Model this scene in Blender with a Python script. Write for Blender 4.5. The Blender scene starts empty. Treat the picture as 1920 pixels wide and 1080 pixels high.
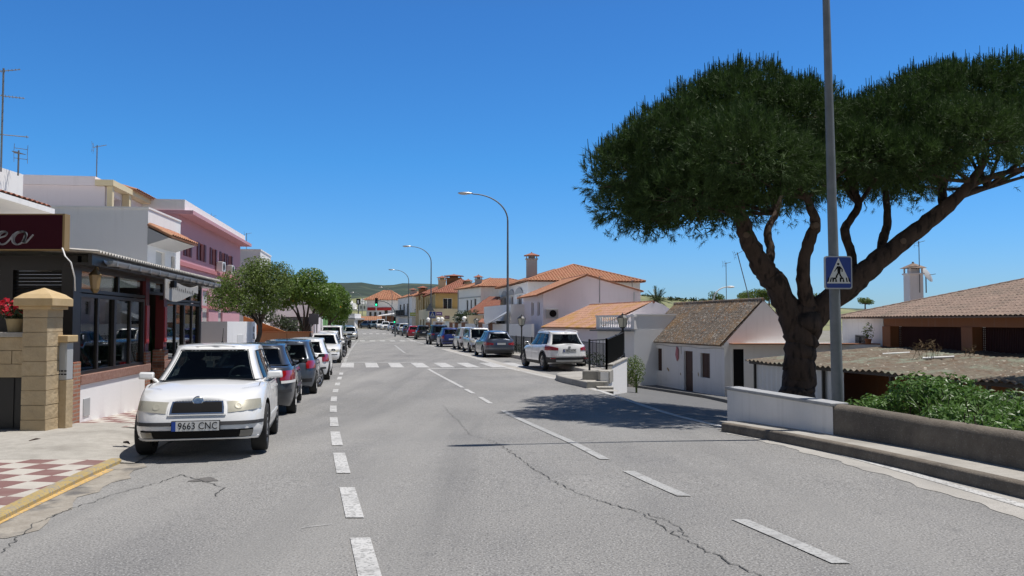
import bpy, bmesh, math, random
from mathutils import Vector, Matrix
R = math.radians
rnd = random.Random(7)
scene = bpy.context.scene
col = scene.collection
# ---------------------------------------------------------------- camera, sky, sun, exposure
EYE, FPX, HZ = 1.6, 1540.0, 604.0
PITCH = math.atan((HZ - 540) / FPX)
cam_d = bpy.data.cameras.new('camera')
cam_d.sensor_width = 36; cam_d.lens = FPX / 1920 * 36
cam_d.clip_start = 0.05; cam_d.clip_end = 20000
cam = bpy.data.objects.new('camera', cam_d); col.objects.link(cam)
cam.location = (0, 0, EYE); cam.rotation_euler = (math.pi / 2 + PITCH, 0, 0)
scene.camera = cam
SUN_EL, SUN_AZ = R(71.5), R(6)          # azimuth measured from +X towards +Y
world = bpy.data.worlds.new('World'); scene.world = world; world.use_nodes = True
nt = world.node_tree; bg = nt.nodes['Background']
sky = nt.nodes.new('ShaderNodeTexSky'); sky.sky_type = 'NISHITA'; sky.sun_disc = False
sky.sun_elevation = SUN_EL; sky.sun_rotation = math.pi / 2 - SUN_AZ
sky.altitude = 0; sky.air_density = 1.0; sky.dust_density = 0.2; sky.ozone_density = 3.2
# sky tint by elevation: deep, clear Mediterranean blue, dimmed overhead to darken ground shade
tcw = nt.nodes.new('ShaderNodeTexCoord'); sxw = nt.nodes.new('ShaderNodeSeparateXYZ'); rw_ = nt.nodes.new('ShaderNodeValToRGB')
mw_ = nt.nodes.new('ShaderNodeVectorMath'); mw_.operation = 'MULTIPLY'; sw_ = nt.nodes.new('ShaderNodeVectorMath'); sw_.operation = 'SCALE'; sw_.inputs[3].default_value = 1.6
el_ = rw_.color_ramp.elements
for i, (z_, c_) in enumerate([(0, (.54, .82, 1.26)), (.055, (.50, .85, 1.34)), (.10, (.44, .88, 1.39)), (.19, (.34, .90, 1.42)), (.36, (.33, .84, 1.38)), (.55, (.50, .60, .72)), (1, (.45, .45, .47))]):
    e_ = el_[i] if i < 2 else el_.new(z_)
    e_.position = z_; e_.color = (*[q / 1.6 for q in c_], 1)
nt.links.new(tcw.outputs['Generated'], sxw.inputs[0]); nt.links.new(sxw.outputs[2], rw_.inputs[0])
my_ = nt.nodes.new('ShaderNodeMapRange'); my_.inputs[1].default_value = .45; my_.inputs[2].default_value = -.25   # unseen sky behind the camera retinted grey to neutralise light on shaded walls
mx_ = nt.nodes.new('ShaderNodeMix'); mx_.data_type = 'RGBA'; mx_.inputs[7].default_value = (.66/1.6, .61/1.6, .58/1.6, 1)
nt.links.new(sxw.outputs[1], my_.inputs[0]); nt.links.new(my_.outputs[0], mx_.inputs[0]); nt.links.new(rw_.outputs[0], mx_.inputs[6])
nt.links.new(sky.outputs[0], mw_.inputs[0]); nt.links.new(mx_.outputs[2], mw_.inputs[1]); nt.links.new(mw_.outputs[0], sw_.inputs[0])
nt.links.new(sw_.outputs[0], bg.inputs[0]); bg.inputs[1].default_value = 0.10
sun_d = bpy.data.lights.new('sun', 'SUN'); sun_d.energy = 4.9; sun_d.angle = R(0.5); sun_d.color = (1, 0.955, 0.90)
sun = bpy.data.objects.new('sun', sun_d); col.objects.link(sun)
sv = Vector((math.cos(SUN_EL) * math.cos(SUN_AZ), math.cos(SUN_EL) * math.sin(SUN_AZ), math.sin(SUN_EL)))
sun.rotation_euler = sv.to_track_quat('Z', 'Y').to_euler(); sun.location = (30, 10, 60)
vs_ = scene.view_settings; vs_.view_transform = 'Standard'; vs_.look = 'None'; vs_.exposure = 0.0; vs_.gamma = 1
scene.cycles.max_bounces = 8; scene.cycles.transparent_max_bounces = 16
scene.cycles.use_denoising = True
# ---------------------------------------------------------------- picture measurements -> places
def at(px, py, d):
    u = (px - 960) / FPX; v = (540 - py) / FPX
    s, c = math.sin(PITCH), math.cos(PITCH)
    k = d / (c - v * s)
    return Vector((u * k, d, EYE + (s + v * c) * k))
def spl(pts, smooth=True):
    xs = [p[0] for p in pts]; ys = [p[1] for p in pts]; n = len(xs)
    m = []
    for i in range(n):
        a = (ys[i] - ys[i-1]) / (xs[i] - xs[i-1]) if i else None
        b = (ys[i+1] - ys[i]) / (xs[i+1] - xs[i]) if i < n - 1 else None
        if a is None: m.append(b)
        elif b is None: m.append(a)
        else: m.append(0 if a * b <= 0 else 2 * a * b / (a + b))
    def f(x):
        if x <= xs[0]: return ys[0] + m[0] * (x - xs[0]) * (0 if smooth == 'clamp' else 1)
        if x >= xs[-1]: return ys[-1] + m[-1] * (x - xs[-1]) * (0 if smooth == 'clamp' else 1)
        for i in range(n - 1):
            if x <= xs[i+1]: break
        h = xs[i+1] - xs[i]; t = (x - xs[i]) / h
        if not smooth: return ys[i] + t * (ys[i+1] - ys[i])
        return (ys[i] * (2*t**3 - 3*t*t + 1) + ys[i+1] * (3*t*t - 2*t**3)
                + h * (m[i] * (t**3 - 2*t*t + t) + m[i+1] * (t**3 - t*t)))
    return f
zr = spl([(-60, 0), (7, 0), (9, -.015), (11, -.06), (13, -.14), (15, -.22), (17, -.29), (20, -.335), (25, -.36),
          (36, -.35), (60, -.36), (80, -.36), (95, -.32), (115, -.1), (144, .25), (200, 1.2), (400, 6), (900, 20)])
def gp(px, py, dz=0):
    d = 15.0
    for _ in range(40):
        k = (EYE - zr(d) - dz)
        s, c = math.sin(PITCH), math.cos(PITCH); v = (540 - py) / FPX
        t = -(s + v * c)
        d = 0.5 * d + 0.5 * min(400, max(2, k / t * (c - v * s))) if t > 0 else 400
    p = at(px, py, d); return Vector((p.x, p.y, zr(p.y) + dz))
def on_line(A, B, px):
    u = (px - 960) / FPX / math.cos(PITCH)   # near the horizon line
    dx, dy = B[0] - A[0], B[1] - A[1]
    t = (u * A[1] - A[0]) / (dx - u * dy)
    return A[0] + t * dx, A[1] + t * dy, t
# ---------------------------------------------------------------- mesh collecting
class MB:
    def __init__(s): s.v = []; s.f = []; s.m = []; s.T = None
    def add(s, vs, fs, mi=0):
        b = len(s.v)
        if s.T is not None: vs = [s.T @ Vector(p) for p in vs]
        s.v.extend(tuple(p) for p in vs)
        for f in fs: s.f.append([b + i for i in f]); s.m.append(mi)
        return s
    def frame(s, o, ang=0.0):
        s.T = Matrix.Translation(Vector(o)) @ Matrix.Rotation(ang, 4, 'Z'); return s
    def quad(s, a, b, c, d, mi=0): return s.add([a, b, c, d], [(0, 1, 2, 3)], mi)
    def box(s, x0, x1, y0, y1, z0, z1, mi=0):
        return s.add([(x0,y0,z0),(x1,y0,z0),(x1,y1,z0),(x0,y1,z0),(x0,y0,z1),(x1,y0,z1),(x1,y1,z1),(x0,y1,z1)],
                     [(0,3,2,1),(4,5,6,7),(0,1,5,4),(1,2,6,5),(2,3,7,6),(3,0,4,7)], mi)
    def prism(s, poly, z0, z1, mi=0):
        n = len(poly)
        vs = [(p[0], p[1], z0) for p in poly] + [(p[0], p[1], z1) for p in poly]
        fs = [tuple(range(n - 1, -1, -1)), tuple(range(n, 2 * n))] + [(i, (i+1) % n, n + (i+1) % n, n + i) for i in range(n)]
        return s.add(vs, fs, mi)
    def slab(s, poly, th, mi=0):                       # planar 3-D polygon given thickness along -normal
        p = [Vector(q) for q in poly]; nn = Vector((0, 0, 0))
        for i in range(len(p)):
            a, b = p[i], p[(i+1) % len(p)]; nn += a.cross(b)
        nn.normalize(); n = len(p)
        vs = p + [q - nn * th for q in p]
        fs = [tuple(range(n)), tuple(range(2*n - 1, n - 1, -1))] + [(i, n + i, n + (i+1) % n, (i+1) % n) for i in range(n)]
        return s.add(vs, fs, mi)
    def bar(s, a, b, w, h=None, mi=0):                 # box section between two points
        a, b = Vector(a), Vector(b); h = h or w
        d = (b - a).normalized(); up = Vector((0, 0, 1)) if abs(d.z) < .95 else Vector((0, 1, 0))
        x = d.cross(up).normalized() * w / 2; y = x.cross(d).normalized() * h / 2
        vs = [a - x - y, a + x - y, a + x + y, a - x + y, b - x - y, b + x - y, b + x + y, b - x + y]
        return s.add(vs, [(3,2,1,0),(4,5,6,7),(0,1,5,4),(1,2,6,5),(2,3,7,6),(3,0,4,7)], mi)
    def tube(s, pts, rad, n=8, mi=0, cap=True):
        pts = [Vector(p) for p in pts]
        if not isinstance(rad, (list, tuple)): rad = [rad] * len(pts)
        vs, fs = [], []; prev = None
        for i, p in enumerate(pts):
            d = (pts[min(i+1, len(pts)-1)] - pts[max(i-1, 0)]).normalized()
            if prev is None:
                x = d.orthogonal().normalized()
            else:
                x = (prev - d * prev.dot(d))
                x = x.normalized() if x.length > 1e-6 else d.orthogonal().normalized()
            prev = x; y = d.cross(x)
            for k in range(n):
                a = 2 * math.pi * k / n
                vs.append(p + (x * math.cos(a) + y * math.sin(a)) * rad[i])
        for i in range(len(pts) - 1):
            for k in range(n):
                fs.append((i*n + k, i*n + (k+1) % n, (i+1)*n + (k+1) % n, (i+1)*n + k))
        if cap:
            fs.append(tuple(range(n - 1, -1, -1))); fs.append(tuple((len(pts)-1)*n + k for k in range(n)))
        return s.add(vs, fs, mi)
    def lathe(s, prof, n=16, o=(0,0,0), axis='Z', mi=0):
        o = Vector(o); vs, fs = [], []
        for r, z in prof:
            for k in range(n):
                a = 2 * math.pi * k / n; c, q = math.cos(a) * r, math.sin(a) * r
                vs.append(o + Vector((c, q, z) if axis == 'Z' else ((z, c, q) if axis == 'X' else (c, z, q))))
        flip = axis == 'Y'
        for i in range(len(prof) - 1):
            for k in range(n):
                q = (i*n + k, i*n + (k+1) % n, (i+1)*n + (k+1) % n, (i+1)*n + k)
                fs.append(q[::-1] if flip else q)
        return s.add(vs, fs, mi)
    def ball(s, o, rx, ry=None, rz=None, n=12, mi=0):
        ry = ry or rx; rz = rz or rx; m = n // 2
        vs, fs = [], []
        for i in range(m + 1):
            t = math.pi * i / m
            for k in range(n):
                a = 2 * math.pi * k / n
                vs.append((o[0] + rx*math.sin(t)*math.cos(a), o[1] + ry*math.sin(t)*math.sin(a), o[2] - rz*math.cos(t)))
        for i in range(m):
            for k in range(n): fs.append((i*n + k, i*n + (k+1) % n, (i+1)*n + (k+1) % n, (i+1)*n + k))
        return s.add(vs, fs, mi)
    def grid(s, rows, mi=0, close=False):
        n = len(rows[0]); vs = [p for r in rows for p in r]; fs = []
        for i in range(len(rows) - 1):
            for k in range(n - (0 if close else 1)):
                fs.append((i*n + k, i*n + (k+1) % n, (i+1)*n + (k+1) % n, (i+1)*n + k))
        return s.add(vs, fs, mi)
    def build(s, name, mats, parent=None, smooth=0, bevel=0):
        me = bpy.data.meshes.new(name)
        me.from_pydata(s.v, [], s.f)
        if not isinstance(mats, (list, tuple)): mats = [mats]
        for m in mats: me.materials.append(m)
        me.polygons.foreach_set('material_index', s.m)
        if smooth:
            me.polygons.foreach_set('use_smooth', [True] * len(me.polygons))
            if smooth < 180: me.set_sharp_from_angle(angle=R(smooth))
        me.update()
        o = bpy.data.objects.new(name, me); col.objects.link(o)
        if parent is not None:
            o.parent = parent
            if parent.name in WCO: o.matrix_parent_inverse = Matrix.Translation(-parent.location)
        if bevel:
            b = o.modifiers.new('bevel', 'BEVEL'); b.width = bevel; b.segments = 2; b.limit_method = 'ANGLE'
        return o
def tag(o, label=None, cat=None, group=None, kind=None):
    if label: o['label'] = label
    if cat: o['category'] = cat
    if group: o['group'] = group
    if kind: o['kind'] = kind
    return o
def thing(name, label, cat, loc=(0, 0, 0), rz=0.0, group=None):
    o = bpy.data.objects.new(name, None); col.objects.link(o)
    o.location = loc; o.rotation_euler = (0, 0, rz); o.empty_display_size = .2
    return tag(o, label, cat, group)
WCO = set()                                        # things whose parts are built in world coordinates
def thingw(name, label, cat, loc, group=None):
    t = thing(name, label, cat, loc, 0, group); WCO.add(t.name); return t
def copy_tree(o, parent=None):
    c = o.copy(); col.objects.link(c)
    if parent is not None: c.parent = parent
    for ch in [x for x in bpy.data.objects if x.parent == o]: copy_tree(ch, c)
    return c
def text_into(mb, body, size, T, mi=0, extrude=.004, spacing=1.0, align='CENTER'):
    cu = bpy.data.curves.new('lettering', 'FONT'); cu.body = body; cu.size = size; cu.extrude = extrude
    cu.align_x = align; cu.align_y = 'CENTER'; cu.space_character = spacing; cu.resolution_u = 3
    o = bpy.data.objects.new('lettering', cu); col.objects.link(o)
    dg = bpy.context.evaluated_depsgraph_get()
    me = bpy.data.meshes.new_from_object(o.evaluated_get(dg))
    mb.add([T @ v.co for v in me.vertices], [tuple(p.vertices) for p in me.polygons], mi)
    bpy.data.objects.remove(o); bpy.data.curves.remove(cu); bpy.data.meshes.remove(me)
# ---------------------------------------------------------------- materials
MATS = {}
def nodes_of(m):
    m.use_nodes = True; t = m.node_tree; return t, t.nodes['Principled BSDF']
def mat(name, c, rough=.7, c2=None, scale=3.0, amt=None, bump=0, bscale=None, metal=0, coat=0, spec=.5, detail=6, stretch=None, emit=0, objspace=False):
    if name in MATS: return MATS[name]
    m = bpy.data.materials.new(name); t, p = nodes_of(m); MATS[name] = m
    L = t.links.new
    p.inputs['Base Color'].default_value = (*c, 1); p.inputs['Roughness'].default_value = rough
    p.inputs['Metallic'].default_value = metal; p.inputs['Coat Weight'].default_value = coat
    p.inputs['Specular IOR Level'].default_value = spec; p.inputs['Coat Roughness'].default_value = .05
    if emit: p.inputs['Emission Color'].default_value = (*c, 1); p.inputs['Emission Strength'].default_value = emit
    if c2 or bump:
        tc = t.nodes.new('ShaderNodeTexCoord'); src = tc.outputs['Object']
        if stretch:
            mp = t.nodes.new('ShaderNodeMapping'); mp.inputs['Scale'].default_value = stretch
            L(src, mp.inputs[0]); src = mp.outputs[0]
    if c2:
        n = t.nodes.new('ShaderNodeTexNoise'); n.inputs['Scale'].default_value = scale; n.inputs['Detail'].default_value = detail
        n.inputs['Roughness'].default_value = .65
        r = t.nodes.new('ShaderNodeValToRGB'); lo, hi = amt or (.35, .65)
        r.color_ramp.elements[0].position = lo; r.color_ramp.elements[1].position = hi
        r.color_ramp.elements[0].color = (*c, 1); r.color_ramp.elements[1].color = (*c2, 1)
        L(src, n.inputs[0]); L(n.outputs[0], r.inputs[0]); L(r.outputs[0], p.inputs['Base Color'])
    if bump:
        n2 = t.nodes.new('ShaderNodeTexNoise'); n2.inputs['Scale'].default_value = bscale or scale * 4; n2.inputs['Detail'].default_value = 5
        b = t.nodes.new('ShaderNodeBump'); b.inputs['Strength'].default_value = min(1, bump); b.inputs['Distance'].default_value = .02
        L(src, n2.inputs[0]); L(n2.outputs[0], b.inputs['Height']); L(b.outputs[0], p.inputs['Normal'])
    return m
def stack_noise(m, layers):
    """more colour variation: layers = [(scale, lo, hi, colour, strength, detail, stretch)] mixed over the base colour"""
    t = m.node_tree; p = t.nodes['Principled BSDF']; L = t.links.new
    tc = t.nodes.new('ShaderNodeTexCoord')
    inp = p.inputs['Base Color']
    prev = inp.links[0].from_socket if inp.links else None; base = tuple(inp.default_value)
    for sc, lo, hi, c, st, det, strc in layers:
        src = tc.outputs['Object']
        if strc:
            mp = t.nodes.new('ShaderNodeMapping'); mp.inputs['Scale'].default_value = strc; L(src, mp.inputs[0]); src = mp.outputs[0]
        n = t.nodes.new('ShaderNodeTexNoise'); n.inputs['Scale'].default_value = sc; n.inputs['Detail'].default_value = det
        mr = t.nodes.new('ShaderNodeMapRange'); mr.inputs[1].default_value = lo; mr.inputs[2].default_value = hi
        mr.inputs[3].default_value = 0; mr.inputs[4].default_value = st
        mx = t.nodes.new('ShaderNodeMix'); mx.data_type = 'RGBA'
        L(src, n.inputs[0]); L(n.outputs[0], mr.inputs[0]); L(mr.outputs[0], mx.inputs[0])
        if prev is None: mx.inputs[6].default_value = base
        else: L(prev, mx.inputs[6])
        mx.inputs[7].default_value = (*c, 1); prev = mx.outputs[2]
    L(prev, inp); return m
M = {}
def white(name, c=(.89, .875, .855), grime=.5):
    m = mat(name, c, .75, bump=.12, bscale=18)
    stack_noise(m, [(1.3, .5, .8, (c[0]*.82, c[1]*.82, c[2]*.80), .5*grime, 8, None),
                    (2.0, .56, .75, (.42, .40, .36), .25*grime, 8, (2.5, 2.5, .25)),
                    (26, .62, .8, (c[0]*.75, c[1]*.73, c[2]*.7), .3*grime, 3, None)])
    return m
M['white'] = white('white_plaster'); M['white_pink'] = white('pinkish_white_plaster', (.84, .765, .785), .4)
M['white_old'] = white('weathered_whitewash', (.84, .82, .795), .8)
M['cream'] = white('cream_paint', (.78, .66, .43), .3); M['yellow'] = white('ochre_yellow_paint', (.56, .39, .16), .6)
M['pink'] = white('pink_paint', (.60, .33, .37), .5); M['pink_dark'] = white('dark_pink_paint', (.52, .20, .21), .4)
M['brown_wall'] = white('brown_ochre_paint', (.36, .19, .09), .4); M['terracotta'] = white('terracotta_paint', (.34, .135, .055), .5)
M['green_paint'] = white('green_paint', (.16, .36, .13), .4); M['orange'] = white('orange_paint', (.62, .24, .07), .4)
M['grey_wall'] = white('grey_render', (.45, .45, .45), .5)
M['concrete'] = stack_noise(mat('concrete', (.34, .32, .285), .9, (.42, .40, .36), 6, bump=.3, bscale=40),
    [(1.2, .5, .75, (.20, .185, .16), .7, 8, None), (90, .55, .75, (.16, .15, .13), .5, 2, None)])
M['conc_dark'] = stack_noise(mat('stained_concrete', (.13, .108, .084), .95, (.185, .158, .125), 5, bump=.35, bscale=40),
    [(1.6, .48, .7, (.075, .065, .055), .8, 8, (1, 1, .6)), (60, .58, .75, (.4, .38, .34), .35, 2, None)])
M['black_metal'] = mat('black_painted_iron', (.012, .012, .013), .45)
M['dark_frame'] = mat('dark_brown_frame', (.022, .017, .014), .4)
M['galv'] = mat('galvanised_steel', (.15, .165, .175), .6, (.20, .215, .225), 4, metal=.3)
M['steel'] = mat('dull_aluminium', (.5, .5, .5), .35, metal=.9)
M['chrome'] = mat('chrome', (.8, .8, .8), .12, metal=1)
M['black'] = mat('black_plastic', (.010, .010, .011), .6, spec=.1); M['rubber'] = mat('tyre_rubber', (.022, .022, .022), .85)
M['dark_glass'] = mat('dark_window_glass', (.015, .018, .02), .06, spec=.8)
M['shutter_white'] = mat('white_roller_shutter', (.62, .62, .60), .5); M['maroon'] = mat('maroon_shutter', (.16, .022, .025), .5)
M['wood_dark'] = mat('dark_brown_door_wood', (.05, .017, .012), .55, (.075, .028, .018), 8, stretch=(1, 1, .1))
M['grey_paint'] = mat('grey_paint', (.42, .43, .43), .5); M['white_paint'] = mat('white_gloss_paint', (.78, .78, .77), .4)
M['red'] = mat('red_paint', (.45, .02, .02), .4); M['dark_red'] = mat('dark_maroon_board', (.040, .004, .010), .7, spec=.15)
def glass(name, tint, boost=1.0):
    m = bpy.data.materials.new(name); m.use_nodes = True; t = m.node_tree; t.nodes.clear(); L = t.links.new
    o = t.nodes.new('ShaderNodeOutputMaterial'); mx = t.nodes.new('ShaderNodeMixShader'); fr = t.nodes.new('ShaderNodeFresnel')
    ge = t.nodes.new('ShaderNodeNewGeometry'); ir = t.nodes.new('ShaderNodeMapRange'); ir.inputs[3].default_value = 1.5 * boost; ir.inputs[4].default_value = 1 / (1.5 * boost)
    L(ge.outputs['Backfacing'], ir.inputs[0]); L(ir.outputs[0], fr.inputs[0])   # a thin pane reflects the same from both faces
    tr = t.nodes.new('ShaderNodeBsdfTransparent'); tr.inputs[0].default_value = (*tint, 1)
    gl = t.nodes.new('ShaderNodeBsdfGlossy'); gl.inputs['Roughness'].default_value = .015
    L(fr.outputs[0], mx.inputs[0]); L(tr.outputs[0], mx.inputs[1]); L(gl.outputs[0], mx.inputs[2]); L(mx.outputs[0], o.inputs[0]); return m
M['car_glass'] = glass('tinted_car_glass', (.26, .31, .31), .88); M['pane'] = glass('window_glass', (.55, .6, .58), 1.15)
def brick(name, c1, c2, mortar, w=.24, h=.065, ms=.012, axis_swap=True):
    m = mat(name, c1, .85); t = m.node_tree; p = t.nodes['Principled BSDF']; L = t.links.new
    tc = t.nodes.new('ShaderNodeTexCoord'); sx = t.nodes.new('ShaderNodeSeparateXYZ'); cb = t.nodes.new('ShaderNodeCombineXYZ')
    ad = t.nodes.new('ShaderNodeMath'); ad.operation = 'ADD'
    L(tc.outputs['Object'], sx.inputs[0]); L(sx.outputs[0], ad.inputs[0]); L(sx.outputs[1], ad.inputs[1])
    L(ad.outputs[0], cb.inputs[0]); L(sx.outputs[2], cb.inputs[1])
    b = t.nodes.new('ShaderNodeTexBrick'); b.inputs['Scale'].default_value = 1
    b.inputs['Color1'].default_value = (*c1, 1); b.inputs['Color2'].default_value = (*c2, 1); b.inputs['Mortar'].default_value = (*mortar, 1)
    b.inputs['Mortar Size'].default_value = ms; b.inputs['Brick Width'].default_value = w; b.inputs['Row Height'].default_value = h
    bp = t.nodes.new('ShaderNodeBump'); bp.inputs['Strength'].default_value = .6; bp.inputs['Distance'].default_value = .01; bp.invert = True
    L(cb.outputs[0], b.inputs[0]); L(b.outputs[0], p.inputs['Base Color']); L(b.outputs[1], bp.inputs['Height']); L(bp.outputs[0], p.inputs['Normal'])
    return m
M['brick'] = brick('red_brick', (.30, .11, .06), (.38, .17, .10), (.30, .24, .19))
M['stone'] = stack_noise(mat('sandstone', (.43, .33, .20), .9, (.50, .40, .26), 6, bump=.8, bscale=14), [(3, .5, .7, (.33, .25, .15), .6, 6, None)])
M['stone_smooth'] = stack_noise(mat('smooth_sandstone', (.50, .36, .18), .8, (.56, .42, .24), 4), [(3, .5, .75, (.36, .26, .13), .4, 6, None)])
# roof tiles: variation per patch of roof, lichen as stains
def tiles(name, c1, c2, c3, st=.7):
    m = mat(name, c1, .85, c2, 5, (.3, .7), bump=.3, bscale=30)
    return stack_noise(m, [(.9, .5, .68, c3, st, 8, None), (14, .58, .68, (c1[0]*.4, c1[1]*.4, c1[2]*.4), .55, 3, None), (9, .6, .7, (.55, .42, .30), .45, 3, None)])
M['tile_orange'] = tiles('orange_clay_tiles', (.36, .145, .08), (.46, .23, .135), (.34, .21, .11), .5)
M['tile_lichen'] = tiles('orange_lichen_tiles', (.43, .215, .14), (.52, .31, .215), (.43, .235, .06), .95)
M['tile_red'] = tiles('red_clay_tiles', (.25, .085, .055), (.35, .14, .085), (.22, .12, .085), .6)
M['tile_brown'] = tiles('weathered_brown_tiles', (.20, .138, .105), (.31, .22, .17), (.15, .12, .09), .7)
M['tile_old'] = tiles('old_lichen_grey_tiles', (.105, .085, .066), (.17, .14, .11), (.27, .155, .06), .55)
stack_noise(M['tile_old'], [(11, .57, .63, (.36, .33, .29), .9, 3, None), (8, .60, .66, (.30, .14, .05), .8, 3, None), (13, .60, .66, (.03, .024, .02), .8, 3, None)])
def leaf_mat(name, c, c2, trans=.25, rough=.5):
    m = mat(name, c, rough, c2, 2.2, (.35, .65)); t = m.node_tree; p = t.nodes['Principled BSDF']; L = t.links.new
    o = t.nodes['Material Output']; tl = t.nodes.new('ShaderNodeBsdfTranslucent'); mx = t.nodes.new('ShaderNodeMixShader')
    mx.inputs[0].default_value = trans
    src = p.inputs['Base Color'].links[0].from_socket
    L(src, tl.inputs[0]); L(p.outputs[0], mx.inputs[1]); L(tl.outputs[0], mx.inputs[2]); L(mx.outputs[0], o.inputs[0]); return m
M['pine'] = leaf_mat('pine_needles', (.028, .058, .013), (.062, .115, .024), .25, .75)
M['orange_leaf'] = leaf_mat('orange_tree_leaves', (.075, .14, .018), (.16, .26, .035), .4, .4)
M['orange_leaf_dark'] = leaf_mat('dull_tree_leaves', (.08, .135, .022), (.165, .225, .045), .4, .5)
M['shrub'] = leaf_mat('oleander_leaves', (.06, .135, .024), (.13, .24, .05), .35, .42)
M['hedge'] = leaf_mat('hedge_leaves', (.025, .045, .016), (.05, .08, .025), .2)
M['palm'] = leaf_mat('palm_fronds', (.05, .08, .03), (.085, .12, .04), .2)
M['bark'] = stack_noise(mat('pine_bark', (.050, .034, .026), .95, (.085, .055, .042), 7, bump=1, bscale=16, stretch=(1, 1, .35)), [(9, .52, .64, (.018, .012, .010), .9, 5, (1, 1, .3))])
M['bark2'] = mat('grey_brown_bark', (.06, .045, .035), .95, (.11, .085, .065), 9, bump=.8, bscale=25, stretch=(1, 1, .3))
# ================================================================ setting: ground, road, pavements, markings
def line_of(pts, dz=0, ext=None):
    q = sorted([(p.y, p.x) for p in (gp(a, b, dz) for a, b in pts)] + (ext or []))
    return spl(q)
XL = line_of([(693,1080),(640,870),(627,800),(626.5,745),(640,700),(655,660)], ext=[(140,-25)])
XR = line_of([(1920,950),(1330,795),(1108,728),(954,690),(900,674),(766,635.5)], ext=[(140,-19)])
XC = line_of([(1560,1050),(1180,885),(1050,820),(900,745),(800,690)], ext=[(140,-22)])
def asphalt():
    m = mat('worn_asphalt', (.222, .216, .205), .93); t = m.node_tree; p = t.nodes['Principled BSDF']; L = t.links.new
    stack_noise(m, [(.35, .35, .7, (.28, .272, .258), .9, 6, None), (.9, .5, .72, (.145, .145, .147), .55, 8, (1, .35, 1)),
                    (52, .51, .62, (.085, .085, .086), .75, 3, None), (66, .55, .65, (.47, .465, .45), .68, 3, None),
                    (6, .6, .7, (.12, .12, .12), .35, 6, None), (.8, .52, .7, (.15, .149, .146), .5, 4, (1.6, .06, 1)), (.5, .5, .72, (.34, .33, .31), .5, 5, (1.2, .1, 1))])
    tc = t.nodes.new('ShaderNodeTexCoord'); n = t.nodes.new('ShaderNodeTexNoise'); n.inputs['Scale'].default_value = 70; n.inputs['Detail'].default_value = 3
    b = t.nodes.new('ShaderNodeBump'); b.inputs['Strength'].default_value = .75; b.inputs['Distance'].default_value = .012
    L(tc.outputs['Object'], n.inputs[0]); L(n.outputs[0], b.inputs['Height']); L(b.outputs[0], p.inputs['Normal']); return m
M['asphalt'] = asphalt()
M['asphalt_side'] = stack_noise(mat('side_street_asphalt', (.13, .13, .13), .95, (.17, .17, .168), 4, bump=.3, bscale=60), [(90, .5, .65, (.05, .05, .05), .6, 2, None)])
M['ground'] = stack_noise(mat('dry_earth', (.20, .185, .155), .95, (.27, .25, .21), 1.5), [(.6, .5, .7, (.12, .13, .06), .7, 6, None)])
M['gutter'] = stack_noise(mat('gutter_concrete', (.37, .352, .318), .92, (.45, .43, .395), 3, bump=.3, bscale=50),
    [(1.5, .5, .7, (.22, .21, .195), .6, 8, None), (120, .5, .65, (.18, .17, .16), .5, 2, None)])
def paint(name, c):
    m = mat(name, c, .8); t = m.node_tree; L = t.links.new
    stack_noise(m, [(1.5, .45, .75, tuple(x*.72 for x in c), .6, 8, None), (38, .52, .62, (.22, .22, .21), .8, 4, None), (7, .54, .68, (.25, .245, .235), .75, 8, None)]); return m
M['road_paint'] = paint('worn_white_road_paint', (.52, .515, .50)); M['faded_paint'] = paint('faded_road_paint', (.40, .40, .39))
M['yellow_paint'] = paint('worn_yellow_paint', (.62, .40, .13)); M['yellow_kerb'] = paint('yellow_kerb_paint', (.42, .31, .12))
def frange(a, b, n): return [a + (b - a) * i / n for i in range(n + 1)]
def strip(mb, ys, xl, xr, dz, mi=0, nx=1, zf=None):
    rows = []
    for y in ys:
        a, b = xl(y), xr(y)
        rows.append([(a + (b - a) * k / nx, y, (zf or zr)(y) + dz) for k in range(nx + 1)])
    return mb.grid(rows, mi)
# big ground sheet with the lower ground to the right of the main street
WL = lambda y: 3.69 - .237 * (y - 14.15)          # roadside wall line on the right (near)
RLs = spl([(13, 3.95), (14.2, 3.7), (19.5, 2.9), (24, 2.7), (30.6, 4.25), (31.1, 3.65), (34, 3.1), (46, .65), (63, -2.8), (100, -10), (140, -17)])   # railing line
RL = lambda y: 2.60 + (y - 24) * .2348 if 24 <= y <= 30.7 else RLs(y)
def edge_r(y): return WL(y) + .12 if y < 13.5 else RL(y)
def zlow(x, y):
    if y > 13.6: return max(-1.9, min(zr(y) - .03, -.3 - .103 * (x - 3) - .0468 * (y - 18)) if y < 60 else -1.9 + min(1, (y - 60) / 60) * 1.4)
    return -1.15
ss = [-3000, -900, -300, -120, -60, -30, -15, -8, -4, -2, -1, 0, .12, .5, 1, 1.5, 2, 3, 4, 5, 6, 7, 8, 10, 12, 15, 20, 30, 50, 90, 200, 500, 1500, 4000]
ysg = [-60, -20] + frange(0, 60, 60) + frange(62, 150, 44) + [170, 200, 300, 500, 900, 1600, 3000, 6000]
mb = MB(); rows = []
for y in ysg:
    r = []
    for s in ss:
        x = edge_r(min(y, 150)) + s
        z = min(zr(y), 1.2) - .05
        if s > 0: z = min(z, zlow(x, y) - .06)
        r.append((x, y, z))
    rows.append(r)
tag(mb.grid(rows).build('ground', M['ground'], smooth=180), kind='structure')
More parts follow.
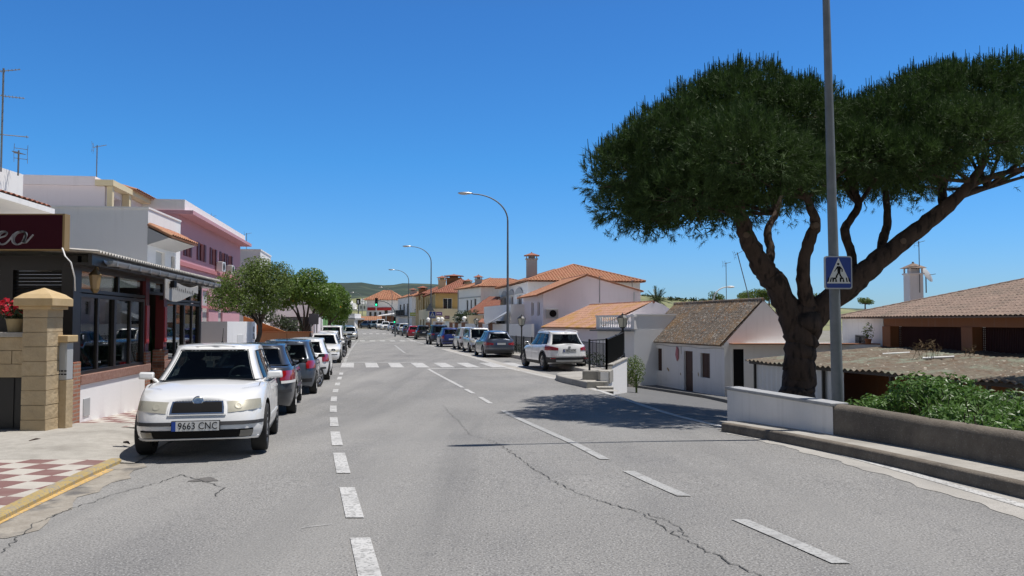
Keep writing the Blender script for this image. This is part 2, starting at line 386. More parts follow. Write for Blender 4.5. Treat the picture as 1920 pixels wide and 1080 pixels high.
# main road
KL = line_of([(0, 985), (205, 882), (228, 872)], ext=[(11.5, -4.9), (17, -5.95), (25, -7.6), (53.6, -13.1), (140, -27.5)])
mb = MB(); strip(mb, frange(-6, 150, 200), lambda y: KL(y) - .3, lambda y: XR(y) + .12 if y < 23.6 else min(XR(y) + 3.1, RL(y) - .08), .0, nx=8)
tag(mb.build('road', M['asphalt'], smooth=180), kind='structure')
# gutter strip of pale concrete along the right edge
KRx = lambda y: 3.40 - .2214 * (y - 13.04)
mb = MB(); strip(mb, frange(-6, 13.4, 160), lambda y: XR(y) - .34 + .035*math.sin(y*5.3) + .025*math.sin(y*13.1), lambda y: KRx(y) + .05, .004)
strip(mb, frange(23.3, 60, 40), lambda y: XR(y) - .15, lambda y: XR(y) + .55, .004)
tag(mb.build('road_gutter', M['gutter'], smooth=180), kind='structure')
# painted markings
mk = MB()
def dash(xf, y0, y1, w, mi=0, dz=.008):
    n = max(1, int((y1 - y0) / .5)); strip(mk, frange(y0, y1, n), lambda y: xf(y) - w/2, lambda y: xf(y) + w/2, dz, mi)
for a, b in [(1100,1010),(972,915),(888,850),(836,810),(800,783),(773,761),(753,744),(736,730),(723,718),(712,707),(703,699)]:
    dash(XL, gp(650, a).y, gp(650, b).y, .15)
y = gp(650, 690).y + 3.5
while y < 88: dash(XL, y, y + 1.1, .14); y += 2.1
for a, b in [(1058,975),(931,884)]: dash(XC, gp(1300, a).y, gp(1300, b).y, .13, 1)
dash(XC, gp(1040, 862).y, gp(950, 770).y, .12, 1)
dash(XC, gp(900, 757).y, gp(890, 745).y, .12); dash(XC, gp(880, 738).y, gp(860, 730).y, .12); dash(XC, gp(860, 727).y, gp(808, 692).y, .12)
yb = gp(800, 690).y
dash(XC, 52, 70, .14, 1); dash(XR, -3, 12.6, .13); dash(XR, 12.6, 60, .15); dash(XR, 64, 130, .12)
def cross(y0, y1, xs0, xs1, n, fill=.52):
    pitch = (xs1 - xs0) / n
    for k in range(n):
        a = xs0 + pitch * k; sl = -.19
        mk.grid([[(a, y0, zr(y0) + .008), (a + pitch*fill, y0, zr(y0) + .008)], [(a + sl*(y1-y0), y1, zr(y1) + .008), (a + sl*(y1-y0) + pitch*fill, y1, zr(y1) + .008)]])
c0, c1 = gp(700, 689.3).y, gp(700, 680.6).y
cross(c0, c1, XL(c0) - 1.2, XL(c0) + 8.6, 9)
yy = gp(800, 692.3).y; mk.grid([[(XC(yy), yy, zr(yy)+.009), (XR(yy)+.1, yy, zr(yy)+.009)], [(XC(yy), yy+.35, zr(yy+.35)+.009), (XR(yy)+.1, yy+.35, zr(yy+.35)+.009)]])
yy = gp(720, 679.9).y; mk.grid([[(XL(yy), yy, zr(yy)+.009), (XC(yy)-.1, yy, zr(yy)+.009)], [(XL(yy), yy+.35, zr(yy+.35)+.009), (XC(yy)-.1, yy+.35, zr(yy+.35)+.009)]])
c2 = gp(720, 640).y; cross(c2, c2 + 3.4, XL(c2) - .8, XL(c2) + 6.5, 7)
c3 = gp(720, 626.5).y; cross(c3, c3 + 3.4, XL(c3), XL(c3) + 6.6, 7)
yl = line_of([(0, 976), (100, 928), (203, 881)])
strip(mk, frange(gp(0, 1000).y, gp(203, 881).y, 10), lambda y: yl(y) - .07, lambda y: yl(y) + .07, .008, 2)
p0, p1 = gp(566, 991), gp(622, 984); mk.quad(p0 + Vector((0,0,.008)), p1 + Vector((0,0,.008)), p1 + Vector((0,.008,.008)), p0 + Vector((0,.012,.008)))
tag(mk.build('road_marking', [M['road_paint'], M['faded_paint'], M['yellow_paint']]), kind='structure')
# cracks in the asphalt
M['crack'] = mat('open_crack_shadow', (.035, .034, .032), 1.0, (.12, .12, .115), 30)
mb = MB()
def crack(pts, w, seed):
    r = random.Random(seed); P = [gp(a, b) for a, b in pts]; out = []
    for a, b in zip(P, P[1:]):
        n = max(2, int((b - a).length / .045))
        for k in range(n):
            t = k / n; q = a.lerp(b, t); out.append((q.x + r.gauss(0, .014), q.y + r.gauss(0, .014), w * r.uniform(.25, 1.3)))
    rows = []
    for i, (x, y, ww) in enumerate(out):
        x2, y2, _ = out[min(i + 1, len(out) - 1)]; x1, y1, _ = out[max(i - 1, 0)]
        d = Vector((x2 - x1, y2 - y1, 0)); d = d.normalized() if d.length else Vector((0, 1, 0)); nrm = Vector((-d.y, d.x, 0)) * ww / 2
        rows.append([(x - nrm.x, y - nrm.y, zr(y) + .006), (x + nrm.x, y + nrm.y, zr(y) + .006)])
    mb.grid(rows)
crack([(925,828),(955,845),(1000,880),(1045,905),(1085,927),(1140,945),(1205,962),(1250,995),(1330,1035),(1420,1080),(1470,1110)], .013, 1)
crack([(1205,962),(1260,980),(1290,1010)], .010, 2)
crack([(830,760),(860,790),(880,815),(925,828)], .007, 5)
crack([(300,905),(340,890),(420,915),(400,935)], .012, 6); crack([(0,1040),(60,985),(120,960),(220,925),(300,905)], .010, 8)

tag(mb.build('road_crack', M['crack']), kind='structure')
# oil stain and patch on the left
M['patch'] = stack_noise(mat('dark_road_patch', (.12, .115, .108), .95, (.16, .15, .14), 12), [(100, .5, .6, (.06, .06, .06), .6, 2, None)])
mb = MB()
def blob(px, py, rx, ry, seed, dz=.004, mi=0):
    c = gp(px, py); r = random.Random(seed); pts = []
    for k in range(28):
        a = 2*math.pi*k/28; q = 1 + .25*math.sin(3*a + seed) + r.uniform(-.12, .12)
        x, y = c.x + rx*q*math.cos(a), c.y + ry*q*math.sin(a); pts.append((x, y, zr(y) + dz))
    mb.add(pts, [tuple(range(28))], mi)
blob(384, 900, .13, .12, 3); blob(755, 667, .75, .16, 5)

tag(mb.build('road_stain', M['patch']), kind='structure')
# ---- left pavement: concrete drive, red and cream check tiles, yellow kerb
def checker(name, c1, c2, sc):
    m = mat(name, c1, .8); t = m.node_tree; p = t.nodes['Principled BSDF']; L = t.links.new
    tc = t.nodes.new('ShaderNodeTexCoord'); mp = t.nodes.new('ShaderNodeMapping'); mp.inputs['Rotation'].default_value = (0, 0, R(9)); mp.inputs['Location'].default_value = (0, 0, .37)
    ck = t.nodes.new('ShaderNodeTexChecker'); ck.inputs['Scale'].default_value = 1 / sc
    ck.inputs[1].default_value = (*c1, 1); ck.inputs[2].default_value = (*c2, 1)
    L(tc.outputs['Object'], mp.inputs[0]); L(mp.outputs[0], ck.inputs[0]); L(ck.outputs[0], p.inputs['Base Color'])
    return stack_noise(m, [(3, .5, .75, (.30, .25, .22), .4, 8, None), (40, .6, .75, (.2, .17, .15), .4, 3, None)])
M['check'] = checker('red_and_cream_pavement_tiles', (.205, .108, .098), (.48, .45, .40), .33)
PAV = .11
DRa, DRb = gp(40, 860, .06).y, gp(160, 800, PAV).y       # concrete drive across the pavement
far_l = lambda y: -9.5 - .14 * y
mb = MB(); strip(mb, frange(DRb - .1, 140, 140), far_l, lambda y: KL(y) - .12, PAV, nx=4)
strip(mb, frange(-6, DRa, 12), far_l, lambda y: KL(y) - .14, .05, nx=4)
tag(mb.build('left_pavement', M['check']), kind='structure')
mb = MB(); rows = []
for y in frange(DRa, DRb + .6, 10):
    q = min(1, max(0, (y - DRa)/(DRb - DRa))); hh_ = .054 + (PAV + .012 - .054)*q
    rows.append([(far_l(y), y, zr(y) + hh_), (-8.5, y, zr(y) + hh_), (KL(y) - .95, y, zr(y) + hh_ - .003), (KL(y) + .12, y, zr(y) + .012)])
mb.grid(rows)
tag(mb.build('concrete_drive', M['concrete']), kind='structure')
mb = MB()
def kerb_run(mb, ys, xf, w, h, side=1, mi=0):
    """kerb whose road face is at xf(y); body extends towards +x when side = 1"""
    rows = []
    for y in ys:
        x, z = xf(y), zr(y)
        rows.append([(x, y, z - .05), (x + side*.006, y, z + h - .02), (x + side*.026, y, z + h), (x + side*w, y, z + h), (x + side*w, y, z - .05)])
    mb.grid(rows); mb.add(rows[0], [(0,1,2,3,4)] , mi); mb.add(rows[-1], [(4,3,2,1,0)], mi)
kerb_run(mb, frange(-6, DRa + .05, 16), lambda y: KL(y) - .04, .12, .058, -1)
tag(mb.build('yellow_kerb', M['yellow_kerb']), kind='structure')
mb = MB(); kerb_run(mb, frange(DRb + .4, 140, 100), lambda y: KL(y), .14, PAV + .006, -1)
tag(mb.build('left_kerb', M['concrete']), kind='structure')
M['rubble'] = stack_noise(mat('broken_gutter_concrete', (.27, .24, .20), .95, (.36, .33, .28), 5, bump=.9, bscale=25), [(3, .5, .65, (.12, .115, .11), .9, 8, None)])
mb = MB(); strip(mb, frange(gp(0, 1010).y, gp(230, 872).y + .1, 14), lambda y: KL(y) - .06, lambda y: KL(y) + .30 + .06*math.sin(9*y) + .04*math.sin(23*y), .004, nx=2)
tag(mb.build('left_gutter', M['rubble']), kind='structure')
# ---- right pavement by the low wall (near), kerb with chipped edge
KH = .14
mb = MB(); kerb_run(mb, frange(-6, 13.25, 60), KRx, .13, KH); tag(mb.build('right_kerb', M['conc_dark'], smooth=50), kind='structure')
mb = MB(); strip(mb, frange(-6, 13.6, 30), lambda y: KRx(y) + .125, lambda y: WL(y) + .05, KH - .003, nx=2)
tag(mb.build('right_pavement', M['concrete'], smooth=180), kind='structure')
# ---- build-out with kerb beyond the side street, pavement to the railing
ko = [gp(1042, 712), gp(1100, 728)]
KX = spl([(ko[1].y, ko[1].x), (ko[0].y, ko[0].x), (ko[0].y + 1.4, ko[0].x + .35), (30, 2.75), (34, 2.2), (46, -.15), (63, -3.4), (100, -10.6), (140, -17.4)])
mb = MB(); kerb_run(mb, frange(ko[1].y, 120, 160), KX, .14, .19); tag(mb.build('far_kerb', M['concrete'], smooth=50), kind='structure')
mb = MB(); strip(mb, frange(ko[1].y, 120, 120), lambda y: KX(y) + .13, lambda y: max(KX(y) + .4, RL(y) + .1), .187, nx=2)
a = KX(ko[1].y) + .13; q = ko[1].y - .003; mb.quad((a, q, zr(24) - .2), (RL(25) - .1, q, zr(24) - .2), (RL(25) - .1, q, zr(24) + .187), (a, q, zr(24) + .187))
mb.box(a + .15, 2.95, ko[1].y - .5, ko[1].y - .01, zr(23) - .2, zr(23) + .06)
tag(mb.build('far_right_pavement', M['concrete']), kind='structure')
# ---- side street running down to the right, with the pavement under the low house
def path_strip(name, pts, m, dz, nx=6, kerb=0):
    mb = MB(); rows = []
    for (x0, y0, x1, y1) in pts:
        r = []
        for k in range(nx + 1):
            x, y = x0 + (x1 - x0)*k/nx, y0 + (y1 - y0)*k/nx; r.append((x, y, zlow(x, y) + dz))
        if kerb: r = [(r[0][0], r[0][1], r[0][2] - kerb)] + r
        rows.append(r)
    mb.grid(rows); return tag(mb.build(name, m), kind='structure')
def dense(pts, n=8):
    out = []
    for a, b in zip(pts, pts[1:]):
        out += [tuple(a[i] + (b[i] - a[i]) * k / n for i in range(4)) for k in range(n)]
    return out + [pts[-1]]
path_strip('side_street', dense([(XR(13.7)+.1, 13.7, 4.0, 13.75), (XR(16)+.1, 16, 4.9, 17), (XR(19)+.1, 19, 6.4, 21), (2.2, 23.6, 7.5, 27), (4.3, 30.6, 8.2, 34), (3.6, 40, 6.6, 44), (1.6, 52, 4.6, 56), (-1.5, 70, 2, 72)]), M['asphalt_side'], .012)
HC1, HC2 = (9.54, 37.0), (7.30, 46.0)            # front wall of the low whitewashed house
path_strip('side_street_pavement', dense([(7.0, 24, 10, 24.4), (7.9, 30, 10.4, 30.4), (8.2, 36.0, 9.56, 37.0), (6.0, 45.6, 7.32, 46.0), (4.2, 54, 5.6, 54.4)]), M['asphalt_side'], .13, 3, kerb=.12)
# ================================================================ cars
def car_paint(name, c, metal=0.0):
    return mat(name, c, .28 if not metal else .35, metal=metal, coat=.8)
HEADL = glass('headlamp_lens', (.90, .89, .84), .86)
M['lamp_in'] = mat('lamp_reflector', (.50, .49, .45), .4, metal=.1); M['tail'] = mat('red_tail_lamp_lens', (.28, .008, .01), .12, coat=1)
M['seat'] = mat('dark_seat_fabric', (.025, .025, .028), .9); M['plate'] = mat('number_plate_white', (.72, .72, .70), .45)
M['plate_blue'] = mat('plate_blue_band', (.01, .06, .35), .4); M['alloy'] = mat('alloy_wheel', (.45, .45, .46), .35, metal=.8)
M['trim'] = mat('unpainted_bumper_plastic', (.03, .03, .032), .65)
M['seam'] = mat('panel_gap', (.012, .012, .012), .9)
class Shell:
    def __init__(s, w, f, r, zb, zt, n=4.6): s.w, s.f, s.r, s.zb, s.zt, s.n = w, f, r, zb, zt, n
    def pt(s, q, v, sgn=1):
        e = .87
        w, f, r = s.w(v), s.f(v), s.r(v); yc, l = (f + r) / 2, (f - r) / 2; n = s.n
        if q <= 1: fx = e * max(0, q); x, y = fx, (1 - fx**n) ** (1/n)
        elif q <= 3:
            fy = e * (2 - q); y, x = fy, (1 - abs(fy)**n) ** (1/n)
        else: fx = e * max(0, 4 - q); x, y = fx, -(1 - fx**n) ** (1/n)
        Y = yc + l * y
        zb = s.zb(Y); return Vector((sgn * w * x, Y, zb + v * (s.zt(Y) - zb)))
    def nrm(s, q, v, sgn=1):
        h = .004
        a = s.pt(min(4, q + h), v, sgn) - s.pt(max(0, q - h), v, sgn) if .01 < q < 3.99 else Vector((sgn if q < 2 else -sgn, 0, 0))
        b = s.pt(q, min(1, v + h), sgn) - s.pt(q, max(0, v - h), sgn)
        c = a.cross(b); c = c if sgn > 0 else -c
        if q >= 3.99 or q <= .01: pass
        c.normalize()
        p = s.pt(q, v, sgn)
        if c.dot(Vector((p.x, p.y, 0)) - Vector((0, (s.f(v) + s.r(v)) / 2, 0))) < 0: c = -c
        return c
    def q_at_y(s, y, v):
        f, r = s.f(v), s.r(v); return 2 - ((y - (f + r)/2) / ((f - r)/2)) / .87
    def q_at_x(s, x, v, front=True):
        q = abs(x) / s.w(v) / .87; return q if front else 4 - q
    def v_at_z(s, z, Y):
        zb = s.zb(Y); return (z - zb) / (s.zt(Y) - zb)
    def zpatch(s, mb, q0, q1, z0, z1, off, sgn=1, nu=8, nv=3, mi=0, skirt=.02):
        t2 = lambda a: a if isinstance(a, tuple) else (a, a)
        z0, z1 = t2(z0), t2(z1); rows = []
        def P(i, j, o):
            i, j = min(max(i, 0), nu), min(max(j, 0), nv); a, b = i/nu, j/nv; q = q0 + (q1 - q0)*a
            z = (z0[0]*(1-a) + z0[1]*a)*(1-b) + (z1[0]*(1-a) + z1[1]*a)*b; v = .5
            for _ in range(6): v = min(.995, max(.005, s.v_at_z(z, s.pt(q, v).y)))
            return s.pt(q, v, sgn) + s.nrm(q, v, sgn)*o
        rng = range(-1, nv + 2) if skirt else range(nv + 1); rn2 = range(-1, nu + 2) if skirt else range(nu + 1)
        for j in rng: rows.append([P(i, j, off - (skirt if (i < 0 or i > nu or j < 0 or j > nv) else 0)) for i in rn2])
        s.orient(rows, mb, mi); return mb
    def orient(s, rows, mb, mi):
        j, i = len(rows)//2 - (len(rows) % 2 == 0), len(rows[0])//2 - (len(rows[0]) % 2 == 0); j, i = max(0, min(j, len(rows) - 2)), max(0, min(i, len(rows[0]) - 2))
        a = (rows[j][i+1] - rows[j][i]).cross(rows[j+1][i] - rows[j][i]); c = rows[j][i] - Vector((0, (s.f(.5) + s.r(.5))/2, 0)); c.z = 0
        if a.dot(Vector((c.x*2, c.y, 0))) < 0: rows = [r[::-1] for r in rows]
        mb.grid(rows, mi)
    def patch(s, mb, q0, q1, v0, v1, off, sgn=1, nu=6, nv=3, mi=0, skirt=.012):
        """q0,q1: numbers or (bottom, top); v0,v1: numbers or (start, end)"""
        t2 = lambda a: a if isinstance(a, tuple) else (a, a)
        q0, q1, v0, v1 = t2(q0), t2(q1), t2(v0), t2(v1); rows = []
        for j in range(nv + 1):
            b = j / nv; row = []
            for i in range(nu + 1):
                a = i / nu
                v = (v0[0]*(1-a) + v0[1]*a)*(1-b) + (v1[0]*(1-a) + v1[1]*a)*b
                q = (q0[0]*(1-b) + q0[1]*b)*(1-a) + (q1[0]*(1-b) + q1[1]*b)*a
                row.append(s.pt(q, v, sgn) + s.nrm(q, v, sgn) * off)
            rows.append(row)
        if skirt:
            def inn(j, i):
                b, a = j / nv, i / nu
                v = (v0[0]*(1-a) + v0[1]*a)*(1-b) + (v1[0]*(1-a) + v1[1]*a)*b
                q = (q0[0]*(1-b) + q0[1]*b)*(1-a) + (q1[0]*(1-b) + q1[1]*b)*a
                return s.pt(q, v, sgn) + s.nrm(q, v, sgn) * (off - skirt)
            rows = [[inn(0, i) for i in range(nu + 1)]] + rows + [[inn(nv, i) for i in range(nu + 1)]]
            jj = [0] + list(range(nv + 1)) + [nv]
            rows = [[inn(jj[k], 0)] + r + [inn(jj[k], nu)] for k, r in enumerate(rows)]
        s.orient(rows, mb, mi); return mb
def both(fn):
    for sg in (1, -1): fn(sg)
def wheel(parent, x, y, Rw, wd, sgn, style, steer=0.0, lod=0):
    o = bpy.data.objects.new('wheel', None); col.objects.link(o); o.parent = parent; o.location = (x, y, Rw); o.rotation_euler = (0, 0, steer)
    n = 28 if not lod else 16; r = Rw; ri = Rw * .66
    t = MB(); h = wd / 2
    t.lathe([(ri, -h*.8), (r*.93, -h), (r*.985, -h*.85), (r, -h*.5), (r, h*.5), (r*.985, h*.85), (r*.93, h), (ri, h*.8), (ri, -h*.8)], n, axis='X')
    tyre = t.build('tyre', M['rubber'], o, smooth=40)
    m = MB(); f = sgn
    m.lathe([(ri, -h*.8), (ri*.98, -h*.1*f), (ri*.94, f*h*.72), (ri*1.02, f*h*.84), (ri*1.02, f*h*.8)], n, axis='X')
    m.lathe([(0, f*h*.1), (ri*.96, f*h*.1)], n, axis='X', mi=1)
    if style == 'cover':
        m.lathe([(0, f*h*.86), (ri*.25, f*h*.86), (ri*.5, f*h*.80), (ri*.9, f*h*.84), (ri*.99, f*h*.7)], n, axis='X')
        for k in range(9):
            a = 2*math.pi*k/9; c, s_ = math.cos(a)*ri*.74, math.sin(a)*ri*.74
            m.lathe([(ri*.11, 0), (ri*.11, f*.004), (0, f*.004)], 8, (f*h*.835, c, s_), axis='X', mi=1)
    else:
        ns = 5 if style == 'five' else 7
        m.lathe([(0, f*h*.82), (ri*.2, f*h*.8), (ri*.26, f*h*.6), (ri*.26, f*h*.1)], 14, axis='X')
        for k in range(ns):
            a = 2*math.pi*k/ns + .3
            p0 = Vector((f*h*.7, math.cos(a)*ri*.18, math.sin(a)*ri*.18)); p1 = Vector((f*h*.78, math.cos(a)*ri*.97, math.sin(a)*ri*.97))
            m.bar(p0, p1, ri*.24, .03)
    m.build('rim', [M['alloy'], M['black']], o, smooth=40)
    return o
def make_car(P):
    """P: dictionary of dimensions and colours. Local +y is the front."""
    t = thing(P.get('name', 'parked_car'), P['label'], P['cat'], (0, 0, 0), 0, P.get('group'))
    Ln, W, H = P['L'], P['W'], P['H']; Lh = Ln / 2; hw = W / 2; lod = P.get('lod', 0)
    bp = P['paint']; typ = P['type']; Rw = P.get('Rw', .31); ya, yb = P['axles']
    belt = spl(P['belt'])           # height of body side top along y (hood, shoulder, deck)
    zb0 = P.get('zb', .19)
    zbf = spl([(-Lh, zb0 + .10), (-Lh + .5, zb0 + .01), (0, zb0), (Lh - .5, zb0), (Lh, zb0 + .04)])
    nose, tail_ = P.get('nose', .13), P.get('tailin', .05)
    S = Shell(spl([(0, hw*.93), (.12, hw*.975), (.35, hw), (.6, hw*.998), (.82, hw*.98), (.94, hw*.955), (1, hw*.92)]),
              spl([(0, Lh - .07), (.15, Lh - .01), (.32, Lh), (.5, Lh - .02), (.75, Lh - nose*.55), (1, Lh - nose - .04)]),
              spl([(0, -Lh + .06), (.15, -Lh + .01), (.35, -Lh), (.55, -Lh + .02), (.8, -Lh + tail_), (1, -Lh + tail_ + .06)]), zbf, belt, P.get('n', 5.4))
    nq = 14 if lod else 26
    qs = [i / 6 for i in range(6)] + [1 + 2*i/nq for i in range(nq)] + [3 + i/6 for i in range(7)]
    vsn = [0, .06, .15, .27, .4, .55, .7, .82, .91, .97, 1] if not lod else [0, .12, .3, .55, .8, .94, 1]
    b = MB(); ring = lambda v: [S.pt(q, v, 1) for q in qs] + [S.pt(q, v, -1) for q in qs[-2:0:-1]]
    rows = [ring(v) for v in vsn]; b.grid(rows, 0, close=True)
    nr = len(qs); crown = P.get('crown', .045)
    def cap(z_extra, v, flip):
        vs, fs = [], []; K = 8
        for i, q in enumerate(qs):
            p = S.pt(q, v, 1)
            ends = i in (0, nr - 1)
            for k in range(K + 1):
                a = 1 - 2 * k / K
                vs.append((p.x * a, p.y, p.z + z_extra * (1 - a*a) * min(1, p.x / (hw * .5))))
        for i in range(nr - 1):
            for k in range(K):
                f = (i*(K+1) + k, i*(K+1) + k + 1, (i+1)*(K+1) + k + 1, (i+1)*(K+1) + k); fs.append(f if flip else f[::-1])
        b.add(vs, fs, 0)
    cap(crown, 1, False); cap(0, 0, True)
    bm = bmesh.new(); tmp = b.build('body', [bp, M['black']], None)
    bm.from_mesh(tmp.data); bmesh.ops.remove_doubles(bm, verts=bm.verts, dist=.0006); bmesh.ops.dissolve_degenerate(bm, edges=bm.edges, dist=.0005)
    bmesh.ops.recalc_face_normals(bm, faces=bm.faces); bm.to_mesh(tmp.data); bm.free()
    cut = MB(); ra = Rw + P.get('archgap', .055)
    for yy in (ya, yb):
        for sg in (1, -1):
            x0, x1 = sg * (hw - .34), sg * (hw + .1); n = 28 if not lod else 16
            ring2 = [(yy + ra*math.cos(2*math.pi*k/n), Rw + .01 + ra*math.sin(2*math.pi*k/n)) for k in range(n)]
            vs = [(x0, y, z) for y, z in ring2] + [(x1, y, z) for y, z in ring2]
            fs = [tuple(range(n))[::(-1 if sg > 0 else 1)], tuple(range(n, 2*n))[::(1 if sg > 0 else -1)]]
            fs += [((k, (k+1) % n, n + (k+1) % n, n + k) if sg > 0 else (n + k, n + (k+1) % n, (k+1) % n, k)) for k in range(n)]
            cut.add(vs, fs, 0)
    cu = cut.build('cutter', [M['black']], None)
    md = tmp.modifiers.new('arch', 'BOOLEAN'); md.object = cu; md.operation = 'DIFFERENCE'; md.solver = 'EXACT'; md.material_mode = 'TRANSFER'
    dg = bpy.context.evaluated_depsgraph_get(); me = bpy.data.meshes.new_from_object(tmp.evaluated_get(dg))
    me.polygons.foreach_set('use_smooth', [True] * len(me.polygons)); me.set_sharp_from_angle(angle=R(38))
    bpy.data.objects.remove(tmp); bpy.data.objects.remove(cu)
    body = bpy.data.objects.new('body', me); col.objects.link(body); body.parent = t
    # ---- cabin (greenhouse)
    g = P['cabin']   # f0,r0 base front/rear; f1,r1 roof front/rear; w0,w1
    zroof = spl(g['roof']); gb = lambda y: belt(y) - .03
    bulge = .28
    lin = lambda a, b, k=0: (lambda v: a + (b - a) * (v + k * v * (1 - v)))
    G = Shell(lin(g['w0'], g['w1'], .35), lin(g['f0'], g['f1'], .12), lin(g['r0'], g['r1'], g.get('rk', .3)), gb, zroof, g.get('n', 5.0))
    wq = P['win']    # list of (q0,q1,v0,v1) glass cells on one side incl. half windscreen first, half rear window last
    qb = sorted(set([0, .5, 1, 1.5, 2, 2.5, 3, 3.5, 4] + [round(x, 4) for w in wq for x in w[:2]] + [1 + 2*i/14 for i in range(15)] + [i/5 for i in range(5)] + [3 + i/5 for i in range(6)]))
    vb = sorted(set([0, 1, .97] + [round(x, 4) for w in wq for x in w[2:4]] + [.3, .5, .7]))
    h = MB()
    inside = lambda q, v: any(w[0] < q < w[1] and w[2] < v < w[3] for w in wq)
    for sg in (1, -1):
        for i in range(len(qb) - 1):
            for j in range(len(vb) - 1):
                if inside((qb[i] + qb[i+1]) / 2, (vb[j] + vb[j+1]) / 2): continue
                p = [G.pt(qb[i], vb[j], sg), G.pt(qb[i+1], vb[j], sg), G.pt(qb[i+1], vb[j+1], sg), G.pt(qb[i], vb[j+1], sg)]
                h.quad(*(p if sg > 0 else p[::-1]))
    vs, fs = [], []; K = 8; q2 = [i/8 for i in range(33)]
    for q in q2:
        p = G.pt(q, 1, 1)
        for k in range(K + 1):
            a = 1 - 2*k/K; vs.append((p.x*a, p.y, p.z + g.get('crown', .035)*(1 - a*a)*min(1, p.x/(g['w1']*.5))))
    for i in range(len(q2) - 1):
        for k in range(K): fs.append((i*(K+1)+k, (i+1)*(K+1)+k, (i+1)*(K+1)+k+1, i*(K+1)+k+1))
    h.add(vs, fs)
    bm = bmesh.new(); tmp = h.build('roof', [P.get('roof_paint', bp)], None)
    bm.from_mesh(tmp.data); bmesh.ops.remove_doubles(bm, verts=bm.verts, dist=.001); bmesh.ops.recalc_face_normals(bm, faces=bm.faces)
    bm.to_mesh(tmp.data); bm.free(); tmp.parent = t
    tmp.data.polygons.foreach_set('use_smooth', [True] * len(tmp.data.polygons)); tmp.data.set_sharp_from_angle(angle=R(35))
    sd = tmp.modifiers.new('thick', 'SOLIDIFY'); sd.thickness = .025; sd.offset = -1
    # glass, each pane its own part
    def pane(name, cells, center=False):
        m = MB(); e = .012
        for (q0, q1, v0, v1, sg) in cells:
            G.patch(m, q0 - (0 if center and q0 < .01 else e), q1 + (0 if center and q1 > 3.99 else e), v0 - e, v1 + e, -.006, sg, 8, 5, 0, 0)
        m.build(name, M['car_glass'], t, smooth=60)
        # black rubber edge
    ws = wq[0]; rw = wq[-1]
    pane('windscreen', [(*ws, 1), (*ws, -1)], True); pane('rear_window', [(*rw, 1), (*rw, -1)], True)
    for w in wq[1:-1]:
        for sg in (1, -1): pane('side_window', [(*w, sg)])
    rb = MB()
    for sg in (1, -1):
        for w in wq:
            for (a0, a1, b0, b1) in ((w[0], w[1], w[2] - .035, w[2]), (w[0], w[1], w[3], w[3] + .02)):
                G.patch(rb, a0, a1, b0, b1, .003, sg, 8, 1, 0, .008)
            for (a0, a1) in ((w[0] - .015, w[0]), (w[1], w[1] + .015)):
                if 0.02 < a0 < 3.97: G.patch(rb, a0, a1, w[2] - .035, w[3] + .02, .003, sg, 1, 5, 0, .008)
    rb.build('window_seal', M['black'], t)
    # interior tub and seats
    it = MB(); n2 = 18
    for i in range(n2):
        ra_, rb_ = [], []
    tub = []
    for q in [i/8 for i in range(33)]:
        p = G.pt(q, 0.05, 1); z = belt(p.y) + crown * .95 + .004
        tub.append([(p.x*.955, p.y*.985, z - .012), (0, p.y*.985, z), (-p.x*.955, p.y*.985, z - .012)])
    it.grid(tub[::-1])
    it.build('dashboard', M['seat'], t)
    if lod < 2:
        for sg in (1, -1):
            st = MB(); ys_ = (g['f1'] + g['r1']) / 2 + .12; zz = belt(0)
            st.T = Matrix.Translation((sg*.36, ys_, zz)) @ Matrix.Rotation(R(12), 4, 'X')
            st.ball((0, 0, .02), .24, .07, .30, 12); st.ball((0, -.02, .38), .13, .05, .10, 10); st.T = None
            st.build('seat', M['seat'], t, smooth=180)
        st = MB(); st.box(-.58, .58, g['r1'] + .30, g['r1'] + .42, belt(-.5) - .02, belt(-.5) + .16); st.build('rear_seat', M['seat'], t, bevel=.03)
    if P.get('steering'):
        st = MB(); c = Vector((-.36, g['f1'] - .02, belt(0) + .045)); st.T = Matrix.Translation(c) @ Matrix.Rotation(R(60), 4, 'X')
        st.tube([(.17*math.cos(k*math.pi/10), .17*math.sin(k*math.pi/10), 0) for k in range(21)], .014, 8, cap=False); st.bar((-.16, 0, 0), (.16, 0, 0), .05, .02); st.T = None
        st.build('steering_wheel', M['grey_paint'], t, smooth=60)
        st = MB(); st.box(-.11, .11, g['f1'] + .0, g['f1'] + .02, zroof(g['f1']) - .13, zroof(g['f1']) - .07); st.build('rear_view_mirror', M['black'], t, bevel=.01)
        st = MB(); st.box(.02, .10, g['f1'] + .03, g['f1'] + .05, zroof(.3) - .28, zroof(.3) - .2); st.tube([(.06, g['f1'] + .04, zroof(.3) - .2), (.04, g['f1'] + .03, zroof(.3) - .06)], .004, 5); st.build('air_freshener', M['grey_paint'], t)
    # seams
    sm = MB(); Z = lambda z, y: S.v_at_z(z, y)
    for yy in P['seams']:
        for sg in (1, -1):
            q = S.q_at_y(yy, .5); S.patch(sm, q - .003, q + .003, .06, 1.0, .0015, sg, 1, 8, 0, 0)
    for sg in (1, -1):
        S.patch(sm, S.q_at_y(P['seams'][0], .5), S.q_at_y(P['seams'][-1], .5), .075, .085, .0015, sg, 10, 1, 0, 0)
    # bonnet edge gaps
    hy0, hy1 = P.get('bonnet', (Lh - nose - .38, g['f0'] - .02))
    for sg in (1, -1):
        rows = []
        for i in range(13):
            yy = hy0 + (hy1 - hy0)*i/12; xx = hw * (.60 + .24*min(1, i/5))
            zz = belt(yy) + crown*(1 - (xx/(hw*.92))**2)*.98 + .007
            rows.append([(sg*(xx - .004), yy, zz), (sg*(xx + .004), yy, zz)])
        sm.grid(rows if sg < 0 else rows)
    if not lod: sm.build('panel_gap', M['seam'], t)
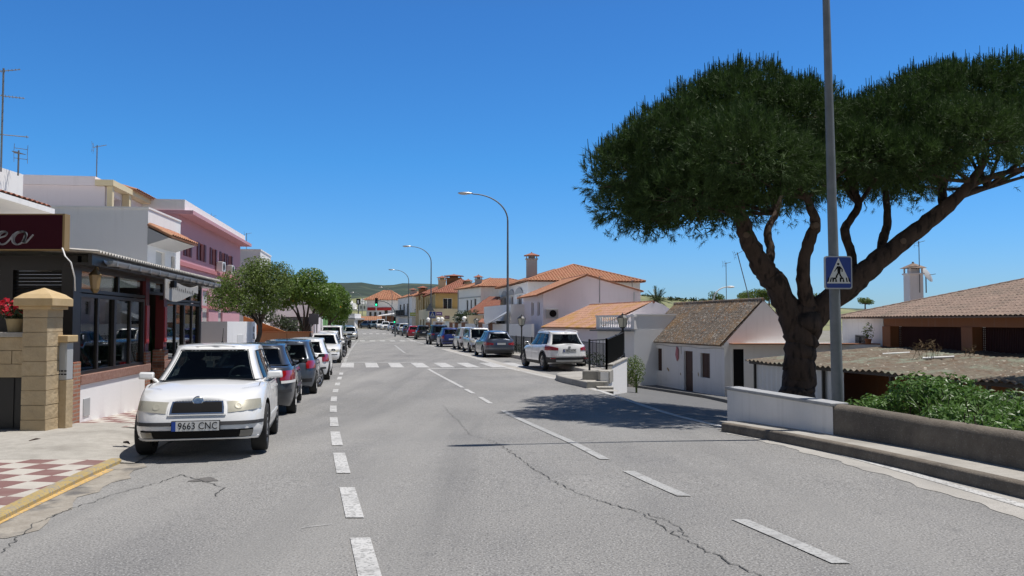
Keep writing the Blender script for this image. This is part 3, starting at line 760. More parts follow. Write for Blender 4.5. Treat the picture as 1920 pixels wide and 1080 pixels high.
    # handles
    for yy in P['handles']:
        for sg in (1, -1):
            hb = MB(); v = S.v_at_z(belt(yy) - .11, yy); q = S.q_at_y(yy, v); S.patch(hb, q, q + .11*2/Ln*1.1, v - .02, v + .02, .022, sg, 3, 1, 0, .03)
            hb.build('door_handle', P.get('handle_mat', bp), t, smooth=50)
    # side strip
    if P.get('strip'):
        z = P['strip']; 
        for sg in (1, -1):
            m = MB(); q0, q1 = S.q_at_y(ya - ra - .05, .4), S.q_at_y(yb + ra + .05, .4); v = Z(z, 0); S.patch(m, q0, q1, v - .03, v + .03, .012, sg, 12, 1, 0, .016); m.build('side_moulding', P.get('strip_mat', M['trim']), t, smooth=50)
    # mirrors
    for sg in (1, -1):
        m = MB(); c = Vector((sg*(hw + .045), g['f0'] - .42, belt(g['f0'] - .4) + .085))
        if lod: m.ball(c, .095, .06, .06, 12)
        else:
            a_, b_ = c.x - sg*.105, c.x + sg*.095; xs = sorted((a_, b_)); ti = .012
            m.add([(a_, c.y - .05, c.z - .045), (b_, c.y - .05, c.z - .04), (b_ - sg*ti, c.y + .045, c.z - .035), (a_, c.y + .07, c.z - .04), (a_, c.y - .05, c.z + .055), (b_ - sg*ti, c.y - .05, c.z + .06), (b_ - sg*2*ti, c.y + .03, c.z + .05), (a_, c.y + .055, c.z + .045)], [(0,3,2,1),(4,5,6,7),(0,1,5,4),(1,2,6,5),(2,3,7,6),(3,0,4,7)] if sg > 0 else [(1,2,3,0),(7,6,5,4),(4,5,1,0),(5,6,2,1),(6,7,3,2),(7,4,0,3)])
        m.bar(c - Vector((sg*.09, 0, .03)), c - Vector((sg*.17, -.03, .085)), .05, .04)
        mo = m.build('wing_mirror', P.get('mirror_mat', bp), t, smooth=180 if lod else 50, bevel=0 if lod else .022)
        q = MB(); q.ball(c - Vector((0, .052 if not lod else .045, -.005)), .078, .012, .04, 10); q.build('mirror_glass', M['dark_glass'], mo, smooth=180)
    # wheels
    st = P.get('rim', 'five'); tw = P.get('tyre', .19)
    for (yy, steer) in ((ya, P.get('steer', 0)), (yb, 0)):
        for sg in (1, -1): wheel(t, sg*(hw - tw/2 - .01), yy, Rw, tw, sg, st, steer, lod)
    # ---- front
    fl = P['front']
    def fpatch(mb, x0, x1, z0, z1, off, mi=0, nu=8, nv=2, skirt=.02, rear=False):
        """band across the front (or rear), x in metres from the centre on both sides"""
        vm = S.v_at_z((z0 + z1)/2, (Lh if not rear else -Lh)*.97)
        for sg in (1, -1):
            q0, q1 = min(1.25, S.q_at_x(x0, vm)), min(1.25, S.q_at_x(x1, vm))
            if rear: q0, q1 = 4 - q1, 4 - q0
            S.zpatch(mb, q0, q1, z0, z1, off, sg, nu, nv, mi, skirt)
    for (x0, q1, z0, z1, tz0, tz1) in fl['lamps']:
        for sg in (1, -1):
            v0, v1 = S.v_at_z(z0, Lh*.96), S.v_at_z(z1, Lh*.96); u0, u1 = S.v_at_z(tz0, Lh*.96), S.v_at_z(tz1, Lh*.96)
            q0 = S.q_at_x(x0, (v0 + v1)/2)
            m = MB(); S.zpatch(m, q0, q1, (z0, tz0), (z1, tz1), .004, sg, 10, 4, 0, .02); hl = m.build('headlight', M['lamp_in'], t, smooth=50)
            m = MB(); S.zpatch(m, q0 + .012, q1 - .012, (z0 + .007, tz0 + .007), (z1 - .007, tz1 - .007), .010, sg, 10, 4, 0, .008); m.build('lens', HEADL, hl, smooth=50)
            if lod < 2:
                m = MB(); qa = q0 + (q1 - q0)*.35; va = (v0 + v1)/2; p = S.pt(qa, va, sg) + S.nrm(qa, va, sg)*.0055
                m.T = Matrix.Translation(p) @ S.nrm(qa, va, sg).to_track_quat('Z', 'Y').to_matrix().to_4x4(); rr = (z1 - z0)*.36
                m.lathe([(rr, 0), (rr*.8, .002), (rr*.5, -.001), (0, .001)], 16); m.T = None; m.build('bulb_bowl', M['lamp_in'], hl, smooth=180)
    for (kind, x0, x1, z0, z1, mt, off) in fl['bands']:
        m = MB(); fpatch(m, x0, x1, z0, z1, off); m.build(kind, mt, t, smooth=50)
    if fl.get('fogs'):
        for sg in (1, -1):
            m = MB(); x0, x1, z0, z1 = fl['fogs']; vm = S.v_at_z(z0, Lh*.97); S.zpatch(m, S.q_at_x(x0, vm), S.q_at_x(x1, vm), z0, z1, .010, sg, 6, 2, 0, .02); m.build('fog_lamp', mat('smoked_fog_lamp', (.16, .155, .14), .2, coat=.6), t, smooth=50)
    if fl.get('grille') and lod < 2:
        gx, z0, z1, n = fl['grille']; m = MB()
        for k in range(n):
            x = -gx + 2*gx*(k + .5)/n
            if abs(x) < .06 and fl.get('badge'): continue
            vm = S.v_at_z((z0 + z1)/2, Lh*.97); q = S.q_at_x(x, vm); w_ = .0035/hw/.87
            S.patch(m, max(0, q - w_), q + w_, S.v_at_z(z0, Lh*.97), S.v_at_z(z1, Lh*.97), .022, 1 if x >= 0 else -1, 1, 2, 0, .014)
        m.build('grille_bars', M['black'], t)
    if fl.get('badge'):
        z, r_ = fl['badge']; v = S.v_at_z(z, Lh*.97); p = S.pt(0, v); m = MB(); m.T = Matrix.Translation(p + Vector((0, .03, 0))) @ Matrix.Rotation(-R(78), 4, 'X')
        m.lathe([(r_*1.25, -.03), (r_*1.25, .0), (r_, .008), (r_*.9, .005), (0, .012)], 20); m.T = None; m.build('badge', M['chrome'], t, smooth=50)
    def plate(z, txt, *a_):
        front = a_[-1]; y_off = a_[0] if len(a_) > 1 else .012; xoff = 0
        yy = Lh if front else -Lh; v = S.v_at_z(z, yy*.97); p = S.pt(0 if front else 4, v); sg = 1 if front else -1
        m = MB(); m.T = Matrix.Translation(Vector((xoff, p.y + sg*y_off, z))) @ Matrix.Rotation(math.pi if front else 0, 4, 'Z') @ Matrix.Rotation(R(90), 4, 'X')
        m.box(-.265, .265, -.06, .06, -.06, .004, 2); m.box(-.26, .26, -.055, .055, .004, .008, 0); m.box(-.26, -.215, -.055, .055, .008, .0095, 1)
        T = m.T; m.T = None
        if txt: text_into(m, txt, .105, T @ Matrix.Translation((.025, -.002, .0095)) @ Matrix.Diagonal((.93, 1.08, 1, 1)), 2, .001, 1.0)
        m.build('number_plate', [M['plate'], M['plate_blue'], M['black']], t)
    if fl.get('plate'): plate(*fl['plate'], True)
    if fl.get('wiper', True) and lod < 2:
        for xo in (.05, -.52):
            m = MB(); a = G.pt(.02, .015); 
            pts = []
            for i in range(6):
                x = xo + .5*i/5; q = min(.99, abs(x)/G.w(.03)/.87); p = G.pt(q, .035 + .012*i/5, 1 if x >= 0 else -1); pts.append(p + Vector((0, .02, .012)))
            m.tube(pts, .008, 5); m.build('wiper', M['black'], t)
    # ---- rear
    rl = P['rear']
    for (x0, qo, z0, z1, tz0, tz1) in rl['lamps']:
        for sg in (1, -1):
            yy = -Lh*.96; v0, v1, u0, u1 = (S.v_at_z(z, yy) for z in (z0, z1, tz0, tz1))
            m = MB(); q0 = S.q_at_x(x0, (v0 + v1)/2, False); S.zpatch(m, 4 - qo, q0, (tz0, z0), (tz1, z1), .012, sg, 10, 4, 0, .03); tl = m.build('tail_light', M['tail'], t, smooth=50)
            if rl.get('white_band'):
                m = MB(); S.zpatch(m, 4 - qo + .02, q0 - .02, (tz0 - .055, z0 - .055), (tz0 - .004, z0 - .004), .012, sg, 10, 1, 0, .02); m.build('reversing_lamp', M['plate'], tl, smooth=50)
    for (kind, x0, x1, z0, z1, mt, off) in rl['bands']:
        m = MB(); fpatch(m, x0, x1, z0, z1, off, rear=True); m.build(kind, mt, t, smooth=50)
    if rl.get('plate'): plate(*rl['plate'], False)
    if rl.get('rwiper'):
        m = MB(); a = G.pt(3.95, .06, -1); b_ = G.pt(3.55, .22, 1); m.tube([a + Vector((0, -.02, 0)), b_ + Vector((0, -.02, 0))], .010, 5); m.build('rear_wiper', M['black'], t)
    if P.get('rails'):
        for sg in (1, -1):
            m = MB(); pts = [G.pt(1.5 + 1.5*i/8 if True else 0, 1, sg) for i in range(9)]
            x = g['w1'] * .92; f_, r_ = g['f1'] - .15, g['r1'] + .1
            m.tube([(sg*x, f_ + (r_ - f_)*i/8, zroof(f_ + (r_ - f_)*i/8) + (.045 if 0 < i < 8 else .0)) for i in range(9)], .018, 6); m.build('roof_rail', P.get('rail_mat', M['steel']), t, smooth=180)
    if P.get('aerial'):
        m = MB(); z = zroof(P['aerial']) + .03; m.tube([(0, P['aerial'], z), (0.0, P['aerial'] - .12, z + .22)], [.008, .003], 5); m.ball((0, P['aerial'], z), .02); m.build('aerial', M['black'], t)
    # cladding
    if P.get('clad'):
        for yy in (ya, yb):
            for sg in (1, -1):
                m = MB(); rows = []
                for k in range(19):
                    a = math.pi*(-.05 + 1.1*k/18); row = []
                    for rr, dx in ((ra - .005, -.03), (ra - .003, .012), (ra + .05, .010), (ra + .055, -.02)):
                        y_, z_ = yy + rr*math.cos(a), Rw + rr*math.sin(a)
                        z_ = max(z_, zb0 + .01); v = max(0, min(1, S.v_at_z(z_, y_))); x_ = S.pt(S.q_at_y(y_, v), v).x
                        row.append((sg*(x_ + dx), y_, z_))
                    rows.append(row if sg > 0 else row[::-1])
                m.grid(rows); m.build('arch_trim', M['trim'], t, smooth=50)
        m = MB()
        for sg in (1, -1): S.patch(m, S.q_at_y(ya - ra, .1), S.q_at_y(yb + ra, .1), 0, .16, .012, sg, 8, 2, 0, .02)
        m.build('sill_trim', M['trim'], t, smooth=50)
    return t
def place(t, x, y, head, z=None, pitch=0.0):
    """head: compass of the car's nose: 0 = away from the camera (+y), positive turns left"""
    t.location = (x, y, zr(y) if z is None else z); t.rotation_mode = 'ZYX' if False else 'XYZ'
    t.rotation_euler = (pitch, 0, head); return t
# ---------------- body types
def fit(P, k, base):
    if 'H' in k and 'cabin' not in k:
        f = k['H']/base; P['cabin'] = dict(P['cabin'], roof=[(y, z*f) for y, z in P['cabin']['roof']])
        if 'belt' not in k: P['belt'] = [(y, z*(1 + (f - 1)*.7)) for y, z in P['belt']]
    return P
def hatch(**k):
    P = dict(L=3.97, W=1.65, H=1.42, type='hatch', axles=(1.22, -1.25), Rw=.30, seams=[1.0, .02, -.95], handles=[.22, -.72],
        belt=[(-2.0, .93), (-1.5, .93), (-.5, .90), (.6, .88), (1.0, .865), (1.5, .77), (1.9, .64)],
        cabin=dict(f0=1.02, r0=-1.90, f1=.32, r1=-1.42, w0=.76, w1=.57, roof=[(-1.9, 1.33), (-1.4, 1.375), (-.4, 1.42), (.4, 1.375)]),
        win=[(0, .90, .07, .90), (1.12, 1.93, .07, .86), (2.0, 2.62, .07, .86), (3.12, 4, .12, .86)],
        front=dict(lamps=[(.34, 1.18, .52, .655, .55, .655)], bands=[('grille', 0, .28, .53, .655, M['black'], .012), ('lower_intake', 0, .5, .25, .35, M['black'], .006)], plate=(.42, '')),
        rear=dict(lamps=[(.58, 1.12, .66, .90, .66, .90)], bands=[('bumper_strip', 0, .7, .42, .48, M['trim'], .012)], plate=(.62, '')))
    P.update(k); return fit(P, k, 1.42)
def sedan(**k):
    P = dict(L=4.58, W=1.80, H=1.43, type='sedan', axles=(1.38, -1.34), Rw=.32, seams=[1.15, .1, -.9], handles=[.32, -.62],
        belt=[(-2.28, .96), (-1.9, 1.0), (-1.3, .985), (-.3, .945), (.7, .92), (1.2, .87), (1.8, .76), (2.2, .64)],
        cabin=dict(f0=1.22, r0=-1.86, f1=.40, r1=-.98, w0=.82, w1=.60, roof=[(-1.86, 1.20), (-1.0, 1.385), (-.2, 1.43), (.5, 1.38)], rk=.15),
        win=[(0, .90, .07, .90), (1.14, 1.93, .07, .86), (2.0, 2.62, .07, .86), (3.10, 4, .10, .90)],
        front=dict(lamps=[(.42, 1.15, .56, .70, .56, .70)], bands=[('grille', 0, .3, .5, .68, M['black'], .012), ('lower_intake', 0, .55, .25, .35, M['black'], .006)], plate=(.42, '')),
        rear=dict(lamps=[(.60, 1.22, .74, .93, .74, .93)], white_band=True, bands=[('bumper_strip', 0, .80, .50, .56, M['trim'], .012)], plate=(.80, '')))
    P.update(k); return P
def suv(**k):
    P = dict(L=4.45, W=1.80, H=1.545, type='suv', axles=(1.42, -1.34), Rw=.345, zb=.24, seams=[1.15, .08, -.92], handles=[.28, -.66], clad=True, n=4.8,
        belt=[(-2.2, 1.02), (-1.6, 1.02), (-.6, .995), (.6, .965), (1.1, .935), (1.7, .84), (2.15, .72)],
        cabin=dict(f0=1.15, r0=-2.02, f1=.36, r1=-1.62, w0=.83, w1=.63, roof=[(-2.0, 1.46), (-1.5, 1.505), (-.4, 1.545), (.5, 1.49)]),
        win=[(0, .90, .07, .90), (1.12, 1.80, .08, .86), (1.86, 2.44, .08, .86), (2.50, 2.86, .14, .84), (3.10, 4, .10, .86)],
        front=dict(lamps=[(.45, 1.15, .66, .80, .70, .80)], bands=[('grille', 0, .35, .6, .75, M['black'], .012), ('lower_intake', 0, .6, .3, .45, M['black'], .006)], plate=(.5, '')),
        rear=dict(lamps=[(.52, 1.16, .84, .935, .80, .985)], bands=[('bumper_skirt', 0, .86, .30, .50, M['trim'], .010), ('skid_plate', 0, .55, .30, .40, M['grey_paint'], .022)], plate=(.80, ''), rwiper=True))
    P.update(k); return P
def van(**k):
    P = dict(L=4.0, W=1.70, H=1.80, type='van', axles=(1.25, -1.25), Rw=.31, seams=[.95, -.1, -1.0], handles=[.05, -.3], n=6.5,
        belt=[(-2.0, 1.06), (-.5, 1.05), (.6, 1.02), (1.0, .98), (1.5, .88), (1.9, .74)],
        cabin=dict(f0=1.25, r0=-1.97, f1=.45, r1=-1.90, w0=.80, w1=.68, roof=[(-2.0, 1.74), (-1.0, 1.80), (.5, 1.76)], n=7),
        win=[(0, .92, .07, .90), (1.12, 1.90, .07, .82), (1.97, 2.6, .1, .82), (3.15, 4, .10, .84)],
        front=dict(lamps=[(.45, 1.12, .66, .84, .66, .84)], bands=[('grille', 0, .4, .58, .66, M['black'], .012), ('bumper_skirt', 0, .75, .25, .5, M['trim'], .01)], plate=(.45, '')),
        rear=dict(lamps=[(.70, 1.05, .78, 1.04, .78, 1.04)], bands=[('bumper_skirt', 0, .8, .28, .5, M['trim'], .012)], plate=(.72, '')))
    P.update(k); return fit(P, k, 1.80)
WHITE = car_paint('white_car_paint', (.78, .78, .77)); GREY_D = car_paint('dark_grey_metallic', (.058, .061, .068), .5); GREY_B = car_paint('grey_blue_metallic', (.085, .10, .125), .5)
SILVER = car_paint('silver_metallic', (.52, .53, .54), .6); NAVY = car_paint('navy_metallic', (.02, .035, .07), .4); BLUE = car_paint('deep_blue_paint', (.012, .028, .16), .2)
BLACKP = car_paint('black_car_paint', (.012, .012, .014)); REDP = car_paint('red_car_paint', (.42, .012, .03)); TEAL = car_paint('teal_grey_metallic', (.09, .15, .17), .5)
CARS = 'cars parked along the kerb'
VPA = lambda y, f=XL: math.atan2(-(f(y + 2) - f(y - 2)), 4)
# --- left kerb, nearest first
sk = make_car(hatch(L=3.97, W=1.545, H=1.42, paint=WHITE, label='white hatchback with chrome-rimmed grille facing the camera, nearest car on the left', cat='car', group=CARS, rim='cover', steering=True, strip=.42, strip_mat=WHITE,
    belt=[(-2.0, .90), (-1.5, .90), (-.5, .875), (.6, .86), (1.0, .85), (1.5, .765), (1.86, .655)], crown=.05, nose=.10, aerial=-.5,
    cabin=dict(f0=1.06, r0=-1.90, f1=.34, r1=-1.42, w0=.745, w1=.535, roof=[(-1.9, 1.28), (-1.4, 1.33), (-.4, 1.37), (.4, 1.325)], crown=.03),
    front=dict(lamps=[(.335, 1.04, .525, .655, .56, .675)], badge=(.638, .05), grille=(.265, .535, .635, 30),
        fogs=(.47, .60, .25, .318), bands=[('grille_surround', 0, .315, .50, .665, WHITE, .014), ('chrome_frame', 0, .295, .515, .655, M['chrome'], .018), ('grille', 0, .275, .53, .64, M['black'], .021),
               ('bumper_strip', 0, .72, .385, .425, M['trim'], .012), ('lower_intake', 0, .615, .24, .335, M['black'], .005), ('bumper_lip', 0, .64, .215, .24, WHITE, .012)], plate=(.385, '9663 CNC', .055))))
place(sk, -4.12, 11.52, VPA(11.5) + math.pi, pitch=.045)
v = make_car(sedan(paint=GREY_D, label='dark grey saloon with red and white tail lights parked right behind the white hatchback', cat='car', group=CARS, rim='seven',
    mirror_mat=M['black'], strip=.50, strip_mat=GREY_D, aerial=-.85)); place(v, -5.68, 18.45, VPA(18.4), -.31)
v = make_car(hatch(L=3.9, H=1.46, paint=GREY_B, label='grey-blue hatchback with its front wheels turned out, third from the near end on the left', cat='car', group=CARS, rim='five', steer=-.38,
    mirror_mat=M['black'], aerial=-1.2, cabin=dict(f0=1.02, r0=-1.88, f1=.32, r1=-1.5, w0=.77, w1=.59, roof=[(-1.9, 1.36), (-1.4, 1.42), (-.4, 1.46), (.4, 1.41)]),
    rear=dict(lamps=[(.55, 1.10, .72, .92, .72, .92)], bands=[('bumper_strip', 0, .7, .36, .46, M['trim'], .008)], plate=(.62, ''), rwiper=True))); place(v, -6.4, 23.75, VPA(23.7), -.36)
v = make_car(hatch(lod=1, paint=WHITE, label='small white hatchback half hidden between the grey-blue hatchback and the white coupe', cat='car', group=CARS)); place(v, XL(29.3) - 1.15, 29.3, VPA(29.3), -.38)
v = make_car(hatch(L=4.26, W=1.75, H=1.40, lod=1, paint=WHITE, axles=(1.4, -1.3), label='white coupe facing the camera with round twin headlights, just past the crossing', cat='car', group=CARS,
    belt=[(-2.1, .93), (-1.5, .93), (-.5, .90), (.6, .88), (.9, .865), (1.6, .77), (2.05, .64)], cabin=dict(f0=.95, r0=-1.95, f1=.22, r1=-1.3, w0=.80, w1=.58, roof=[(-1.9, 1.28), (-1.3, 1.36), (-.4, 1.40), (.3, 1.36)]),
    front=dict(lamps=[(.28, 1.1, .54, .66, .54, .65)], bands=[('grille', .03, .22, .54, .64, M['black'], .012), ('bumper_strip', 0, .7, .42, .45, M['trim'], .012), ('lower_intake', 0, .45, .24, .34, M['black'], .006)], plate=None)))
place(v, XL(40.8) - 1.05, 40.8, VPA(40.8) + math.pi)
def car(kind, label, paint, x, y, back=False, f=XL, **k):
    v = make_car(kind(paint=paint, label=label, cat=k.pop('cat', 'car'), group=CARS, lod=k.pop('lod', 2), **k)); place(v, x, y, VPA(y, f) + (math.pi if back else 0)); return v
car(hatch, 'white hatchback facing the camera behind the black motorcycle on the left', WHITE, XL(49.5) - 1.2, 49.5, True)
car(van, 'tall white van with dark windscreen and black mirror facing the camera on the left', WHITE, XL(56) - 1.25, 56, True, H=1.72, mirror_mat=M['black'])
car(hatch, 'silver hatchback facing the camera by the far crossing on the left', SILVER, XL(93) - 1.0, 93, True)
car(sedan, 'teal grey saloon, farthest car on the left side', TEAL, XL(101) - 1.5, 101, True)
# --- right kerb, nearest first
x1 = make_car(suv(paint=WHITE, label='white compact suv with grey lower bumper, nearest car on the right', cat='suv', group=CARS, rim='five', rails=True, rail_mat=M['white_paint'], tyre=.22,
    rear=dict(lamps=[(.46, 1.17, .80, .90, .80, 1.0)], bands=[('bumper_skirt', 0, .86, .32, .53, M['trim'], .010), ('skid_plate', 0, .55, .36, .43, M['grey_paint'], .024), ('tailgate_edge', 0, .74, .575, .60, WHITE, .02)], plate=(.795, '7802 HTM'), rwiper=True)))
place(x1, 1.72, 34.7, .26, zr(34) + .03)
m = MB(); m.T = Matrix.Translation((0, -2.215, .935)) @ Matrix.Rotation(R(90), 4, 'X'); m.lathe([(.048, -.06), (.048, .004), (.04, .010), (0, .012)], 20); m.T = None; m.build('badge', M['grey_paint'], x1, smooth=50)
for sg in (1, -1):
    m = MB(); m.box(sg*.70 - .1, sg*.70 + .1, -2.235, -2.15, .475, .505); m.build('reflector', M['tail'], x1)
cla = car(hatch, 'blue-grey estate with slim red tail lights parked ahead of the white suv', car_paint('slate_blue_metallic', (.09, .105, .14), .55), -1.05, 47.4, f=XR, lod=1, L=4.63, W=1.78, H=1.45, axles=(1.4, -1.3), Rw=.33,
    belt=[(-2.3, .99), (-1.5, 1.0), (-.5, .96), (.6, .92), (1.1, .89), (1.8, .78), (2.2, .66)], seams=[1.2, .1, -.9],
    cabin=dict(f0=1.2, r0=-2.15, f1=.4, r1=-1.62, w0=.82, w1=.58, roof=[(-2.1, 1.33), (-1.5, 1.40), (-.4, 1.45), (.4, 1.40)]),
    rear=dict(lamps=[(.42, 1.14, .70, .80, .68, .86)], bands=[('bumper_skirt', 0, .8, .26, .42, M['trim'], .012), ('chrome_line', 0, .8, .52, .535, M['steel'], .016)], plate=(.76, '')))
car(van, 'silver people carrier facing the camera between the blue-grey estate and a white van', SILVER, -2.25, 54.6, True, f=XR, H=1.58, lod=1,
    belt=[(-2.0, .98), (-.5, .96), (.6, .94), (1.1, .92), (1.6, .82), (1.95, .68)])
car(van, 'white estate van seen from behind with tall red side lights', WHITE, -3.3, 60.2, f=XR, H=1.58, lod=1)
car(hatch, 'bright blue hatchback between the white estate van and the navy off-roader', BLUE, XR(66.5) + 1.3, 66.5, f=XR, H=1.5)
car(suv, 'tall navy off-roader parked past the bright blue hatchback', NAVY, XR(73.5) + 1.25, 73.5, f=XR, H=1.7, cat='suv',
    cabin=dict(f0=1.15, r0=-2.05, f1=.40, r1=-1.8, w0=.84, w1=.68, roof=[(-2.0, 1.62), (-1.5, 1.68), (-.4, 1.70), (.5, 1.64)]))
car(suv, 'black suv seen from behind, next to the lamp post with the crossing sign', BLACKP, at(793, 637, 93).x, 93, f=XR, cat='suv')
car(hatch, 'bright red hatchback in front of the black suv on the right', REDP, at(775, 634, 101).x, 101, f=XR)
car(suv, 'white suv parked beyond the red hatchback on the right', WHITE, at(757, 630, 115).x, 115, f=XR, cat='suv')
car(sedan, 'dark grey saloon half hidden beside the far white suv', GREY_D, at(746, 628, 121).x, 121, f=XR)
car(hatch, 'grey hatchback between the red hatchback and the far white suv', GREY_B, at(765, 632, 108).x, 108, f=XR)
car(hatch, 'silver hatchback at the far end of the street left of the far white suv', SILVER, at(736, 620, 138).x, 138, True, f=XR)
car(sedan, 'white saloon facing the camera at the far end of the street', WHITE, at(723, 620, 146).x, 146, True, f=XR)
car(van, 'white van next to the white saloon at the far end of the street', WHITE, at(714, 620, 150).x, 150, True, f=XR)
car(suv, 'teal suv by the reed fence at the far end of the street', TEAL, at(703, 620, 153).x, 153, True, f=XR, cat='suv')
v = car(sedan, 'small navy saloon standing before the brown reed fence', NAVY, at(691, 620, 156).x, 156, True, f=XR)
v.rotation_euler.z += .6
# --- motorcycles
def motorcycle(label, x, y, head, paint, lean=.10):
    t = thing('motorcycle', label, 'motorcycle', (x, y, zr(y)), head, 'motorcycles parked between the cars')
    for yy in (.68, -.68):
        w = bpy.data.objects.new('wheel', None); col.objects.link(w); w.parent = t; w.location = (0, yy, .31)
        m = MB(); m.lathe([(.25, -.055), (.295, -.06), (.31, 0), (.295, .06), (.25, .055), (.25, -.055)], 22, axis='X'); m.build('tyre', M['rubber'], w, smooth=60)
        m = MB(); m.lathe([(.25, -.02), (.23, -.02), (.23, .02), (.25, .02)], 22, axis='X'); m.lathe([(.05, -.07), (.05, .07)], 10, axis='X')
        for k in range(6): m.bar((0, 0, 0), (0, .24*math.cos(k*math.pi/3), .24*math.sin(k*math.pi/3)), .02)
        m.build('rim', M['alloy'], w)
    m = MB()
    for sg in (1, -1): m.tube([(sg*.09, .68, .31), (sg*.09, .42, .92)], .022, 8); m.tube([(sg*.1, -.68, .31), (sg*.08, -.1, .42), (sg*.06, .35, .80)], .02, 8)
    m.build('frame', M['steel'], t, smooth=60)
    m = MB(); m.ball((0, .02, .42), .17, .27, .18, 12); m.box(-.12, .12, -.2, .18, .28, .5); m.build('engine', M['black'], t, smooth=60)
    m = MB(); m.ball((0, .17, .80), .15, .30, .14, 14); m.build('fuel_tank', paint, t, smooth=180)
    m = MB(); m.ball((0, -.40, .78), .15, .42, .07, 12); m.build('seat', M['seat'], t, smooth=180)
    m = MB(); m.tube([(-.38, .30, 1.04), (-.15, .40, 1.0), (.15, .40, 1.0), (.38, .30, 1.04)], .016, 8); m.build('handlebar', M['black'], t, smooth=60)
    m = MB(); m.ball((0, .52, .88), .10, .09, .10, 12); m.build('headlight', M['chrome'], t, smooth=180)
    for sg in (1, -1):
        m = MB(); m.tube([(sg*.3, .33, 1.04), (sg*.34, .34, 1.2)], .008, 5); m.ball((sg*.36, .33, 1.22), .06, .02, .04, 8); m.build('mirror', M['black'], t, smooth=60)
    m = MB(); m.tube([(.14, -.05, .35), (.17, -.4, .38), (.17, -.85, .48)], [.03, .045, .05], 8); m.build('exhaust', M['chrome'], t, smooth=60)
    m = MB(); m.ball((0, .72, .58), .08, .22, .06, 10); m.build('mudguard', paint, t, smooth=180)
    m = MB(); m.tube([(-.08, 0, .28), (-.28, .05, .02)], .014, 6); m.build('kickstand', M['black'], t)
    t.rotation_euler = (0, -lean, head); return t
motorcycle('black motorcycle with chrome headlight parked behind the white coupe', XL(45.6) - .42, 45.6, VPA(45) + math.pi - .35, BLACKP)
motorcycle('dark motorcycle standing outside the tall white van on the left', XL(62) - .35, 62, VPA(60) + math.pi - .2, GREY_D)
# ================================================================ building helpers
def FT(A, B, z=0):
    d = Vector((B[0] - A[0], B[1] - A[1], 0)).normalized()
    m = Matrix(((d.x, -d.y, 0, A[0]), (d.y, d.x, 0, A[1]), (0, 0, 1, z), (0, 0, 0, 1))); return m
def wall(mb, A, B, z0, z1, ops=(), depth=.14, mi=0):
    """facade from A to B, outside on the right-hand side of A->B; openings (s0, s1, za, zb) get real reveals"""
    T0 = mb.T; mb.T = FT(A, B); Lw = math.hypot(B[0] - A[0], B[1] - A[1])
    ss_ = sorted(set([0, Lw] + [round(x, 4) for o in ops for x in o[:2]])); zz = sorted(set([z0, z1] + [round(x, 4) for o in ops for x in o[2:4]]))
    ss_ = [x for x in ss_ if 0 <= x <= Lw]; zz = [z for z in zz if z0 <= z <= z1]
    for i in range(len(ss_) - 1):
        for j in range(len(zz) - 1):
            cs, cz = (ss_[i] + ss_[i+1])/2, (zz[j] + zz[j+1])/2
            if any(o[0] < cs < o[1] and o[2] < cz < o[3] for o in ops): continue
            mb.quad((ss_[i], 0, zz[j]), (ss_[i+1], 0, zz[j]), (ss_[i+1], 0, zz[j+1]), (ss_[i], 0, zz[j+1]), mi)
    for o in ops:
        a, b, c, d = o[:4]; D = depth
        mb.quad((a, 0, c), (b, 0, c), (b, D, c), (a, D, c), mi); mb.quad((a, D, d), (b, D, d), (b, 0, d), (a, 0, d), mi)
        mb.quad((a, 0, c), (a, D, c), (a, D, d), (a, 0, d), mi); mb.quad((b, D, c), (b, 0, c), (b, 0, d), (b, D, d), mi)
    mb.T = T0
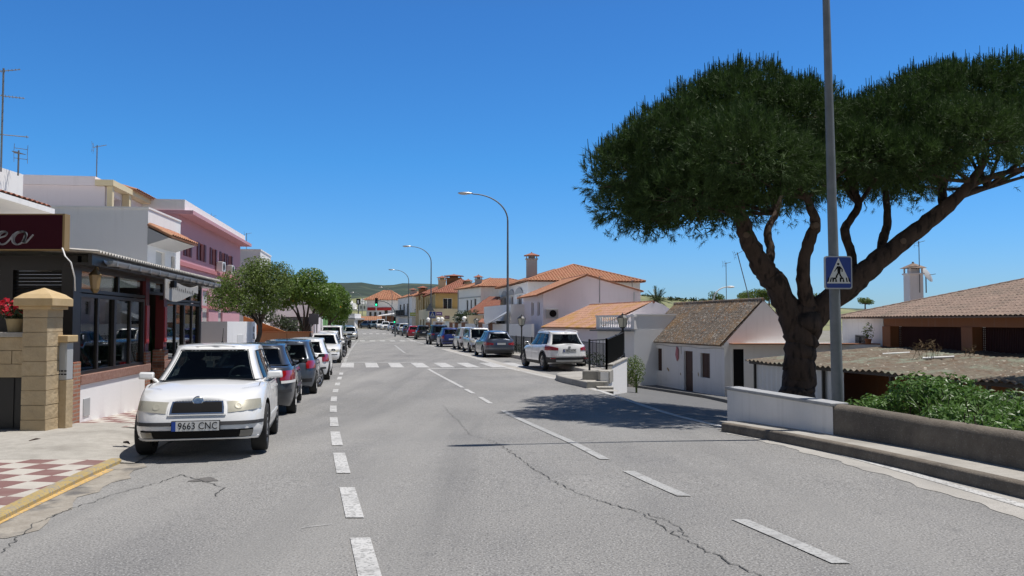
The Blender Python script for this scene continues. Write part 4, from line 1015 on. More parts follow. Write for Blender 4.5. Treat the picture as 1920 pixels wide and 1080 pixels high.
def opening(par, A, B, o, style, depth=.14):
    """fills one opening; style: win, door, shut, roll, dark, grill"""
    a, b, c, d = o[:4]; T = FT(A, B); D = depth - .03; m = MB(); m.T = T; w = .06
    if style in ('win', 'winw', 'grill', 'winm'):
        fm = {'win': M['dark_frame'], 'winw': M['white_paint'], 'grill': M['white_paint'], 'winm': M['maroon']}[style]
        m.box(a, b, D, D + .05, c, c + w); m.box(a, b, D, D + .05, d - w, d); m.box(a, a + w, D, D + .05, c + w, d - w); m.box(b - w, b, D, D + .05, c + w, d - w)
        m.box((a+b)/2 - .025, (a+b)/2 + .025, D, D + .05, c + w, d - w)
        fo = m.build('window', fm, par)
        g = MB(); g.T = T; g.box(a + w, b - w, D + .02, D + .03, c + w, d - w); g.build('pane', M['dark_glass'], fo)
        if style == 'grill':
            g = MB(); g.T = T; n = max(3, int((b - a)/.11))
            for k in range(n + 1): x = a + (b - a)*k/n; g.box(x - .008, x + .008, -.03, -.014, c - .03, d + .03)
            for z in (c + .05, (c+d)/2, d - .05): g.box(a - .03, b + .03, -.014, -.002, z - .01, z + .01)
            g.build('window_grille', M['black_metal'], fo)
        if style == 'winm':
            for x0, x1 in ((a - (b-a)*.42, a - .01), (b + .01, b + (b-a)*.42)):
                g = MB(); g.T = T; g.box(x0, x1, -.04, -.004, c, d); 
                n = int((d - c)/.07)
                for k in range(n): g.box(x0 + .03, x1 - .03, -.052, -.04, c + .04 + k*.07, c + .08 + k*.07)
                g.build('shutter', M['maroon'], fo)
    elif style == 'door':
        m.box(a, b, D, D + .04, c, d)
        for z0, z1 in ((c + .15, c + (d-c)*.42), (c + (d-c)*.5, d - .15)): m.box(a + .12, b - .12, D - .015, D, z0, z1)
        o_ = m.build('door', M['wood_dark'], par)
        g = MB(); g.T = T; g.ball((b - .1, D - .05, (c+d)/2), .03); g.build('handle', M['steel'], o_)
    elif style in ('shut', 'shutw'):
        m.box(a, b, D, D + .03, c, d); n = int((d - c)/.08)
        for k in range(n): m.box(a + .05, b - .05, D - .012, D, c + .03 + k*.08, c + .085 + k*.08)
        m.box((a+b)/2 - .02, (a+b)/2 + .02, D - .02, D - .012, c, d)
        m.build('shutter', M['wood_dark'] if style == 'shut' else M['shutter_white'], par)
    elif style == 'roll':
        m.box(a, b, D, D + .03, c, d); n = int((d - c)/.06)
        for k in range(n): m.box(a, b, D - .01, D, c + k*.06, c + k*.06 + .045)
        m.build('roller_shutter', M['shutter_white'], par)
    elif style == 'dark':
        q = .25 if depth > .1 else .015; m.box(a, b, D + q, D + q + .02, c, d); m.build('doorway', M['black'], par)  # flat black panel stands in for the shade inside the opening
def walls(par, name, poly, z0, z1, m, ops=None, skip=(), depth=.14, top=True):
    """closed ring of facades; ops = {side: [(s0, s1, za, zb, style)]}"""
    mb = MB(); n = len(poly); ops = ops or {}
    for i in range(n):
        if i in skip: continue
        wall(mb, poly[i], poly[(i+1) % n], z0, z1, ops.get(i, ()), depth)
    if top: mb.add([(p[0], p[1], z1) for p in poly], [tuple(range(n))])
    o = mb.build(name, m, par)
    for i, L_ in ops.items():
        for q in L_: opening(par, poly[i], poly[(i+1) % n], q, q[4], depth)
    return o
def box_poly(A, B, depth):
    """front edge A->B (outside on its right), body going back by depth"""
    d = Vector((B[0]-A[0], B[1]-A[1], 0)).normalized(); n = Vector((-d.y, d.x, 0))*depth
    return [tuple(A[:2]), tuple(B[:2]), (B[0]+n.x, B[1]+n.y), (A[0]+n.x, A[1]+n.y)]
def tile_roof(mb, poly, period=.24, row=.38, amp=.055, th=.05, mi=0, soffit=True, sub=6, step=.010):
    """barrel-tile roof over a convex planar polygon; poly[0]->poly[1] is the eave (seen from outside, left to right)"""
    P = [Vector(p) for p in poly]; e = (P[1] - P[0]).normalized(); nn = Vector((0,0,0))
    for i in range(len(P)): nn += P[i].cross(P[(i+1) % len(P)])
    nn.normalize(); f = nn.cross(e); O = P[0]
    p2 = [((p - O).dot(e), (p - O).dot(f)) for p in P]
    smin, smax = min(p[0] for p in p2), max(p[0] for p in p2)
    def span(s):
        ts = []
        for i in range(len(p2)):
            (a, b), (c, d) = p2[i], p2[(i+1) % len(p2)]
            if abs(c - a) < 1e-6:
                if abs(s - a) < 1e-4: ts += [b, d]
            elif min(a, c) - 1e-6 <= s <= max(a, c) + 1e-6: ts.append(b + (d - b)*(s - a)/(c - a))
        return (min(ts), max(ts)) if ts else (0, 0)
    tmax = max(p[1] for p in p2); nr = max(1, int(math.ceil(tmax/row)))
    n = max(2, int((smax - smin)/period*sub)); rows = []; r = random.Random(int(abs(smax*97 + tmax*13)))
    cols = []
    for i in range(n + 1):
        s = smin + (smax - smin)*i/n; t0, t1 = span(min(max(s, smin + 1e-5), smax - 1e-5)); ph = (s/period) % 1
        h = amp*(abs(math.sin(math.pi*ph))**.8)*1.0
        c = []; jr = random.Random(int(s/period)*7 + 3)
        for k in range(nr):
            for tt, hh in ((k*row, step), ((k+1)*row - .004, .0)):
                t = min(max(tt, t0), t1); j = jr.uniform(-.008, .008)
                c.append(O + e*s + f*t + nn*(h + hh + j*.5 + .004))
        cols.append(c)
    rows = [[cols[i][j] for i in range(n + 1)] for j in range(2*nr)]
    mb.grid(rows, mi)
    if soffit: mb.slab([p + nn*.0 for p in P], th, mi)
def ridge_caps(mb, a, b, r=.09, mi=0, seg=.4):
    a, b = Vector(a), Vector(b); n = max(1, int((b - a).length/seg)); d = (b - a)/n
    for k in range(n): mb.tube([a + d*k, a + d*(k + 1.06)], [r, r*.88], 8, mi)
def chimney(par, x, y, z0, z1, w, m=None, capm=None):
    b = MB(); b.box(x-w/2, x+w/2, y-w/2, y+w/2, z0, z1 - .55); b.box(x-w*.58, x+w*.58, y-w*.58, y+w*.58, z1-.55, z1-.48)
    for sx in (-1, 1):
        for sy in (-1, 1): b.box(x+sx*w*.5-.07*(sx>0)*1, x+sx*w*.5+.07*(sx<0)*1, y+sy*w*.5-.07*(sy>0), y+sy*w*.5+.07*(sy<0), z1-.48, z1-.22)
    b.box(x-w*.3, x+w*.3, y-w*.3, y+w*.3, z1-.48, z1-.25)
    o = b.build('chimney', m or M['white'], par)
    c = MB(); q = w*.72; c.add([(x-q, y-q, z1-.22), (x+q, y-q, z1-.22), (x+q, y+q, z1-.22), (x-q, y+q, z1-.22), (x, y, z1+.06)], [(3,2,1,0), (0,1,4), (1,2,4), (2,3,4), (3,0,4)]); c.ball((x, y, z1 + .06), .06)
    c.build('chimney_cap', capm or M['tile_red'], o); return o
def antenna(x, y, z0, h, label, yaw=0.0, big=False, k_=.48):
    t = thing('roof_aerial', label, 'aerial', (x, y, z0), yaw, 'television aerials on the roofs')
    m = MB(); m.tube([(0, 0, -.1), (0, 0, h)], .022, 6); m.build('mast', M['galv'], t)
    def yagi(z, L_, n, w, tilt=0):
        L_ *= k_; w *= k_; m = MB(); m.tube([(-L_*.3, 0, z), (L_*.7, 0, z + tilt)], .012, 5)
        for k in range(n):
            q = k/(n-1); ww = w*(1 - .5*q); xx = -L_*.25 + L_*.9*q; m.tube([(xx, -ww/2, z + tilt*q), (xx, ww/2, z + tilt*q)], .008, 4)
        for s in (-1, 1): m.tube([(-L_*.3, -w*.6, z), (-L_*.36, -w*.6, z + s*.22)], .006, 4); m.tube([(-L_*.3, w*.6, z), (-L_*.36, w*.6, z + s*.22)], .006, 4); m.tube([(-L_*.3, -w*.6, z + s*.12), (-L_*.3, w*.6, z + s*.12)], .008, 4)
        m.build('aerial_array', M['galv'], t)
    yagi(h - .1, 1.0, 7, .5, .12)
    if big: yagi(h*.72, 1.3, 9, .7); yagi(h*.33, 1.6, 2, 1.2)
    return t
# ================================================================ left side, near: restaurant terrace
pa = gp(147, 794, .1); SL = -.148
RA = (pa.x, pa.y); RB = (pa.x + SL*8.8, pa.y + 8.8)
RT = FT(RA, RB); RLn = math.hypot(RB[0]-RA[0], RB[1]-RA[1])
def rs(px):
    x, y, t = on_line(RA, RB, px); return t*RLn
res = thingw('restaurant_terrace', 'single-storey restaurant front with dark glazed windows, low white wall and tin roof', 'restaurant', (RA[0], RA[1], -.05))
z_s, z_w0, z_w1, z_t, z_r = .56, .72, 2.08, 2.52, 2.74
p_end = RLn
d0, d1 = rs(283), rs(309)
m = MB(); m.T = RT
m.box(0, d0, .0, .22, -.4, z_s); m.box(d1, p_end, .0, .22, -.5, z_s); m.build('base_wall', M['white'], res)
m = MB(); m.T = RT; s0 = rs(160); m.box(s0, s0 + .3, -.015, .0, .02, .32); m.build('vent_plate', M['grey_paint'], res, bevel=.005)
M['sill'] = stack_noise(mat('reddish_stone_sill', (.26, .13, .09), .7, (.36, .22, .17), 14), [(30, .5, .7, (.16, .07, .05), .6, 3, None)])
m = MB(); m.T = RT; m.box(0, d0, -.03, .25, z_s, z_w0); m.box(d1, p_end, -.03, .25, z_s, z_w0); m.build('stone_sill', M['sill'], res, bevel=.008)
def rwin(s0, s1, n, zz0, zz1, leafy=True):
    f = MB(); f.T = RT; w = .06
    f.box(s0, s1, .03, .11, zz0, zz0 + w); f.box(s0, s1, .03, .11, zz1 - w, zz1)
    for k in range(n + 1):
        x = s0 + (s1 - s0)*k/n; hw_ = .035 if k % 2 else .06; f.box(max(s0, x - hw_), min(s1, x + hw_), .03, .11, zz0 + w, zz1 - w)
    fo = f.build('window', M['dark_frame'], res)
    g = MB(); g.T = RT
    for k in range(n): g.box(s0 + (s1 - s0)*k/n + .04, s0 + (s1 - s0)*(k+1)/n - .04, .06 + .02*(k % 2), .068 + .02*(k % 2), zz0 + w, zz1 - w)
    g.build('pane', M['pane'], fo)
rwin(.0, d0 - .32, 4, z_w0, z_w1); rwin(d1 + .3, p_end - .2, 4, z_w0, z_w1)
rwin(.0, d0 - .0, 2, z_w1 + .02, z_t); rwin(d1, p_end - .0, 3, z_w1 + .02, z_t); rwin(d0, d1, 1, 2.2, z_t)
for s0, s1 in ((-.32, 0), (d0 - .32, d0), (d1, d1 + .3), (p_end - .2, p_end)):
    m = MB(); m.T = RT; h_ = .95 if s0 < 0 else .98; m.box(s0, s1, -.02, .24, -.4, h_); m.build('brick_pier', M['brick'], res, bevel=.006)
    m = MB(); m.T = RT; m.box(s0 + .03, s1 - .03, .02, .2, h_, z_t); m.build('post', M['maroon'] if s0 > 0 and s1 < p_end else M['dark_frame'], res)
    if 0 < s0 < d1 + .1:
        m = MB(); m.T = RT; m.box(s0 + .06, s1 - .06, .0, .018, 1.15, 1.95); m.build('menu_board', M['red'], res)
m = MB(); m.T = RT; m.box(d0 + .02, d0 + .5, .35, .40, -.1, 2.15); m.box(d0 + .55, d1 - .05, .75, .8, -.1, 2.15); m.build('door', M['dark_frame'], res)
# roof of corrugated sheets, dark fascia, gutter
M['tin'] = mat('pale_corrugated_sheet', (.52, .50, .46), .6, (.40, .37, .33), 3)
m = MB(); m.T = RT; rows = []; n = 330
for (yy, zz) in ((-.42, z_r), (2.2, z_r + .16), (5.2, z_r + .3)):
    rows.append([(-.5 + (RLn + .7)*i/n, yy, zz + .022*math.sin(2*math.pi*i/5)) for i in range(n + 1)])
m.grid(rows); m.grid([[(p[0], p[1], p[2] - .012) for p in r] for r in rows[::-1]])
m.grid([[(p[0], p[1], p[2] - .012) for p in rows[0]], rows[0]])
m.build('roof', M['tin'], res, smooth=60)
m = MB(); m.T = RT; m.box(-.42, RLn + .1, -.30, -.24, z_t + .0, z_r - .035); m.box(-.42, RLn + .1, -.24, .12, z_t, z_t + .04); m.build('fascia', M['dark_frame'], res)
m = MB(); m.T = RT
prof = [(.075*math.cos(a), .075*math.sin(a)) for a in [math.pi + math.pi*k/10 for k in range(11)]]
rows = [[(s, -.385 + a, z_t + .11 + b) for a, b in prof] for s in (.1, RLn + .1)]
m.grid(rows); m.grid([[(p[0], p[1]*1.0 + .0, p[2] + .004) for p in r][::-1] for r in rows])
for k in range(14): s = .3 + k*(RLn - .4)/13; m.box(s - .012, s + .012, -.47, -.30, z_t + .025, z_t + .12)
m.build('gutter', mat('pale_zinc_gutter', (.40, .42, .44), .45, metal=.3), res, smooth=60)
# near end: dark frame with louvres, and the room behind the glass
m = MB(); m.T = RT @ Matrix.Rotation(R(90), 4, 'Z')
m2 = MB(); m2.T = RT
for x in (-.42, ): pass
ew = MB(); ew.box(RA[0] - 6.5, RA[0] - .06, RA[1] - .02, RA[1] + .1, z_t - .06, z_r - .04)
for x in (.0, 1.05, 2.6, 4.2): ew.box(RA[0] - x - .28, RA[0] - x - .06, RA[1] - .04, RA[1] + .12, -.1, z_t - .06)
ew.build('end_frame', M['dark_frame'], res)
lv = MB()
for k in range(26): z = 1.0 + k*.058; lv.add([(RA[0]-6.4, RA[1]+.02, z), (RA[0]-.3, RA[1]+.02, z), (RA[0]-.3, RA[1]+.07, z+.055), (RA[0]-6.4, RA[1]+.07, z+.055)], [(0,1,2,3)])
M['louvre'] = mat('grey_brown_louvre', (.06, .055, .05), .5); lv.build('louvre', M['louvre'], res)
m = MB(); m.T = RT; m.box(0, RLn, 5.0, 5.1, -.3, z_t); m.box(RLn - .12, RLn - .02, .3, 5, -.3, z_t); m.box(.1, RLn - .15, .3, 5, -.32, -.12); m.build('inner_wall', mat('dim_brown_interior', (.12, .085, .06), .8), res)
m = MB(); m.T = RT
for k in range(5):
    x = 1.0 + 1.7*k; m.lathe([(.03, -.1), (.03, .62), (.4, .62), (.4, .65), (0, .66)], 14, (x, 1.5, 0))
    for a in (0, 2.1, 4.2): cx, cy = x + .62*math.cos(a), 1.5 + .5*math.sin(a); m.box(cx-.2, cx+.2, cy-.2, cy+.2, .3, .34); m.box(cx-.2, cx+.2, cy+.17, cy+.2, .34, .8)
m.build('table_set', M['wood_dark'], res)
def leaf_clump(mb, c, rx, ry, rz, n, size, r, hollow=.55, up=.3, mi=0, asp=.42):
    for _ in range(n):
        while True:
            p = Vector((r.uniform(-1,1), r.uniform(-1,1), r.uniform(-1,1)))
            if hollow < p.length <= 1: break
        q = Vector((c[0] + p.x*rx, c[1] + p.y*ry, c[2] + p.z*rz)); d = (p + Vector((r.gauss(0,.5), r.gauss(0,.5), r.gauss(up,.5)))).normalized()
        x = d.orthogonal().normalized(); x.rotate(Matrix.Rotation(r.uniform(0, 6.28), 3, d)); s = size*r.uniform(.6, 1.3)
        a = q + x*s; b = q - x*s; w = d.cross(x)*s*asp; dn = d*s*.18
        mb.add([a - dn, q + w, b - dn, q - w], [(0,1,2,3)], mi)
r = random.Random(5)
for k in range(9):
    s = .4 + k*.95
    if d0 - .2 < s < d1 + .2: continue
    c = RT @ Vector((s, .5, 0)); t = thing('potted_plant', 'tall narrow-leaved plant standing behind the restaurant windows', 'plant', (c.x, c.y, -.12), 0, 'plants behind the restaurant windows')
    m = MB(); m.lathe([(.09, 0), (.15, .3), (.13, .3), (0, .26)], 10); m.build('pot', M['terracotta'], t); m = MB()
    for q in range(60):
        a = r.uniform(0, 6.28); tip = Vector((math.cos(a)*r.uniform(.05,.4), math.sin(a)*r.uniform(.05,.3), r.uniform(.75, 1.75))); b_ = Vector((math.cos(a)*.03, math.sin(a)*.03, .25)); w = Vector((-math.sin(a)*.035, math.cos(a)*.035, 0)); md = b_.lerp(tip, .55) + Vector((0, 0, .12))
        m.add([b_, md - w, tip, md + w], [(0,1,2,3)])
    m.build('leaves', M['shrub'], t)
# big name board on the corner of the roof
sg_ = thingw('restaurant_sign', 'dark maroon sign board with gold edge and silver script letters on the roof corner', 'sign', at(60, 468, 12.9))
a, b = at(-210, 403, 12.85), at(117, 467, 12.85)
m = MB(); m.box(a.x, b.x, 12.85, 12.97, b.z, a.z); m.build('board', M['dark_red'], sg_)
M['gold'] = mat('gold_edge', (.30, .20, .08), .5)
m = MB(); e = .018
m.box(a.x - e, b.x + .035, 12.84, 12.99, b.z - e, b.z - .001); m.box(a.x - e, b.x + e, 12.84, 12.99, a.z + .001, a.z + e); m.box(b.x + .001, b.x + .035, 12.84, 12.99, b.z - .001, a.z + e); m.build('frame', M['gold'], sg_)
m = MB()
def script(ptsl, w0=.022, w1=.05):
    for pts in ptsl:
        P = []
        for i in range(len(pts) - 1):
            p0 = pts[max(i-1, 0)]; p1, p2 = pts[i], pts[i+1]; p3 = pts[min(i+2, len(pts)-1)]
            for k in range(6):
                t = k/6; P.append(tuple(.5*((2*p1[j]) + (-p0[j]+p2[j])*t + (2*p0[j]-5*p1[j]+4*p2[j]-p3[j])*t*t + (-p0[j]+3*p1[j]-3*p2[j]+p3[j])*t**3) for j in (0, 1)))
        P.append(pts[-1]); Q = [at(x/6, 380 + y/6, 12.835) for x, y in P]
        for i in range(len(Q) - 1):
            d = (Q[i+1] - Q[i]).normalized(); n_ = Vector((-d.z, 0, d.x)); wd = w0 + (w1 - w0)*max(0, -d.z*.9 - d.x*.25)
            e0 = d*.004
            m.add([Q[i] - n_*wd/2 - e0, Q[i+1] - n_*wd/2 + e0, Q[i+1] + n_*wd/2 + e0, Q[i] + n_*wd/2 - e0] + [q + Vector((0, .014, 0)) for q in (Q[i] - n_*wd/2 - e0, Q[i+1] - n_*wd/2 + e0, Q[i+1] + n_*wd/2 + e0, Q[i] + n_*wd/2 - e0)], [(0,1,2,3), (7,6,5,4), (0,4,5,1), (1,5,6,2), (2,6,7,3), (3,7,4,0)])
script([[(-60,420), (-10,395), (50,375), (75,345), (55,328), (10,335), (-25,380), (-30,430), (0,465), (50,462), (100,420), (150,355)],
        [(225,328), (180,345), (145,395), (150,445), (190,470), (240,450), (285,400), (290,355), (262,328), (225,328)],
        [(262,328), (290,350), (275,400), (262,440), (290,445), (330,405), (368,362)]])
m.build('lettering', mat('silver_letters', (.60, .62, .64), .5), sg_)
# cable from the board to the roof corner
cb = MB(); pts = [at(117, 465, 12.84), at(122, 480, 12.8), at(133, 492, 12.75), at(140, 520, 12.9), at(141, 545, 13.0)]; cb.tube(pts, [.012]*5, 6)
tag(cb.build('cable', M['white_paint'], smooth=180), 'pale cable hanging from the corner of the maroon sign board', 'cable')
# hanging wavy banner
bn = thingw('hanging_banner', 'pale wavy sign hanging under the gutter above the restaurant door', 'sign', RT @ Vector((d0, -.5, 2.2)))
m = MB(); rows = []; sB0, sB1 = rs(266), rs(330) + .2; n = 24
for k in range(n + 1):
    u = k/n; s = sB0 + (sB1 - sB0)*u; tp = 2.50 - .16*math.sin(u*3.0)*u; bt = 2.14 - .10*math.sin(u*math.pi*1.5 + .4)*1.0 + (.05 if u > .85 else 0)
    rows.append([(s, -.46, bt), (s, -.46, tp), (s, -.435, tp), (s, -.435, bt)])
m.T = RT; m.grid(rows, close=True); m.add(rows[0], [(0,1,2,3)]); m.add(rows[-1], [(3,2,1,0)])
m.build('board', mat('banner_grey_cream', (.36, .34, .31), .6, (.46, .44, .40), 6), bn)
m = MB(); r = random.Random(2)
for k in range(15):
    u = .1 + .82*k/14; s = sB0 + (sB1 - sB0)*u; z = 2.33 - .10*u
    hgt = .05 if k % 4 else .09; m.T = RT; m.box(s, s + .03, -.468, -.461, z, z + hgt); m.box(s + .03, s + .055, -.468, -.461, z, z + .02)
m.build('lettering', mat('banner_letters', (.10, .095, .09), .6), bn)
m = MB(); m.T = RT; s = sB0 + .3; m.box(s, s + .22, -.56, -.475, 2.33, 2.47); m.build('spotlight', M['black'], bn, bevel=.01)
# coach lamp on the corner post
cl = thingw('wall_lantern', 'brass wall lantern on the corner post of the restaurant', 'lamp', RT @ Vector((-.1, -.15, 2.2)))
c = RT @ Vector((-.02, -.22, 2.18))
m = MB(); m.lathe([(.02, .30), (.09, .22), (.11, .20), (.10, .19)], 8, c); m.lathe([(.03, -.1), (.07, -.05), (.075, -.03)], 8, c); m.tube([c + Vector((0, 0, .3)), c + Vector((-.02, .05, .38)), c + Vector((-.05, .2, .3))], .012, 6); m.build('bracket', mat('aged_brass', (.25, .18, .09), .4, metal=.7), cl)
m = MB(); m.lathe([(.07, -.03), (.10, .19)], 8, c); m.build('lamp_glass', mat('amber_glass', (.35, .24, .12), .15), cl)
# ---- stone gate pillar, wall, planter, meter cabinet
PX, PY = at(40, 700, 12.15).x, 12.15
gpz = zr(12.3) + .06
pl = thingw('gate_pillar', 'sandstone gate pillar with pyramid cap beside the restaurant', 'pillar', (PX + .2, PY + .2, gpz))
x1_ = PX + .37
for k in range(9):
    z = gpz + k*.215; hgt = .213
    if z > 1.8: break
    m = MB() if k == 0 else m; m.box(PX + .004*(k % 2), x1_ - .004*(k % 2), PY + .003*((k+1) % 2), PY + .42, z, min(1.83, z + hgt) - .006); m.box(PX + .012, x1_ - .012, PY + .012, PY + .41, z + hgt - .006, min(1.83, z + hgt))
pm = m.build('shaft', M['stone'], pl, bevel=.006)
m = MB(); cx, cy = PX + .19, PY + .21; q = .29
m.box(cx-q+.05, cx+q-.05, cy-q+.05, cy+q-.05, 1.79, 1.84); m.box(cx-q, cx+q, cy-q, cy+q, 1.84, 1.95); q2 = .21
m.add([(cx-q,cy-q,1.95),(cx+q,cy-q,1.95),(cx+q,cy+q,1.95),(cx-q,cy+q,1.95),(cx-q2,cy-q2,2.02),(cx+q2,cy-q2,2.02),(cx+q2,cy+q2,2.02),(cx-q2,cy+q2,2.02),(cx,cy,2.12)],[(0,1,5,4),(1,2,6,5),(2,3,7,6),(3,0,4,7),(4,5,8),(5,6,8),(6,7,8),(7,4,8)])
m.build('cap', M['stone_smooth'], pl, bevel=.008)
gw = thingw('stone_wall', 'low sandstone block wall with slab coping left of the gate pillar', 'wall', (PX - 1.5, PY + .2, gpz))
m = MB()
for k in range(3):
    for j in range(8): m.box(PX - .005 - (j+1)*.4 + .2*(k % 2), PX - .015 - j*.4 + .2*(k % 2) if (j or not k % 2) else PX - .006, PY + .1, PY + .36, .78 + k*.2, .975 + k*.2)
m.build('masonry', M['stone'], gw, bevel=.006)
m = MB(); m.box(PX - 3.4, PX - .004, PY + .04, PY + .42, 1.378, 1.45); m.build('coping', M['concrete'], gw, bevel=.01)
gt = thingw('gate', 'dark sheet-metal gate under the sandstone wall left of the pillar', 'gate', (PX - 1, PY + .2, gpz))
m = MB(); m.box(PX - 3.3, PX - .008, PY + .17, PY + .22, gpz + .06, .775)
for k in range(12): m.box(PX - 3.2 + k*.27, PX - 3.17 + k*.27, PY + .155, PY + .17, gpz + .08, .76)
m.build('leaf_panel', M['black_metal'], gt)
pt = thingw('planter', 'cream planter with red geraniums on the sandstone wall', 'planter', (PX - .2, PY + .2, 1.45))
m = MB(); a = at(22, 628, 12.3); m.lathe([(.10, 0), (.13, .18), (.14, .2), (.12, .2), (.11, .16), (0, .16)], 16, (a.x, PY + .24, 1.45)); m.build('pot', mat('old_cream_pot', (.36, .28, .15), .8), pt, smooth=50)
r = random.Random(11); m = MB(); leaf_clump(m, (a.x - .02, PY + .24, 1.76), .27, .2, .15, 190, .045, r, .2); m.build('leaves', M['hedge'], pt)
M['geranium'] = leaf_mat('geranium_petals', (.50, .015, .03), (.62, .03, .06), .25)
m = MB(); leaf_clump(m, (a.x - .06, PY + .2, 1.83), .30, .2, .14, 260, .028, r, .35, asp=.8); m.build('flowers', M['geranium'], pt)
mc = thingw('meter_cabinet', 'pale grey meter cabinet with slotted door between pillar and brick pier', 'cabinet', at(118, 710, 12.55))
a = at(105, 710, 12.5); xa, xb = at(100, 700, 12.5).x, at(125, 700, 12.5).x
m = MB(); m.box(xa, xb, 12.5, 12.7, gpz - .05, .72); m.build('stone_base', M['stone'], mc, bevel=.006)
m = MB(); m.box(xa + .01, xb, 12.5, 12.68, .723, 1.29); m.build('box', M['grey_paint'], mc, bevel=.01)
m = MB(); m.box(xa + .03, xb - .02, 12.492, 12.4995, .76, 1.26)
m.build('door', M['grey_paint'], mc, bevel=.004)
m = MB()
for j in range(2):
    for k in range(3): m.box(xa + .07 + k*.05, xa + .105 + k*.05, 12.486, 12.4915, .80 + j*.05, .82 + j*.05)
m.build('vent_slot', M['black'], mc)
m = MB(); m.box(xa - .02, xb + .04, 12.44, 12.74, 1.293, 1.40); m.build('coping', M['stone_smooth'], mc, bevel=.012)
# dry palm bits / twigs on the drive
for (px, py, px2, py2) in ((55, 830, 78, 826), (232, 832, 243, 835)):
    m = MB(); a, b = gp(px, py, .06), gp(px2, py2, .06); m.tube([a + Vector((0,0,.02)), (a+b)/2 + Vector((0,.02,.03)), b + Vector((0,0,.02))], [.012, .018, .006], 5)
    tag(m.build('dry_twig', M['bark'], smooth=180), 'dry brown twig on the concrete by the pillar' if px < 100 else 'dry brown twig on the concrete by the white hatchback', 'twig')
# ================================================================ left side, houses behind
h1 = thingw('white_house', 'white house with wide flat eave and roof parapet behind the maroon sign', 'house', (-12, 15, 0))
walls(h1, 'wall', [(-11.5, 8), (-12.1, 19.2), (-22, 19.2), (-22, 8)], -.2, 4.22, M['white'])
a, b = at(-90, 318, 14.2), at(95, 388, 19.4)
ez = 4.26
m = MB(); m.add([(-9.75, 10, ez-.1), (-10.85, 19.4, ez-.1), (-22, 19.4, ez-.1), (-22, 10, ez-.1), (-9.75, 10, ez+.02), (-10.85, 19.4, ez+.02), (-22, 19.4, ez+.02), (-22, 10, ez+.02)], [(3,2,1,0),(4,5,6,7),(0,1,5,4),(1,2,6,5),(2,3,7,6),(3,0,4,7)]); m.build('eave', M['white'], h1)
m = MB(); tile_roof(m, [(-9.8, 10, ez+.03), (-10.9, 19.35, ez+.03), (-11.7, 19.35, ez+.24), (-10.6, 10, ez+.24)]); m.build('roof', M['tile_red'], h1)
m = MB(); wall(m, (-11.84, 12), (-12.1, 20.2), ez + .1, 5.25); wall(m, (-12.1, 20.2), (-22, 20.2), ez+.1, 5.25); wall(m, (-22, 12), (-11.84, 12), ez+.1, 5.25); m.add([(-11.84,12,5.25), (-12.1,20.2,5.25), (-22,20.2,5.25), (-22,12,5.25)], [(0,1,2,3)]); m.build('parapet', M['white'], h1)
h2 = thingw('white_block_house', 'plain white block house with a tiled canopy over its street windows', 'house', (-11.6, 26, 0))
A2, B2 = (-11.57, 26.0), (-11.95, 29.5)
def fs(A, B, px): x, y, t = on_line(A, B, px); return t*math.hypot(B[0]-A[0], B[1]-A[1])
q0, q1, q2, q3 = fs(A2, B2, 291), fs(A2, B2, 308), fs(A2, B2, 320), fs(A2, B2, 327)
walls(h2, 'wall', box_poly(A2, B2, 11), -.3, 5.2, M['white'], {0: [(q0, q1, 2.6, 3.95, 'roll'), (q2, q3, 3.2, 3.9, 'win')]})
m = MB(); m.prism(box_poly((-11.54, 25.97), (-11.92, 29.5), 11), 5.201, 5.26); m.build('coping', M['white'], h2)
T2 = FT(A2, B2)
m = MB(); tile_roof(m, [T2 @ Vector((-.05, -.75, 4.34)), T2 @ Vector((3.0, -.75, 4.34)), T2 @ Vector((3.0, -.01, 4.72)), T2 @ Vector((-.05, -.01, 4.72))], th=.06); m.build('canopy_tiles', M['tile_orange'], h2)
m = MB(); m.add([T2 @ Vector(p) for p in ((-.02,-.66,4.28),(2.95,-.66,4.28),(2.95,0,4.60),(-.02,0,4.60),(-.02,0,4.05),(2.95,0,4.05))], [(0,1,2,3),(0,3,4),(1,5,2),(0,4,5,1)]); m.build('canopy_soffit', M['grey_wall'], h2)
h3 = thingw('lavender_house', 'taller white house with cream eaves and tiled edge behind the plain white block', 'house', (-15.4, 31, 0))
A3, B3 = (-15.45, 31), (-17.3, 43.2); T3 = FT(A3, B3); L3 = math.hypot(B3[0]-A3[0], B3[1]-A3[1])
walls(h3, 'wall', box_poly(A3, B3, 8), -.3, 6.75, M['white_pink'], {0: [(.5, 1.9, 5.0, 6.5, 'dark'), (2.4, 4.4, 5.0, 6.4, 'dark'), (5.6, 7.2, 4.6, 6.0, 'roll'), (8.6, 10.2, 4.6, 6.0, 'roll')]}, depth=.5)
m = MB(); m.T = T3; m.box(-.2, L3, -.35, .3, 6.76, 6.98); m.box(-.05, .15, -.28, -.08, 4.9, 6.75); m.box(2.0, 2.3, -.28, -.02, 4.9, 6.75); m.build('cornice', M['cream'], h3)
m = MB(); tile_roof(m, [T3 @ Vector((2.2, -.5, 6.99)), T3 @ Vector((L3, -.5, 6.99)), T3 @ Vector((L3, .6, 7.3)), T3 @ Vector((2.2, .6, 7.3))]); m.build('roof_edge', M['tile_orange'], h3)
m = MB(); m.T = T3; m.box(-.15, L3, .31, 8, 6.752, 7.1); m.build('roof', M['white_pink'], h3)
m = MB(); c = T3 @ Vector((-.02, 3.3, 5.9)); m.lathe([(.11, 0), (.12, -.08), (.06, -.1), (0, -.1)], 14, (c.x, c.y, c.z), axis='Y'); m.build('wall_lamp', M['black'], h3)
h4 = thingw('pink_house', 'two-storey pink house with maroon shutters and white roof parapet', 'house', (-15, 37, 0))
